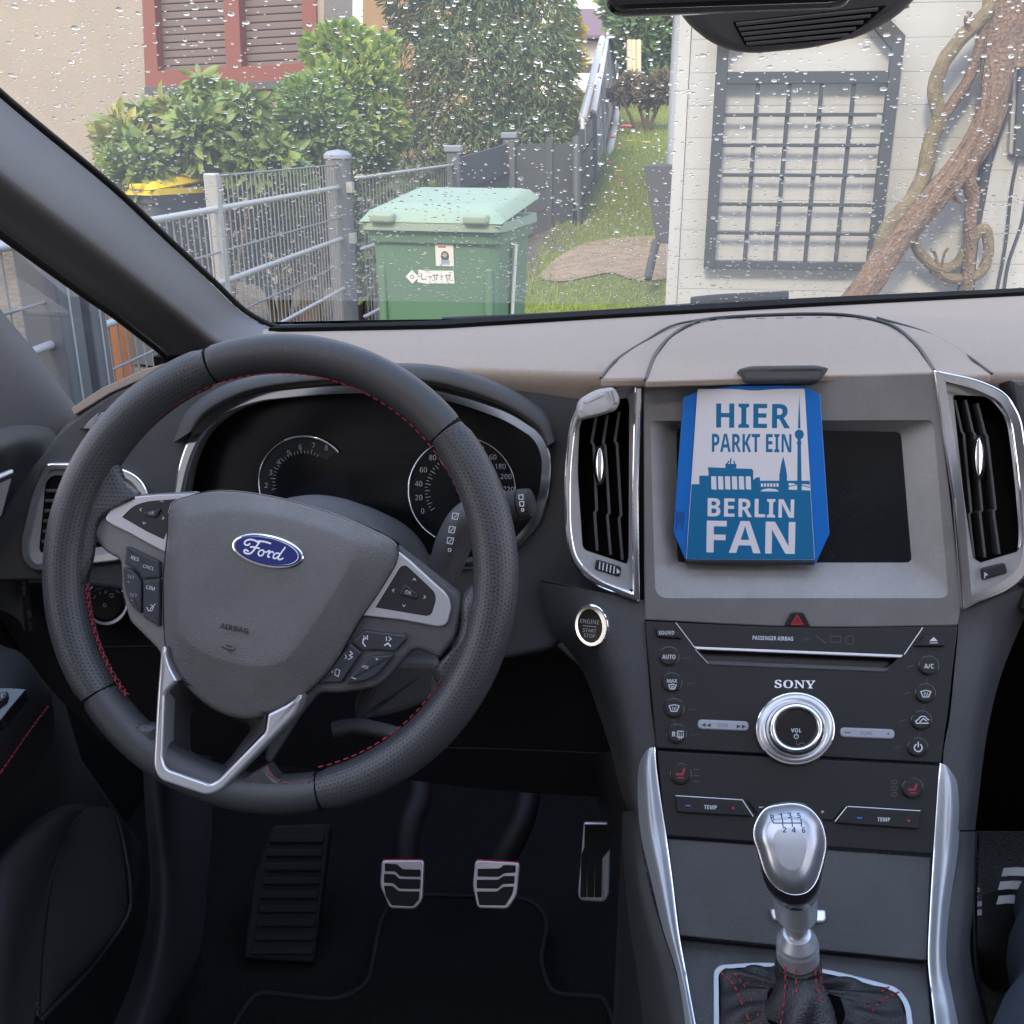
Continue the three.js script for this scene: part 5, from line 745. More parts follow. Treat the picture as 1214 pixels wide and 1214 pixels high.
// ---------------------------------------------------------------- pedals, footrest, mat
{
  const FP = new Plane(at(540, 1050, 1.28), V3(0, 0.62, 0.78));
  const pedal = (name, label, o, pads, arm) => {
    const c = o.reduce((s, p) => [s[0] + p[0] / o.length, s[1] + p[1] / o.length], [0, 0]), t = thing(name, label, 'pedal', FP.hit(c[0], o[0][1] + 60, -0.03));
    part('plate', slab(FP, o, -0.008, 0, { bevel: 0.002, r: 5, seg: 3 }), M.satin, t);
    for (const p of pads) part('rubber_pad', slab(FP, p, -0.001, 0.004, { bevel: 0.0012, r: 1.5 }), M.rubber, t);
    part('arm', tube(arm.map(([x, y, h]) => FP.hit(x, y, h)), 0.011, { n: 16, k: 10, flat: 1.6 }), phys(0.014, 0.01, 0.01, 0.6, { specularIntensity: 0.4 }), t);
    part('edge', slab(FP, [[o[0][0] + 2, o[0][1] - 1.6], [o[1][0] - 2, o[1][1] - 1.6], [o[1][0] - 2, o[1][1] + 0.6], [o[0][0] + 2, o[0][1] + 0.6]], -0.007, -0.001, { bevel: 0.0003 }), M.redGloss, t);
  };
  pedal('clutch_pedal', 'left of two square silver pedals, with three dark rubber pads', [[452, 1020], [503, 1020], [501, 1067], [492, 1078], [462, 1077], [450, 1050]], [[[456, 1023.5], [470, 1024.5], [477, 1030.5], [498, 1031], [498, 1039.5], [474, 1039], [468, 1033], [456, 1033]], [[455, 1036], [467, 1036.5], [473, 1042], [498, 1042.5], [497.5, 1054], [473, 1053.5], [466, 1047], [455, 1046.5]], [[455, 1050], [465, 1050.5], [472, 1056.5], [497, 1057], [496, 1067], [489, 1074.5], [464, 1073.5], [457, 1062]]], [[480, 1030, -0.01], [481, 1004, -0.02], [486, 975, -0.035], [497, 945, -0.06], [495, 900, -0.1]]);
  pedal('brake_pedal', 'right of two square silver pedals, with three dark rubber pads', [[563, 1020], [617, 1023], [613, 1062], [602, 1078], [566, 1077], [560, 1050]], [[[566, 1030], [592, 1029.5], [597, 1025.5], [611, 1026], [611, 1034.5], [598, 1035], [591, 1039.5], [566, 1039]], [[565, 1043], [590, 1043], [597, 1038.5], [610, 1038.5], [609.5, 1047.5], [596, 1048], [590, 1053.5], [565, 1053]], [[565, 1057], [589, 1057], [596, 1051.5], [609, 1051], [607, 1060], [599, 1073.5], [568, 1073]]], [[590, 1028, -0.012], [604, 1004, -0.02], [618, 975, -0.035], [625, 945, -0.06], [628, 900, -0.1]]);
  const P3 = new Plane(at(705, 1030, 1.3), V3(0, 0.45, 0.9)), t = thing('accelerator_pedal', 'tall narrow accelerator pedal with silver rim beside the console', 'pedal', P3.hit(704, 1072, -0.03));
  part('plate', slab(P3, [[692, 975, 4], [724, 975, 4], [722, 1062, 6], [716, 1070, 6], [688, 1068, 6], [685, 1060, 6]], -0.008, 0, { bevel: 0.002, seg: 3 }), M.satin, t);
  for (const [a, b, c] of [[690, 694, 695], [697, 703, 704], [706, 716, 713]]) part('rubber_pad', slab(P3, [[a + 3, 978], [b + 9, 978], [b + 8, 1006], [c + 1, 1018], [c, 1064], [a - 2 + (a > 695 ? 1 : 0), 1064], [a - 1, 1014], [a + 3, 1004]], -0.001, 0.004, { bevel: 0.001, r: 1 }), M.rubber, t);
  const RP = new Plane(at(340, 1060, 1.36), V3(0.1, 0.75, 0.66)), fr = thing('footrest', 'dark ribbed footrest left of the clutch pedal', 'footrest', RP.hit(330, 1140, -0.03));
  part('plate', slab(RP, [[322, 978, 6], [392, 976, 6], [372, 1142, 5], [288, 1136, 5], [300, 1040, 8]], -0.03, 0, { bevel: 0.004, seg: 3 }), M.ribbed, fr);
  for (let i = 0; i < 9; i++) { const y = 990 + i * 16.6, k = (y - 976) / 166; part('rib', slab(RP, [[322 - 26 * k, y], [386 - 17 * k, y], [385 - 17 * k, y + 9], [320 - 26 * k, y + 9]], -0.002, 0.004, { bevel: 0.0015, r: 3 }), M.ribbed, fr); }
  const fl = new Plane(V3(-0.24, 0.34, -1.1), V3(0, 1, 0.0), V3(0, 0, -1)), mat = thing('floor_mat', 'black carpet floor mat with piped border under the pedals', 'floor mat', V3(-0.2, 0.32, -1.0));
  const mo = [[240, 1290], [286, 1200, 20], [305, 1176, 14], [400, 1186, 30], [436, 1168, 20], [452, 1090, 20], [470, 1060, 20], [630, 1066, 20], [650, 1090, 20], [640, 1140, 20], [654, 1178, 16], [716, 1182, 10], [726, 1210], [730, 1290]];
  part('mat', slab(fl, mo, -0.02, 0.0, { bevel: 0.003 }), M.carpet, mat);
  part('piping', tube(outline(fl, mo, 0.001).map((p) => fl.at(p.x, p.y, 0.001)), 0.003, { n: 220, k: 6, closed: true }), M.piping, mat);
  const kr = (l) => l.map(([x, y, d]) => at(x, y, d));
  part('kick_panel', skin([kr([[168, 860, 1.26], [184, 860, 1.28], [205, 860, 1.32], [250, 860, 1.44]]), kr([[172, 960, 1.26], [188, 960, 1.26], [206, 965, 1.3], [252, 960, 1.42]]), kr([[178, 1060, 1.24], [196, 1050, 1.24], [212, 1055, 1.27], [246, 1050, 1.38]]), kr([[160, 1150, 1.2], [186, 1140, 1.18], [204, 1145, 1.2], [236, 1130, 1.3]]), kr([[110, 1270, 1.1], [150, 1250, 1.08], [172, 1250, 1.1], [196, 1210, 1.18]])], { nu: 5, nv: 5, thick: 0.006 }), M.knee, car);
}
// ---------------------------------------------------------------- driver's door
{
  const DP = new Plane(V3(-0.68, 0.7, -0.9), V3(1, 0.12, 0.12), V3(0, 1, 0));
  const t = thing('driver_door', 'black driver door panel with armrest, red stitching and speaker grille', 'door', V3(-0.68, 0.34, -0.8));
  part('panel', slab(DP, [[-900, 500], [-60, 520], [60, 560], [60, 760], [100, 900], [170, 1000], [160, 1140], [100, 1300], [-900, 1700]], -0.06, -0.02, { bevel: 0.008 }), M.softBlack, t);
  const U = (x, y, d) => at(x, y, d);
  part('door_shoulder', skin([[[-60, 520, 1.0], [0, 508, 1.06], [30, 504, 1.1], [58, 508, 1.14], [66, 514, 1.15]], [[-60, 540, 0.97], [0, 532, 1.03], [30, 524, 1.08], [50, 528, 1.11], [58, 540, 1.12]], [[-60, 575, 0.99], [0, 560, 1.05], [22, 560, 1.09], [36, 570, 1.11], [42, 590, 1.11]], [[-60, 650, 1.03], [-10, 640, 1.08], [5, 650, 1.1], [20, 665, 1.12], [26, 680, 1.12]], [[-60, 720, 1.06], [-10, 720, 1.1], [5, 725, 1.12], [22, 735, 1.13], [30, 750, 1.13]]].map((r) => r.map((p) => U(...p))), { nu: 5, nv: 5, thick: 0.01 }), M.dash, t);
  const hp = new Plane(at(6, 580, 1.0), V3(0.8, 0.2, 0.6)); part('handle_trim', slab(hp, [[-30, 574, 2], [16, 556, 2], [17, 561, 2], [-30, 582, 2]], -0.004, 0.004, { bevel: 0.0015 }), M.satin, t);
  part('handle_recess', slab(hp, [[-30, 586], [14, 567, 2], [2, 612, 4], [-30, 640]], -0.004, 0.001, { bevel: 0.0008 }), M.panel, t);
  // armrest
  part('armrest', skin([[[-60, 730, 0.86], [0, 764, 0.92], [22, 772, 0.98], [34, 782, 1.02]], [[-60, 790, 0.82], [0, 790, 0.88], [34, 790, 0.95], [50, 805, 1.0]], [[-60, 880, 0.78], [0, 860, 0.83], [40, 822, 0.93], [60, 818, 0.99]], [[-60, 970, 0.79], [0, 905, 0.84], [44, 846, 0.94], [62, 832, 0.99]], [[-60, 1010, 0.83], [0, 940, 0.88], [46, 876, 0.97], [64, 850, 1.01]], [[-60, 1060, 0.9], [0, 980, 0.95], [46, 910, 1.02], [64, 880, 1.05]]].map((r) => r.map((p) => U(...p))), { nu: 6, nv: 5, thick: 0.01 }), M.softBlack, t);
  part('stitching', stitches([[-20, 945, 0.818], [0, 917, 0.838], [20, 888, 0.88], [40, 860, 0.925], [58, 836, 0.975]].map((p) => U(...p)), 0.0055, 0.0028, 0.0009), M.red, t, null, 'stuff');
  const sp = new Plane(at(4, 822, 0.85), V3(0.2, 0.95, 0.3)); part('switch_plate', slab(sp, [[-30, 815], [8, 815, 2], [32, 817, 3], [2, 852, 3], [-30, 880]], -0.01, 0.004, { bevel: 0.001 }), M.gloss, t);
  part('window_switch', slab(sp, [[-20, 824, 2], [10, 818, 3], [8, 826, 3], [-14, 842, 3]], 0.003, 0.009, { bevel: 0.002 }), print(sp, [-24, 812, 14, 846], 0.009, 128, '#15161a', (K) => { K.line([[2, 823], [8, 822], [7, 826], [2, 827]], 0.9, '#aeb4bd', true); }), t);
  // speaker pod and pocket
  part('map_pocket', skin([[[-80, 1090, 0.86], [0, 1012, 0.93], [40, 975, 1.0], [75, 955, 1.06], [100, 953, 1.1]], [[-80, 1120, 0.8], [0, 1025, 0.88], [40, 988, 0.95], [75, 965, 1.02], [98, 962, 1.08]], [[-80, 1180, 0.78], [0, 1100, 0.84], [30, 1060, 0.9], [56, 1020, 0.99], [88, 970, 1.07]], [[-80, 1290, 0.78], [0, 1240, 0.83], [20, 1160, 0.88], [44, 1080, 0.96], [78, 985, 1.08]], [[-60, 1400, 0.8], [10, 1330, 0.84], [42, 1200, 0.9], [58, 1060, 1.0], [88, 975, 1.1]]].map((r) => r.map((p) => U(...p))), { nu: 6, nv: 5, thick: 0.008 }), M.softBlack, t);
  part('speaker_grille', skin([[[88, 958, 1.1], [120, 956, 1.16], [136, 962, 1.2]], [[64, 1040, 1.04], [110, 1040, 1.12], [152, 1050, 1.2]], [[52, 1130, 0.98], [100, 1130, 1.07], [152, 1085, 1.2]], [[48, 1205, 0.94], [70, 1180, 1.0], [120, 1130, 1.14]]].map((r) => r.map((p) => U(...p))), { nu: 8, nv: 8, thick: 0.004 }), std(0.026, 0.026, 0.028, 0.6, { map: perfMap, bumpMap: weave, bumpScale: 0.0015 }), t);
  part('grille_edge', tube([[130, 958, 1.19], [140, 975, 1.2], [154, 1050, 1.195], [153, 1080, 1.19], [120, 1132, 1.13], [50, 1208, 0.935]].map((p) => U(...p)), 0.0025, { n: 40, k: 6 }), M.softBlack, t);
}
// ---------------------------------------------------------------- passenger: what shows of the leg
{
  const kn = at(1326, 1330, 0.72), an = at(1268, 1062, 1.22), t = thing('person', 'seated passenger in blue jeans and striped black trainer, only shin and shoe showing', 'person', V3(an.x, 0.33, an.z));
  part('jeans_leg', tube([at(1500, 1420, 0.6), kn, kn.clone().lerp(an, 0.35), kn.clone().lerp(an, 0.7), an], (s) => 0.083 - 0.028 * s + 0.004 * Math.sin(s * 22), { n: 50, k: 26 }), std(0.024, 0.035, 0.055, 0.85, { map: denimMap, bumpMap: weave, bumpScale: 0.0006 }), t);
  const toe = at(1170, 1075, 1.27), heel = at(1290, 1040, 1.3); toe.y = 0.365; heel.y = 0.38;
  const shoe = part('shoe', tube([heel.clone().add(V3(0.02, 0, 0.01)), heel, heel.clone().lerp(toe, 0.35), heel.clone().lerp(toe, 0.75), toe, toe.clone().add(toe.clone().sub(heel).multiplyScalar(0.05))], (s) => (0.045 + 0.01 * Math.sin(s * 3)) * (s > 0.82 ? Math.sqrt(Math.max(0.05, 1 - ((s - 0.82) / 0.18) ** 2)) : s < 0.1 ? 0.5 + 5 * s : 1), { n: 40, k: 24, up: V3(0, 1, 0) }), std(0.01, 0.01, 0.011, 0.7), t);
  const stripe = (pts) => skin(pts.map((r) => r.map(([x, y, d]) => at(x, y, d))), { nu: 6, nv: 2, thick: 0.003, straight: false });
  const white = std(0.55, 0.55, 0.58, 0.6);
  for (const [y0, x0] of [[1029, 1188], [1045, 1184], [1062, 1182]]) part('stripe', stripe([[[x0 + 2, y0, 1.185], [x0 + 16, y0 - 0.5, 1.175], [x0 + 50, y0 + 3, 1.17]], [[x0 - 1, y0 + 10, 1.185], [x0 + 14, y0 + 9, 1.175], [x0 + 50, y0 + 12, 1.17]]]), white, shoe);
  const lp = new Plane(at(1158, 1068, 1.2), at(1158, 1068, 1.2).sub(EYE).negate()); part('side_label', slab(lp, [[1151, 1048], [1164, 1050], [1164, 1086], [1151, 1086]], -0.002, 0, { bevel: 0 }), print(lp, [1150, 1046, 1166, 1088], 0, 128, '#0c0c0e', (K) => { K.T('O', 1158, 1055, 9, { col: '#b9bcc4', deg: 75 }); K.T('R', 1156, 1064, 9, { col: '#b9bcc4', deg: 75 }); K.fill([[1152, 1070], [1164, 1068], [1164, 1074], [1152, 1076]], '#9a9da6'); K.fill([[1152, 1079], [1164, 1078], [1164, 1085], [1152, 1086]], '#9a9da6'); }), shoe);
  const fm = thing('passenger_mat', 'dark shaggy carpet at the passenger footwell, right edge', 'floor mat', V3(0.55, 0.32, -1.2));
  part('mat', skin([[V3(0.34, 0.5, -1.5), V3(0.6, 0.5, -1.52), V3(1.0, 0.5, -1.5)], [V3(0.34, 0.4, -1.36), V3(0.6, 0.405, -1.36), V3(1.0, 0.4, -1.36)], [V3(0.34, 0.335, -1.2), V3(0.6, 0.335, -1.2), V3(1.0, 0.335, -1.2)], [V3(0.34, 0.33, -0.7), V3(0.6, 0.33, -0.7), V3(1.0, 0.33, -0.7)]], { nu: 12, nv: 10, thick: 0.01 }), std(0.02, 0.019, 0.019, 1, { bumpMap: clothBump, bumpScale: 0.012 }), fm);
}
// ---------------------------------------------------------------- outside: ground
const stepUp = (a, b, t) => { const k = Math.max(0, Math.min(1, (t - a) / (b - a))); return k * k * (3 - 2 * k); };
const ground = (x, z) => { const d = -z, k = stepUp(-1.6, -0.2, x) ; return k * (0.5 * stepUp(3.9, 5.2, d) + 0.55 * Math.max(0, Math.min(1, (d - 5.2) / 7)) + 1.5 * stepUp(10, 26, d)) + (1 - k) * (0.3 * stepUp(5, 12, d) + 1.5 * stepUp(11, 26, d)) + 0.03 * Math.sin(x * 2.1 + z) * stepUp(4, 6, d); };
const onGround = (px, py) => { const r = ray(px, py); for (let d = 2; d < 60; d += 0.02) { const p = EYE.clone().addScaledVector(r, d); if (p.y < ground(p.x, p.z)) return p; } return EYE.clone().addScaledVector(r, 40); };
{
  const pos = [], uv = [], idx = [], xs = [], zs = [];
  for (let i = 0; i <= 90; i++) { const t = i / 90 * 2 - 1; xs.push(Math.sign(t) * (Math.abs(t) * 9 + Math.abs(t) ** 5 * 90)); }
  for (let i = 0; i <= 110; i++) { const t = i / 110; zs.push(12 - 42 * t - 110 * t ** 6); }
  for (const z of zs) for (const x of xs) { pos.push(x, ground(x, z), z); uv.push(x, -z); }
  for (let j = 0; j < 110; j++) for (let i = 0; i < 90; i++) { const a = j * 91 + i; idx.push(a, a + 1, a + 91, a + 1, a + 92, a + 91); }
  const g = new THREE.BufferGeometry(); g.setAttribute('position', new THREE.Float32BufferAttribute(pos, 3)); g.setAttribute('uv', new THREE.Float32BufferAttribute(uv, 2)); g.setIndex(idx); g.computeVertexNormals();
  const soilMap = tex(256, (x, y) => { const v = 0.65 + 0.35 * n32(x, y) + 0.25 * (n128(x, y) - 0.5); return [v, v * 0.99, v * 0.97]; }, false, 1.7);
  struct('ground', g, std(0.17, 0.15, 0.12, 1, { map: soilMap, bumpMap: plasterBump, bumpScale: 0.02 }));
  // bare sandy path between the bins and the lawn
  const pg = (pts, lift, name, m, res = 0.06) => {
    const q = new THREE.CatmullRomCurve3(pts.map(([x, y]) => { const p = onGround(x, y); return V3(p.x, -p.z, 0); }), true, 'centripetal').getPoints(90), X = q.map((p) => p.x), Y = q.map((p) => p.y), pos = [], uv = [];
    const inside = (x, y) => { let c = false; for (let a = 0, b = q.length - 1; a < q.length; b = a++) if ((q[a].y > y) !== (q[b].y > y) && x < (q[b].x - q[a].x) * (y - q[a].y) / (q[b].y - q[a].y) + q[a].x) c = !c; return c; };
    for (let y = Math.min(...Y); y < Math.max(...Y); y += res) for (let x = Math.min(...X); x < Math.max(...X); x += res) if (inside(x + res / 2, y + res / 2)) for (const [a, b] of [[0, 0], [1, 0], [1, 1], [0, 0], [1, 1], [0, 1]]) { const u = x + a * res, v = y + b * res; pos.push(u, ground(u, -v) + lift, -v); uv.push(u, v); }
    let g = new THREE.BufferGeometry(); g.setAttribute('position', new THREE.Float32BufferAttribute(pos, 3)); g.setAttribute('uv', new THREE.Float32BufferAttribute(uv, 2)); g = mergeVertices(g, 1e-4); g.computeVertexNormals(); return struct(name, g, m);
  };
  pg([[612, 400], [632, 322], [684, 278], [704, 236], [716, 185], [727, 132], [737, 100], [840, 100], [850, 400]], 0.005, 'turf', std(0.19, 0.23, 0.05, 1, { map: soilMap, bumpMap: plasterBump, bumpScale: 0.03 }), 0.12);
  pg([[640, 330], [690, 292], [730, 284], [800, 282], [806, 330], [760, 336], [720, 326], [672, 336]], 0.012, 'path', std(0.37, 0.28, 0.2, 1, { map: soilMap, bumpMap: plasterBump, bumpScale: 0.012 }), 0.022);
}
// grass
function leafGeo(w, l, fold = 0.25) {                  // an oval leaf folded along its rib
  const st = [[0, 0], [0.26, 0.8], [0.52, 1], [0.78, 0.66], [1, 0]], p = [], uv = [], idx = [];
  st.forEach(([t, k]) => { const b = -l * 0.12 * t * t; for (const x of [-1, 0, 1]) { p.push(x * k * w / 2, l * t, b + Math.abs(x) * k * w * fold); uv.push(0.5 + x * 0.5, t); } });
  for (let i = 0; i < 4; i++) for (let k = 0; k < 2; k++) { const a = i * 3 + k; idx.push(a, a + 1, a + 3, a + 1, a + 4, a + 3); }
  const g = new THREE.BufferGeometry(); g.setAttribute('position', new THREE.Float32BufferAttribute(p, 3)); g.setAttribute('uv', new THREE.Float32BufferAttribute(uv, 2)); g.setIndex(idx); g.computeVertexNormals(); return g;
}
const leafMat = (extra = {}) => new THREE.MeshPhysicalMaterial({ color: 0xffffff, roughness: 0.75, transmission: 0.5, thickness: 0, side: THREE.DoubleSide, ...extra });
function scatter(name, geo, mat, list, parent) {       // list of {p, dir, roll, s, c}
  const m = new THREE.InstancedMesh(geo, mat, list.length), mt = new THREE.Matrix4(), q = new THREE.Quaternion(), q2 = new THREE.Quaternion(), up = V3(0, 1, 0), off = parent ? bases.get(parent) : V3(0, 0, 0);
  list.forEach((o, i) => { q.setFromUnitVectors(up, o.dir); q2.setFromAxisAngle(up, o.roll); mt.compose(o.p.clone().sub(off), q.multiply(q2), V3(o.s, o.s, o.s)); m.setMatrixAt(i, mt); m.setColorAt(i, o.c); });
  m.name = parent ? name : numbered(name); m.castShadow = m.receiveShadow = true; m.userData.kind = 'stuff'; (parent || scene).add(m); return m;
}
const C = (r, g, b) => new THREE.Color().setRGB(r, g, b);
const mixC = (a, b, t) => a.clone().lerp(b, t);
{
  const list = [];
  const blade = (x, z, h, yellow) => { const d = V3(rr(-0.5, 0.5), 1, rr(-0.5, 0.5)).normalize(); list.push({ p: V3(x, ground(x, z), z), dir: d, roll: rr(0, 6.3), s: h * rr(0.6, 1.3), c: mixC(C(0.13, 0.25, 0.03), C(0.4, 0.42, 0.08), Math.min(1, yellow * 0.6 + 0.5 * rnd())) }); };
  for (let i = 0; i < 130000; i++) {
    const z = -4.1 - 22 * Math.pow(rnd(), 1.6), x = rr(-1.3, 3.2); const d = -z;
    const v = V3(x, ground(x, z), z).project(camera), px = (v.x + 1) * PP, py = (1 - v.y) * PP;
    if (px < 560 || px > 830 || py > 400) continue;
    const bare = py > 286 + 6 * Math.sin(px * 0.1) && py < 338 + 5 * Math.sin(px * 0.13) && px > 660 + (py - 286) * -0.3;
    const rim = Math.min(py - 286, 338 - py, (px - 660 + (py - 286) * 0.3) * 0.5) / 9; if (bare && rnd() > 0.07 + 0.9 * Math.max(0, 1 - rim * 0.8) ** 1.6) continue;
    if (px < 626 + (322 - py) * 0.62 - 4) continue;
    blade(x, z, 0.022 + 0.0026 * d, rnd());
  }
  const bl0 = new THREE.BufferGeometry(); bl0.setAttribute('position', new THREE.Float32BufferAttribute([-0.08, 0, 0, 0.08, 0, 0, 0.03, 0.6, 0.05, -0.03, 0.6, 0.05, 0, 1, 0.15], 3)); bl0.setIndex([0, 1, 2, 0, 2, 3, 3, 2, 4]); bl0.computeVertexNormals();
  const gm = scatter('lawn', bl0, leafMat({ transmission: 0.3 }), list);
  tag(gm, 'green lawn rising behind the soil patch beside the white wall', 'grass');
}
// ---------------------------------------------------------------- fences
const fenceX = -1.35;
{
  // wire mesh fence running along the drive on the driver's side
  const t = thing('mesh_fence', 'grey double wire mesh fence with round capped post along the drive', 'fence', V3(fenceX, 0, -3.2));
  const F1 = (x, y) => atX(x, y, fenceX), y0 = 0.03;
  const wires = (za, zb, top, step, name) => { const out = []; for (let z = za; z > zb; z -= step) out.push(tube([V3(fenceX, y0, z), V3(fenceX, top, z)], 0.003, { n: 1, k: 5, straight: true, caps: false })); part(name, out, M.fenceWire, t, null, 'stuff'); };
  const pz = F1(402, 220).z, wz = F1(254, 240).z, gz = F1(62, 330).z, hT = F1(320, 236).y, hM = F1(330, 309).y, hL = F1(350, 372).y;
  wires(wz - 0.04, pz + 0.07, 1.2, 0.05, 'wires'); wires(gz - 0.1, wz + 0.03, hT, 0.05, 'wires'); wires(gz + 1.2, gz + 0.14, hT, 0.05, 'wires');
  const rail = (h, za, zb, r, m) => part('rail', tube([V3(fenceX + 0.012, h, za), V3(fenceX + 0.012, h, zb)], r, { n: 1, k: 8, straight: true }), m, t);
  for (const [h, r, m] of [[1.2, 0.004, M.fenceWire], [hT, 0.011, M.galv], [(hT + hM) / 2 - 0.02, 0.004, M.fenceWire], [hM, 0.011, M.galv], [(hM + hL) / 2, 0.004, M.fenceWire], [hL, 0.009, M.galv], [0.35, 0.009, M.galv], [0.1, 0.005, M.fenceWire]]) { rail(h, h > hT + 0.01 ? wz : gz + 1.2, pz, r, m); }
  const post = part('post', [tube([V3(fenceX, 0, pz), V3(fenceX, 1.235, pz)], 0.062, { n: 1, k: 24, straight: true })], M.fence, t);
  part('cap', lathe(V3(fenceX, 1.228, pz), V3(fenceX, 1.27, pz), [[0, 0.069], [0.4, 0.068], [0.8, 0.05], [1, 0.0]], 24), M.cap, post);
  part('clamp', [0.3, hM, hT].map((h) => box(V3(fenceX + 0.06, h, pz + 0.02), 0.03, 0.05, 0.05)), M.galv, t);
  part('post', box(V3(fenceX, 0.6, wz), 0.045, 1.22, 0.045, 0, 0.006), M.galv, t);
  // gate: wide grey posts, latch tube
  const q = thing('garden_gate', 'blue grey steel gate posts with latch seen through the side window', 'gate', V3(fenceX, 0, gz));
  const zA = F1(44, 340).z, zB = F1(72, 350).z, zC = F1(84, 360).z, zD = F1(104, 370).z;
  part('gate_post', box(V3(fenceX, 0.6, (zA + zB) / 2), 0.1, 1.24, Math.abs(zB - zA), 0, 0.008), M.fence, q); part('gate_post', box(V3(fenceX, 0.6, (zC + zD) / 2), 0.1, 1.24, Math.abs(zD - zC), 0, 0.008), M.fence, q);
  part('post_groove', [box(V3(fenceX + 0.051, 0.6, zA * 0.6 + zB * 0.4), 0.004, 1.2, 0.008), box(V3(fenceX + 0.051, 0.6, (zC + zD) / 2), 0.004, 1.2, 0.008)], M.galv, q);
  part('latch', [tube([F1(79, 383), F1(84, 420)], 0.008, { n: 1, k: 8, straight: true }), tube([F1(72, 386), F1(82, 384)], 0.009, { n: 1, k: 8, straight: true })], M.galv, q);
  part('hinge_rod', tube([V3(fenceX + 0.02, 0.1, (zB + zC) / 2), V3(fenceX + 0.02, 1.2, (zB + zC) / 2)], 0.012, { n: 1, k: 10, straight: true }), M.galv, q);
  // orange clay pot column and dark bin behind the side fence
  const o = thing('clay_planter', 'orange terracotta planter column behind the mesh fence', 'planter', V3(-2.0, 0, F1(115, 400).z * 1.35));
  part('body', lathe(atX(112, 470, -2.0).setY(0), atX(116, 400, -2.0).setY(1.02), [[0, 0], [0, 0.13], [0.92, 0.15], [0.93, 0.17], [1, 0.17], [1, 0.13], [0.96, 0.12], [0.95, 0]], 28), M.terracotta, o);
}
{
  // grey privacy fence behind the green bin and on up the slope
  const P = [at(424, 200, 5.2), at(538, 180, 7.0), at(604, 164, 7.7), at(652, 163, 7.75), at(684, 163, 7.8)];
  const t = thing('privacy_fence', 'dark grey privacy fence with blue capped posts behind the green bin', 'fence', V3(P[2].x, ground(P[2].x, P[2].z), P[2].z));
  P.forEach((p, i) => { if (!i) return; const g = ground(p.x, p.z) - 0.4, w = i < 3 ? 0.09 : 0.05, q = part('post', box(V3(p.x, (p.y + g) / 2, p.z), w, p.y - g, w, 0, 0.006), i < 3 ? M.fence : M.privacy, t); if (i < 3) part('cap', box(V3(p.x, p.y + 0.02, p.z), w + 0.03, 0.045, w + 0.03, 0, 0.01), M.cap, q); });
  for (let i = 1; i + 1 < P.length; i++) {
    const a = P[i], b = P[i + 1], n = 6, ga = ground(a.x, a.z) - 0.3, gb = ground(b.x, b.z) - 0.3;
    for (let k = 0; k < n; k++) { const y = (p, g, f) => g + (p.y - 0.05 - g) * f; const f = (k + 0.5) / n, A = V3(a.x, y(a, ga, f), a.z), B = V3(b.x, y(b, gb, f), b.z), h = (a.y - ga) / n * 0.965; const d = B.clone().sub(A); const s = new THREE.BoxGeometry(d.length(), h, 0.03); s.applyQuaternion(new THREE.Quaternion().setFromUnitVectors(V3(1, 0, 0), d.normalize())); const c = A.add(B).multiplyScalar(0.5); part('board', s.translate(c.x, c.y, c.z), M.privacy, t); }
  }
  // wire panel from the round post towards it
  const w = [], a = P[0], b = P[1], rails = [];
  for (let i = 1; i < 34; i++) { const p = a.clone().lerp(b, i / 34); w.push(tube([V3(p.x, 0.05, p.z), V3(p.x, 1.13, p.z)], 0.003, { n: 1, k: 5, straight: true, caps: false })); }
  part('wires', w, M.fenceWire, t, null, 'stuff');
  for (const f of [0, 0.35, 0.7]) part('rail', tube([V3(a.x, 1.13 - f, a.z), V3(b.x, 1.15 - f, b.z)], 0.01, { n: 1, k: 8, straight: true }), M.galv, t);
  // second run climbing the hill
  const u = thing('hillside_fence', 'dark grey slatted fence climbing the slope along the lawn', 'fence', V3(P[4].x, ground(P[4].x, P[4].z), P[4].z));
  const Q = [[684, 163, 684, 276, 7.8], [703, 138, 704, 236, 9.6], [712, 92, 716, 185, 12], [719, 56, 727, 132, 16], [725, 10, 737, 36, 26]].map(([x, y, x2, y2, d]) => [at(x, y, d), at(x2, y2, d)]);
  for (let i = 0; i < Q.length; i++) { const [p, g] = Q[i]; part('post', tube([g.clone().add(V3(0, -0.2, 0)), p], 0.04, { n: 1, k: 8, straight: true }), M.privacy, u); }
  for (let i = 0; i + 1 < Q.length; i++) for (let k = 0; k < 4; k++) { const e = (j, f) => Q[j][1].clone().lerp(Q[j][0], f), f0 = k / 4 + 0.01, f1 = (k + 1) / 4 - 0.015; part('board', skin([[e(i, f1), e(i + 1, f1)], [e(i, f0), e(i + 1, f0)]], { nu: 1, nv: 1, thick: 0.03, straight: true }), M.privacy, u); }
  part('kerb', tube(Q.map(([, g]) => g.clone().add(V3(0.06, 0.02, 0))), 0.05, { n: 20, k: 6 }), std(0.35, 0.31, 0.27, 0.9), u);
  part('rail', tube(Q.slice(1).map(([p]) => p.clone().add(V3(0, 0.03, 0))), 0.03, { n: 10, k: 8, straight: true }), M.galv, u);
  const h = thing('handrail', 'bright galvanised handrail pole in front of the slope fence', 'handrail', onGround(690, 165));
  part('pole', tube([at(690, 143, 8.6), at(704, 85, 10), at(714, 46, 11.5)], 0.036, { n: 8, k: 12 }), M.galv, h); part('leg', tube([at(691, 142, 8.6), at(691, 175, 8.6)], 0.025, { n: 1, k: 8, straight: true }), M.galv, h);
}
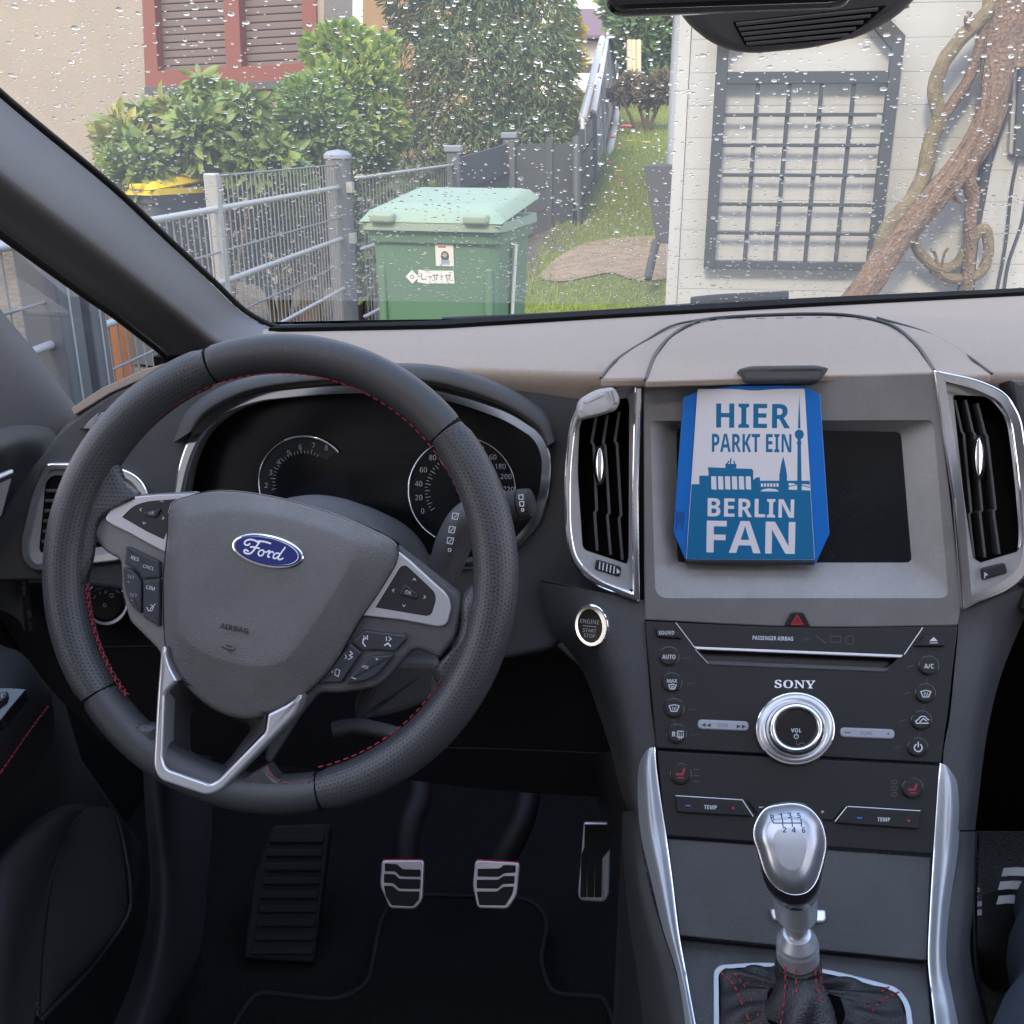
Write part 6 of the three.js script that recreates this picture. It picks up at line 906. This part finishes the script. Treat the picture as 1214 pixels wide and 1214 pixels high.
// ---------------------------------------------------------------- wheelie bins
function bin(name, label, c, ry, W, D, H, bodyM, lidM, front) {
  const t = thing(name, label, 'bin', c), tr = (g) => g.rotateY(ry).translate(c.x, c.y, c.z);
  const wall = (w0, d0, w1, d1, y0, y1, m, nm, par = t, z0 = 0) => { const s = (w, d) => { const r = 0.05, p = []; for (const [sx, sz, a0] of [[1, 1, 0], [-1, 1, 90], [-1, -1, 180], [1, -1, 270]]) for (let i = 0; i <= 4; i++) { const a = rad(a0 + i * 22.5); p.push(V3(sx * (w / 2 - r) + r * Math.cos(a), 0, sz * (d / 2 - r) + r * Math.sin(a))); } return p; };
    const A = s(w0, d0), B = s(w1, d1), pos = [], idx = [], n = A.length; A.forEach((p) => pos.push(p.x, y0, p.z + z0)); B.forEach((p) => pos.push(p.x, y1, p.z)); for (let i = 0; i < n; i++) { const j = (i + 1) % n; idx.push(i, n + i, j, j, n + i, n + j); } for (let i = 1; i + 1 < n; i++) { idx.push(n, n + i + 1, n + i); idx.push(0, i, i + 1); }
    let g = new THREE.BufferGeometry(); g.setAttribute('position', new THREE.Float32BufferAttribute(pos, 3)); g.setIndex(idx); g = g.toNonIndexed(); g.computeVertexNormals(); return part(nm, tr(g), m, par); };
  const b = wall(W * 0.82, D * 0.74, W * 0.95, D * 0.9, 0.06, H * 0.92, bodyM, 'body', t, 0);
  wall(W * 0.99, D * 0.95, W * 1.0, D * 0.97, H * 0.905, H * 0.945, bodyM, 'rim', t);
  for (const s of [-1, 1]) part('rib', tr(box(V3(s * W * 0.4, H * 0.45, D * 0.425), 0.03, H * 0.75, 0.03, 0, 0.01)), bodyM, t);
  // domed lid with a pressed field and front lip
  const lid = []; const lidY = (u, v) => H * 0.925 + 0.05 + 0.055 * Math.sqrt(Math.max(0, 1 - Math.max(Math.abs(u), Math.abs(v)) ** 4)) + 0.03 * (1 - v) - (Math.abs(u) < 0.62 && v < 0.5 && v > -0.75 ? 0.018 : 0);
  for (let j = 0; j <= 18; j++) { const r = []; for (let i = 0; i <= 18; i++) { const u = i / 9 - 1, v = j / 9 - 1; r.push(V3(u * W * 0.52, lidY(u, v), v * D * 0.52)); } lid.push(r); }
  const lg = skin(lid.map((r) => r.map((p) => p.clone().applyAxisAngle(V3(0, 1, 0), ry).add(c))), { nu: 1, nv: 1, thick: 0.012, straight: true });
  const lm = part('lid', lg, lidM, t);
  wall(W * 1.05, D * 1.04, W * 1.04, D * 1.03, H * 0.945, H * 0.975, lidM, 'lid_edge', t);
  for (const s of [-1, 1]) part('lid_handle', tr(box(V3(s * W * 0.34, H * 0.985, D * 0.5), 0.09, 0.035, 0.07, 0, 0.012)), lidM, lm);
  part('grip_bar', tr(new THREE.CylinderGeometry(0.016, 0.016, W * 0.8, 12).rotateZ(Math.PI / 2).translate(0, H * 0.98, -D * 0.56)), lidM, t);
  for (const s of [-1, 1]) part('wheel', tr(new THREE.CylinderGeometry(0.1, 0.1, 0.05, 24).rotateZ(Math.PI / 2).translate(s * W * 0.42, 0.1, -D * 0.42)), M.rubber, t);
  if (front) front(t, b, tr);
}
{
  const p = at(526, 300, 3.68);
  bin('wheelie_bin', 'green wheelie bin with pale green lid and white stickers on its front', V3(p.x, 0, p.z - 0.26), rad(-9), 0.51, 0.56, 1.07, M.binGreen, M.binLid, (t, b, tr) => {
    const H = 1.07, D = 0.56, zf = (y) => D * (0.37 + (0.45 - 0.37) * (y - 0.06) / (H * 0.92 - 0.06)) + 0.002, a = Math.atan(D * 0.08 / (H * 0.8));
    const st = (x, y, w, h, f, deg = 0) => { const cv = document.createElement('canvas'); cv.width = 96; cv.height = Math.round(96 * h / w); const c = cv.getContext('2d'); f(c, 96, cv.height); const tx = new THREE.CanvasTexture(cv); tx.colorSpace = THREE.SRGBColorSpace; part('sticker', tr(new THREE.BoxGeometry(w, h, 0.0015).rotateZ(rad(deg)).rotateX(a).translate(x, y, zf(y))), new THREE.MeshStandardMaterial({ map: tx, roughness: 0.5 }), t); };
    st(0.042, 0.925, 0.068, 0.076, (c, w, h) => { c.fillStyle = '#dcdcd6'; c.fillRect(0, 0, w, h); c.fillStyle = '#b8433a'; c.fillRect(16, 8, 40, 8); c.fillStyle = '#48505c'; c.beginPath(); c.ellipse(50, 58, 22, 26, 0, 0, 7); c.fill(); c.fillStyle = '#c09a86'; c.beginPath(); c.arc(50, 52, 11, 0, 7); c.fill(); c.fillStyle = '#8fa3bd'; c.fillRect(28, 76, 46, 24); });
    const icon = (k) => (c, w, h) => { c.fillStyle = '#dfe3e2'; c.fillRect(0, 0, w, h); c.strokeStyle = '#5c6a72'; c.lineWidth = 7; c.beginPath(); if (k === 0) { c.arc(48, 48, 16, 0, 6.3); } else if (k === 1) { c.moveTo(26, 26); c.lineTo(36, 70); c.lineTo(70, 60); } else { c.moveTo(24, 34); c.lineTo(72, 34); c.moveTo(34, 34); c.lineTo(44, 74); c.moveTo(62, 30); c.lineTo(54, 70); } c.stroke(); };
    [[-0.085, 0], [-0.04, 1], [0.005, 2], [0.052, 2]].forEach(([x, k], i) => st(x, 0.845 + i * 0.001, i ? 0.046 : 0.036, i ? 0.046 : 0.036, icon(k), i ? (i === 1 ? -8 : 2) : 45));
    const g = new THREE.BoxGeometry(0.004, 0.3, 0.035).rotateX(0.05).rotateZ(-0.07).translate(0.2505, 0.8, 0.06); part('side_sticker', tr(g), std(0.7, 0.7, 0.66, 0.5), t);
    part('side_sticker', tr(new THREE.BoxGeometry(0.004, 0.06, 0.035).rotateZ(-0.07).translate(0.2535, 0.92, 0.06)), std(0.7, 0.6, 0.1, 0.5), t);
  });
  const q = at(190, 222, 5.9);
  bin('wheelie_bin', 'dark grey wheelie bin with bright yellow lid behind the mesh fence', V3(q.x, 0, q.z), rad(-25), 0.52, 0.6, 1.09, M.binGrey, M.binYellow);
}
// ---------------------------------------------------------------- white building with trellis and wisteria on the right
const WD = 4.7, wallP = new Plane(at(900, 200, WD), V3(-0.04, 0, 1));
{
  const wl0 = wallP.loc(797, 200), t = thing('white_house', 'white boarded house wall on the right', 'house', V3(wallP.o.x, 0, wallP.o.z));
  const x0 = wl0.x, y = (v) => v - wallP.o.y, X1 = 7, g = [];
  const core = (xa, xb, ya, yb, z0, z1) => { const b = new THREE.BoxGeometry(xb - xa, yb - ya, z1 - z0).translate((xa + xb) / 2, y((ya + yb) / 2), (z0 + z1) / 2); return b.applyMatrix4(wallP.m); };
  part('wall', core(x0 + 0.01, X1, -0.2, 2.42, -6, -0.022), M.white, t);
  for (let i = 0; i < 17; i++) { const h0 = 0.1 + i * 0.136; part('board', core(x0 + 0.055, X1, h0, h0 + 0.1345, -0.02, rr(-0.0015, 0.0005)), M.white, t); }
  part('corner_board', core(x0, x0 + 0.052, 0, 2.42, -0.06, 0.006), M.white, t);
  part('plinth', core(x0 + 0.03, X1, -0.2, 0.09, -0.04, 0.012), M.whiteFar, t);
  part('roof', core(x0 - 0.1, X1, 2.42, 2.52, -6.1, 0.1), M.slate, t);
  const nb = thing('house_behind', 'tall rendered house behind the parked car, out of frame', 'house', V3(-1, 0, 11)); part('wall', box(V3(-1, 4.7, 11), 15, 9.4, 6), M.cream, nb); part('roof', box(V3(-1, 9.5, 11), 15.4, 0.2, 6.4), M.slate, nb);
  // trellis
  const tp = (n, pts, h0, h1, par) => part(n, slab(wallP, pts, h0, h1, { bevel: 0.002 }), M.trellis, par);
  const k = thing('trellis', 'dark grey wooden wall trellis with an arched top on the white wall', 'trellis', wallP.hit(940, 318, 0.03));
  const q = (x, y) => wallP.loc(x, y, 0.05);
  // its outline in wall metres, built upright
  const bl = q(838, 318), tlc = q(846, 60), br = q(1038, 308), trc = q(1080, 40), W0 = (bl.x + tlc.x) / 2, W1 = (q(1078, 60).x + q(1036, 290).x) / 2;
  const yb = bl.y, yt = tlc.y, ym = q(950, 92).y, bar = (n, xa, xb, ya, yb2, z0, z1) => part(n, new RoundedBoxGeometry(xb - xa, yb2 - ya, z1 - z0, 1, 0.003).translate((xa + xb) / 2, (ya + yb2) / 2, (z0 + z1) / 2).applyMatrix4(wallP.m), M.trellis, k);
  const fw = 0.05; bar('frame_post', W0, W0 + fw, yb, yt + 0.05, 0.03, 0.07); bar('frame_post', W1 - fw, W1, yb, yt + 0.05, 0.03, 0.07); bar('frame_rail', W0 + fw, W1 - fw, yb, yb + 0.036, 0.032, 0.066); bar('frame_rail', W0 + fw, W1 - fw, ym - fw * 0.5, ym + fw * 0.5, 0.032, 0.066);
  const nx = 5, ny = 6, xa = W0 + fw, xb = W1 - fw, ya = yb + 0.036, yb2 = ym - fw * 0.5;
  for (let i = 1; i < nx; i++) { const x = xa + (xb - xa) * i / nx; bar('upright', x - 0.009, x + 0.009, ya, yb2, 0.036, 0.05); }
  for (let j = 1; j < ny; j++) { const v = ya + (yb2 - ya) * j / ny; bar('crossbar', xa, xb, v - 0.0078, v + 0.0078, 0.0505, 0.064); }
  const archPts = []; const cxm = (W0 + W1) / 2, hw = (W1 - W0) / 2; for (let i = 0; i <= 6; i++) { const s = i / 6 * 2 - 1; archPts.push([cxm + s * hw, yt + 0.05 + 0.2 * (1 - Math.abs(s) ** 2.2)]); }
  const sh = new THREE.Shape([...archPts.map(([x, v]) => V2(x, v)), ...archPts.slice().reverse().map(([x, v]) => V2(cxm + (x - cxm) * (1 - fw / hw), v - fw * 1.05))]);
  part('arch', new THREE.ExtrudeGeometry(sh, { depth: 0.036, bevelEnabled: false }).translate(0, 0, 0.031).applyMatrix4(wallP.m), M.trellis, k);
  // wisteria
  const v = thing('wisteria', 'thick twisted brown climber stem leaning across the white wall', 'climber', at(1010, 352, 4.2));
  const tw = (name, pts, r, m = M.bark) => { const c = pts.map(([x, y2, d]) => wallP.hit(x, y2, d)); const g2 = tube(c, r, { n: 90, k: 16 }), p = g2.attributes.position; for (let i = 0; i < p.count; i++) { const f = Math.min(1, r(0.5) * 16), a = p.getX(i), b2 = p.getY(i), s = 0.0035 * Math.sin(a * 60 + b2 * 41) * f + 0.0018 * Math.sin(b2 * 97 - a * 50) * f + 0.004 * Math.sin((i % 17) * 1.85 + b2 * 9) * f; p.setX(i, a + s * f); p.setZ(i, p.getZ(i) + s * 0.6); } g2.computeVertexNormals(); return part(name, g2, m, v); };
  tw('trunk', [[1000, 372, 0.25], [1030, 335, 0.22], [1062, 285, 0.18], [1100, 240, 0.16], [1140, 195, 0.14], [1165, 155, 0.13], [1178, 110, 0.13], [1186, 60, 0.13], [1196, 10, 0.14], [1205, -40, 0.15]], (s) => 0.05 + 0.01 * Math.sin(s * 9) + 0.018 * s, M.bark);
  for (let k = 0; k < 6; k++) { const P0 = [[1010, 362, 0.24], [1030, 335, 0.22], [1062, 285, 0.18], [1100, 240, 0.16], [1140, 195, 0.14], [1165, 155, 0.13], [1178, 110, 0.13], [1186, 60, 0.13], [1196, 10, 0.14], [1205, -40, 0.15]]; tw('strand', P0.map(([x, y2, d], i) => { const a = k * 1.05 + i * 0.42; return [x + 10.5 * Math.cos(a), y2 + 6 * Math.cos(a), d + 0.043 * Math.sin(a)]; }), (q) => 0.021 + 0.005 * Math.sin(q * 7 + k)); }
  tw('branch', [[1044, 308, 0.2], [1048, 280, 0.2], [1062, 258, 0.19], [1082, 235, 0.17], [1096, 205, 0.14], [1104, 165, 0.12], [1113, 142, 0.12], [1108, 108, 0.12], [1118, 75, 0.13], [1140, 45, 0.14], [1170, 15, 0.15], [1190, -20, 0.16]], (s) => 0.036 - 0.006 * s, M.barkPale);
  tw('branch', [[1115, 144, 0.12], [1128, 124, 0.1], [1146, 98, 0.1], [1160, 62, 0.12], [1168, 25, 0.14], [1176, -20, 0.15]], (s) => 0.024);
  tw('branch', [[1148, 190, 0.16], [1147, 212, 0.15], [1153, 232, 0.13], [1150, 262, 0.12], [1150, 300, 0.1], [1146, 345, 0.08]], (s) => 0.034 - 0.01 * s);
  tw('branch', [[1080, 278, 0.15], [1092, 302, 0.1], [1112, 318, 0.08], [1132, 315, 0.07], [1146, 296, 0.08], [1166, 270, 0.1], [1172, 300, 0.09], [1160, 325, 0.08], [1130, 330, 0.07], [1105, 318, 0.07]], (s) => 0.024, M.barkPale);
  tw('branch', [[1140, 240, 0.12], [1132, 235, 0.12], [1127, 225, 0.12]], (s) => 0.009); tw('branch', [[1112, 316, 0.1], [1108, 300, 0.1], [1104, 296, 0.12]], (s) => 0.007); tw('branch', [[1116, 316, 0.1], [1120, 300, 0.12], [1124, 294, 0.12]], (s) => 0.006);
  tw('branch', [[1150, 38, 0.16], [1146, 22, 0.18], [1150, 14, 0.18]], (s) => 0.012); tw('branch', [[1200, 80, 0.12], [1206, 30, 0.13], [1225, -10, 0.14]], (s) => 0.055);
  // downpipe and dark cables, meter box at the right edge
  const cb = thing('wall_cables', 'dark loose cables hanging down the white wall at the right edge', 'cables', wallP.hit(1180, 340, 0.02));
  for (const [pts, r] of [[[[1200, 120, 0.05], [1176, 190, 0.05], [1162, 260, 0.05], [1152, 345, 0.04]], 0.007], [[[1212, 165, 0.04], [1200, 220, 0.04], [1192, 290, 0.04], [1182, 345, 0.04]], 0.008], [[[1222, 200, 0.04], [1212, 262, 0.04], [1196, 310, 0.04], [1190, 345, 0.04]], 0.008], [[[1170, 200, 0.05], [1150, 270, 0.05], [1136, 345, 0.04]], 0.006]]) part('cable', tube(pts.map((p) => wallP.hit(...p)), r, { n: 30, k: 8 }), M.cable, cb);
  const dp = thing('downpipe', 'dark downpipe behind the climber on the white wall', 'downpipe', wallP.hit(1150, 345, 0.03)); part('pipe', tube([[1186, 40, 0.05], [1176, 130, 0.05], [1166, 210, 0.05], [1152, 290, 0.05], [1148, 350, 0.05]].map((p) => wallP.hit(...p)), 0.026, { n: 30, k: 12 }), M.cable, dp);
  const mb = thing('meter_box', 'grey wall box with pale frame cut off by the right edge', 'wall box', wallP.hit(1225, 180, 0.03));
  part('box', slab(wallP, [[1208, 80, 3], [1290, 60, 3], [1280, 190, 3], [1202, 186, 3]], 0, 0.05, { bevel: 0.006 }), M.trellis, mb);
  part('frame', slab(wallP, [[1202, 76, 3], [1212, 76, 3], [1206, 186, 3], [1196, 182, 3]], 0, 0.035, { bevel: 0.004 }), M.galv, mb);
  // planter by the corner
  const pt = thing('tall_planter', 'tall dark grey planter at the corner of the white wall', 'planter', at(782, 288, 5.4));
  part('body', (() => { const f = [at(763, 197, 5.4), at(805, 197, 5.4), at(805, 290, 5.4), at(778, 288, 5.4)], b2 = f.map((p) => p.clone().add(V3(0.1, 0, -0.5))); return [skin([[f[0], f[1]], [f[3], f[2]]], { nu: 1, nv: 1, straight: true }), skin([[b2[0], f[0]], [b2[3], f[3]]], { nu: 1, nv: 1, straight: true }), skin([[f[0], f[1]], [b2[0], b2[1]]], { nu: 1, nv: 1, straight: true }), skin([[b2[0], b2[1]], [b2[3], b2[2]]], { nu: 1, nv: 1, straight: true })]; })(), M.pot, pt);
  part('leg', tube([at(778, 286, 5.4), at(768, 330, 5.3)], 0.022, { n: 1, k: 8, straight: true }), M.pot, pt);
}
// ---------------------------------------------------------------- houses behind the garden
{
  const a = at(378, 96, 8), b = at(172, 106, 8.9), u = b.clone().sub(a).setY(0).normalize(), HP = new Plane(a, new THREE.Vector3().crossVectors(u, V3(0, 1, 0)).setY(0).normalize().multiplyScalar(1));
  if (HP.n.dot(EYE.clone().sub(a)) < 0) { HP.n.negate(); HP.u.negate(); HP.m.makeBasis(HP.u, HP.v, HP.n).setPosition(HP.o); }
  const t = thing('cream_house', 'cream rendered house with a brown red framed window on the left', 'house', V3(a.x, 0, a.z));
  const wo = [[166, -60, 1], [172, 104, 1], [377, 94, 1], [372, -70, 1]];
  part('wall', slab(HP, [[-900, -700], [384, -250], [384, 330], [-900, 600]], -0.35, 0, { bevel: 0, holes: [[[170, -56], [176, 100], [373, 91], [368, -66]]] }), M.cream, t);
  const w = part('window', slab(HP, wo, -0.1, 0.02, { bevel: 0.004, holes: [[[180, -50], [187, 84], [268, 79], [262, -56]], [[280, -56], [286, 79], [360, 74], [355, -60]]] }), M.frameRed, t);
  for (const [x0, x1] of [[178, 271], [277, 364]]) { const n = 14; for (let i = 0; i < n; i++) { const f = (y) => y - (x0 - 178) * 0.05, y0 = -40 + i * 9.2, pts = [[x0 + 3 + i * 0.4, f(y0)], [x1 + i * 0.35, f(y0 - 4.5)], [x1 + i * 0.35, f(y0 + 3.6)], [x0 + 3 + i * 0.4, f(y0 + 8.1)]]; part('shutter_slat', slab(HP, pts, -0.08, -0.055, { bevel: 0.006 }), M.shutter, w); } }
  part('pane', slab(HP, [[176, -60], [184, 90], [366, 82], [360, -66]], -0.12, -0.1, { bevel: 0 }), M.gloss, w);
  part('sill', slab(HP, [[171, 103], [378, 93], [379, 103], [171, 113]], -0.02, 0.09, { bevel: 0.005 }), M.sill, t);
  const lite = at(406, 20, 15), LP = new Plane(lite, V3(0.3, 0, 1)), f = thing('white_gable', 'sunlit white gable between the cream house and the orange house', 'house', V3(lite.x, 0, lite.z));
  part('wall', slab(LP, [[340, -300], [430, -300], [430, 260], [340, 260]], -3, 0, { bevel: 0 }), M.whiteFar, f);
  part('roof', slab(LP, [[330, -320], [440, -320], [440, -300], [330, -300]], -3.2, 0.3, { bevel: 0 }), M.slate, f);
  const or = at(470, 60, 17), OP = new Plane(or, V3(0.2, 0, 1)), o = thing('orange_house', 'pale orange house wall behind the bushes', 'house', V3(or.x, 0, or.z));
  part('wall', slab(OP, [[424, -220], [640, -220], [640, 260], [424, 260]], -4, 0, { bevel: 0 }), M.orange, o); part('roof', slab(OP, [[415, -245], [650, -245], [650, -220], [415, -220]], -4.2, 0.3, { bevel: 0 }), M.slate, o);
  const fr = at(700, 30, 30), RP = new Plane(fr, V3(0, 0, 1)), h = thing('far_house', 'distant house with dull red roof above the slope fence', 'house', V3(fr.x, 2.2, fr.z));
  part('wall', slab(RP, [[655, 40], [735, 40], [735, 75], [655, 75]], -5, 0, { bevel: 0 }), M.whiteFar, h); part('roof', skin([[at(650, 42, 29.6), at(740, 42, 29.6)], [at(662, 10, 33), at(730, 10, 33)]], { nu: 2, nv: 2, thick: 0.15, straight: true }), M.slate, h);
  const st = thing('garden_posts', 'pale wooden posts at the top of the lawn', 'posts', onGround(748, 112)); for (const x of [746, 751, 757]) part('post', tube([at(x, 48, 17), at(x, 108, 17)], 0.045, { n: 1, k: 8, straight: true }), M.wood, st);
}
// ---------------------------------------------------------------- shrubs and trees
function plant(name, label, category, base, blobs, { n, size, cols, mat, stems = [], stemMat = M.trunk, geo, droop = 0, group } = {}) {
  const t = thing(name, label, category, base, group), list = [], tot = blobs.reduce((s, b) => s + b.r ** 2, 0);
  for (const b of blobs) for (let i = 0, k = Math.round(n * b.r ** 2 / tot); i < k; i++) {
    const d = V3(rr(-1, 1), rr(-1, 1), rr(-1, 1)); if (d.length() > 1) { i--; continue; } const L = d.length(); d.normalize();
    const p = b.c.clone().add(V3(d.x * b.r * (b.sx || 1), d.y * b.r * (b.sy || 1), d.z * b.r).multiplyScalar(0.45 + 0.55 * Math.sqrt(L) + rr(-0.06, 0.1)));
    const dir = V3(d.x + rr(-0.9, 0.9), d.y * 0.6 + rr(-0.7, 0.8) - droop, d.z + rr(-0.9, 0.9)).normalize();
    list.push({ p, dir, roll: rr(0, 6.3), s: size * rr(0.6, 1.35), c: mixC(cols[0], cols[1], rnd()).lerp(cols[2] || cols[1], (b.hue ?? 0) * rnd()) });
  }
  for (const s of stems) part(s.name || 'stem', tube(s.pts, s.r, { n: 20, k: 7 }), stemMat, t);
  scatter('crown', geo || leafGeo(0.42, 1), mat || leafMat(), list, t);
  return t;
}
const blob = (x, y, d, rpx, o = {}) => ({ c: at(x, y, d), r: rpx / F * d, ...o });
{
  // big-leaved evergreen under the window: separate sprays on stems
  const g0 = at(250, 330, 6.0).setY(0.05), sp = [[150, 175, 26], [180, 150, 22], [165, 200, 28], [210, 135, 20], [240, 100, 12], [235, 160, 26], [215, 190, 28], [260, 185, 30], [290, 130, 20], [285, 165, 26], [310, 155, 20], [300, 195, 26], [140, 150, 12], [262, 120, 14], [330, 185, 18]];
  const bl = sp.map(([x, y, r], i) => blob(x, y, 5.9 + 0.25 * Math.sin(i * 2.1), r * 0.95, { hue: i % 3 ? 0.2 : 0.7 }));
  plant('evergreen_shrub', 'broad leaved evergreen shrub under the brown red window', 'shrub', g0, bl, { n: 4600, size: 0.1, cols: [C(0.104, 0.207, 0.037), C(0.220, 0.329, 0.061), C(0.512, 0.415, 0.085)], geo: leafGeo(0.4, 1, 0.2), droop: 0.45, mat: leafMat({ roughness: 0.5, transmission: 0.3 }), stems: bl.map((b) => ({ pts: [g0.clone().add(V3(rr(-0.3, 0.3), 0, rr(-0.1, 0.1))), g0.clone().lerp(b.c, 0.55).add(V3(rr(-0.1, 0.1), 0.1, 0)), b.c], r: (s) => 0.016 - 0.011 * s })) });
  const fine = (name, label, x, y, d, list, n, size, cols, o = {}) => { const g = at(x, y, d); g.y = ground(g.x, g.z); plant(name, label, o.cat || 'bush', g, list.map(([bx, by, br, bo]) => blob(bx, by, d + rr(-0.2, 0.2), br, bo)), { n, size, cols, stems: list.slice(0, 5).map(([bx, by]) => ({ name: 'trunk', pts: [g.clone().add(V3(rr(-0.1, 0.1), -0.05, 0)), at(bx, by, d)], r: (s) => 0.035 - 0.025 * s })), ...o }); };
  fine('round_bush', 'small leaved round bush right of the evergreen shrub', 370, 330, 6.3, [[355, 170, 32], [372, 130, 34], [352, 115, 18], [400, 165, 30], [335, 200, 26], [372, 205, 30], [345, 225, 24]], 5200, 0.06, [C(0.122, 0.244, 0.030), C(0.305, 0.415, 0.061)]);
  fine('hedge_bush', 'sunlit yellow green bush beside the orange house', 420, 330, 7.2, [[410, 70, 34], [430, 100, 38], [440, 150, 34], [385, 60, 18], [450, 60, 14], [425, 190, 34], [400, 110, 30]], 4600, 0.085, [C(0.159, 0.293, 0.037), C(0.439, 0.512, 0.061), C(0.708, 0.659, 0.073)]);
  fine('low_hedge', 'low mixed green hedge behind the mesh fence', 330, 380, 6.6, [[300, 260, 40], [360, 270, 40], [330, 300, 40], [400, 290, 40], [440, 260, 36], [270, 290, 36], [450, 310, 40], [500, 250, 30]], 5000, 0.07, [C(0.099, 0.182, 0.057), C(0.198, 0.248, 0.099)]);
  fine('conifer', 'large dark drooping conifer filling the middle of the windscreen', 570, 300, 9.2, [[560, 20, 70], [620, 20, 60], [500, 70, 46, { hue: 0.6 }], [560, 90, 66], [625, 90, 56], [480, 130, 40, { hue: 0.8 }], [540, 150, 50, { hue: 0.4 }], [600, 150, 52], [645, 130, 40, { hue: 0.2 }], [510, -10, 54], [570, -60, 70], [630, -50, 60], [655, 60, 30], [500, 180, 40], [570, 185, 50], [630, 175, 40]], 34000, 0.08, [C(0.091, 0.159, 0.037), C(0.207, 0.268, 0.061), C(0.512, 0.403, 0.098)], { cat: 'tree', geo: leafGeo(0.2, 1, 0.2), droop: 0.9 });
  fine('golden_bush', 'yellow autumn bush right of the conifer', 675, 260, 9.6, [[668, 40, 18], [672, 70, 16], [668, 120, 16], [662, 145, 18], [650, 155, 18], [640, 140, 16]], 2600, 0.085, [C(0.494, 0.395, 0.050), C(0.750, 0.626, 0.066)]);
  fine('hill_tree', 'green tree at the top of the lawn behind the wooden posts', 770, 110, 19, [[760, 40, 34], [790, 20, 36], [775, 80, 30], [800, 70, 30], [745, 25, 20], [735, 5, 18]], 5200, 0.2, [C(0.099, 0.215, 0.057), C(0.215, 0.329, 0.099)], { cat: 'tree' });
  fine('low_shrub', 'low brown green shrub along the top edge of the lawn', 765, 118, 14, [[750, 104, 12], [770, 110, 12], [790, 104, 14], [735, 112, 8]], 1400, 0.12, [C(0.165, 0.132, 0.057), C(0.264, 0.198, 0.083)]);
  // fallen pink and yellow blossoms on the lawn
  for (const [x, y, r, k, label] of [[742, 160, 9, 0, 'large pink blossom clump high on the lawn, biggest of the blossoms'], [726, 172, 5, 0, 'small bright pink blossom close to the slope fence'], [757, 154, 5, 0, 'small pink blossom right of the largest pink clump'], [735, 183, 4, 0, 'tiny pink blossom just below the one by the fence'], [722, 204, 5, 0, 'pink blossom beside the foot of the slope fence'], [736, 226, 5, 0, 'lone pink blossom lowest on the lawn'], [765, 180, 7, 1, 'yellow blossom patch beside the white wall corner'], [746, 177, 5, 1, 'pale yellow blossom below the largest pink clump'], [733, 215, 6, 1, 'pale yellow blossom halfway down the lawn above the lowest pink one']]) {
    const p = onGround(x, y), d = p.distanceTo(EYE), s = r / F * d * 0.62, pos = [];
    for (let i = 0; i < 7; i++) { const a = i / 7 * 6.283; pos.push(new THREE.SphereGeometry(s * 0.55, 8, 5).scale(1, 0.5, 0.6).rotateY(-a).translate(Math.cos(a) * s * 0.6, s * 0.5 + 0.08, Math.sin(a) * s * 0.6)); }
    const m = new THREE.Mesh(merge(pos), k ? std(0.55, 0.46, 0.08, 0.8) : std(0.68, 0.13, 0.2, 0.8)); m.name = numbered('blossom'); m.position.copy(p); m.userData.kind = undefined; tag(m, label, 'flower', 'blossoms on the lawn'); delete m.userData.kind; scene.add(m);
  }
}
camera.far = 300; camera.updateProjectionMatrix();
scene.environmentIntensity = 1;
renderer.render(scene, camera);
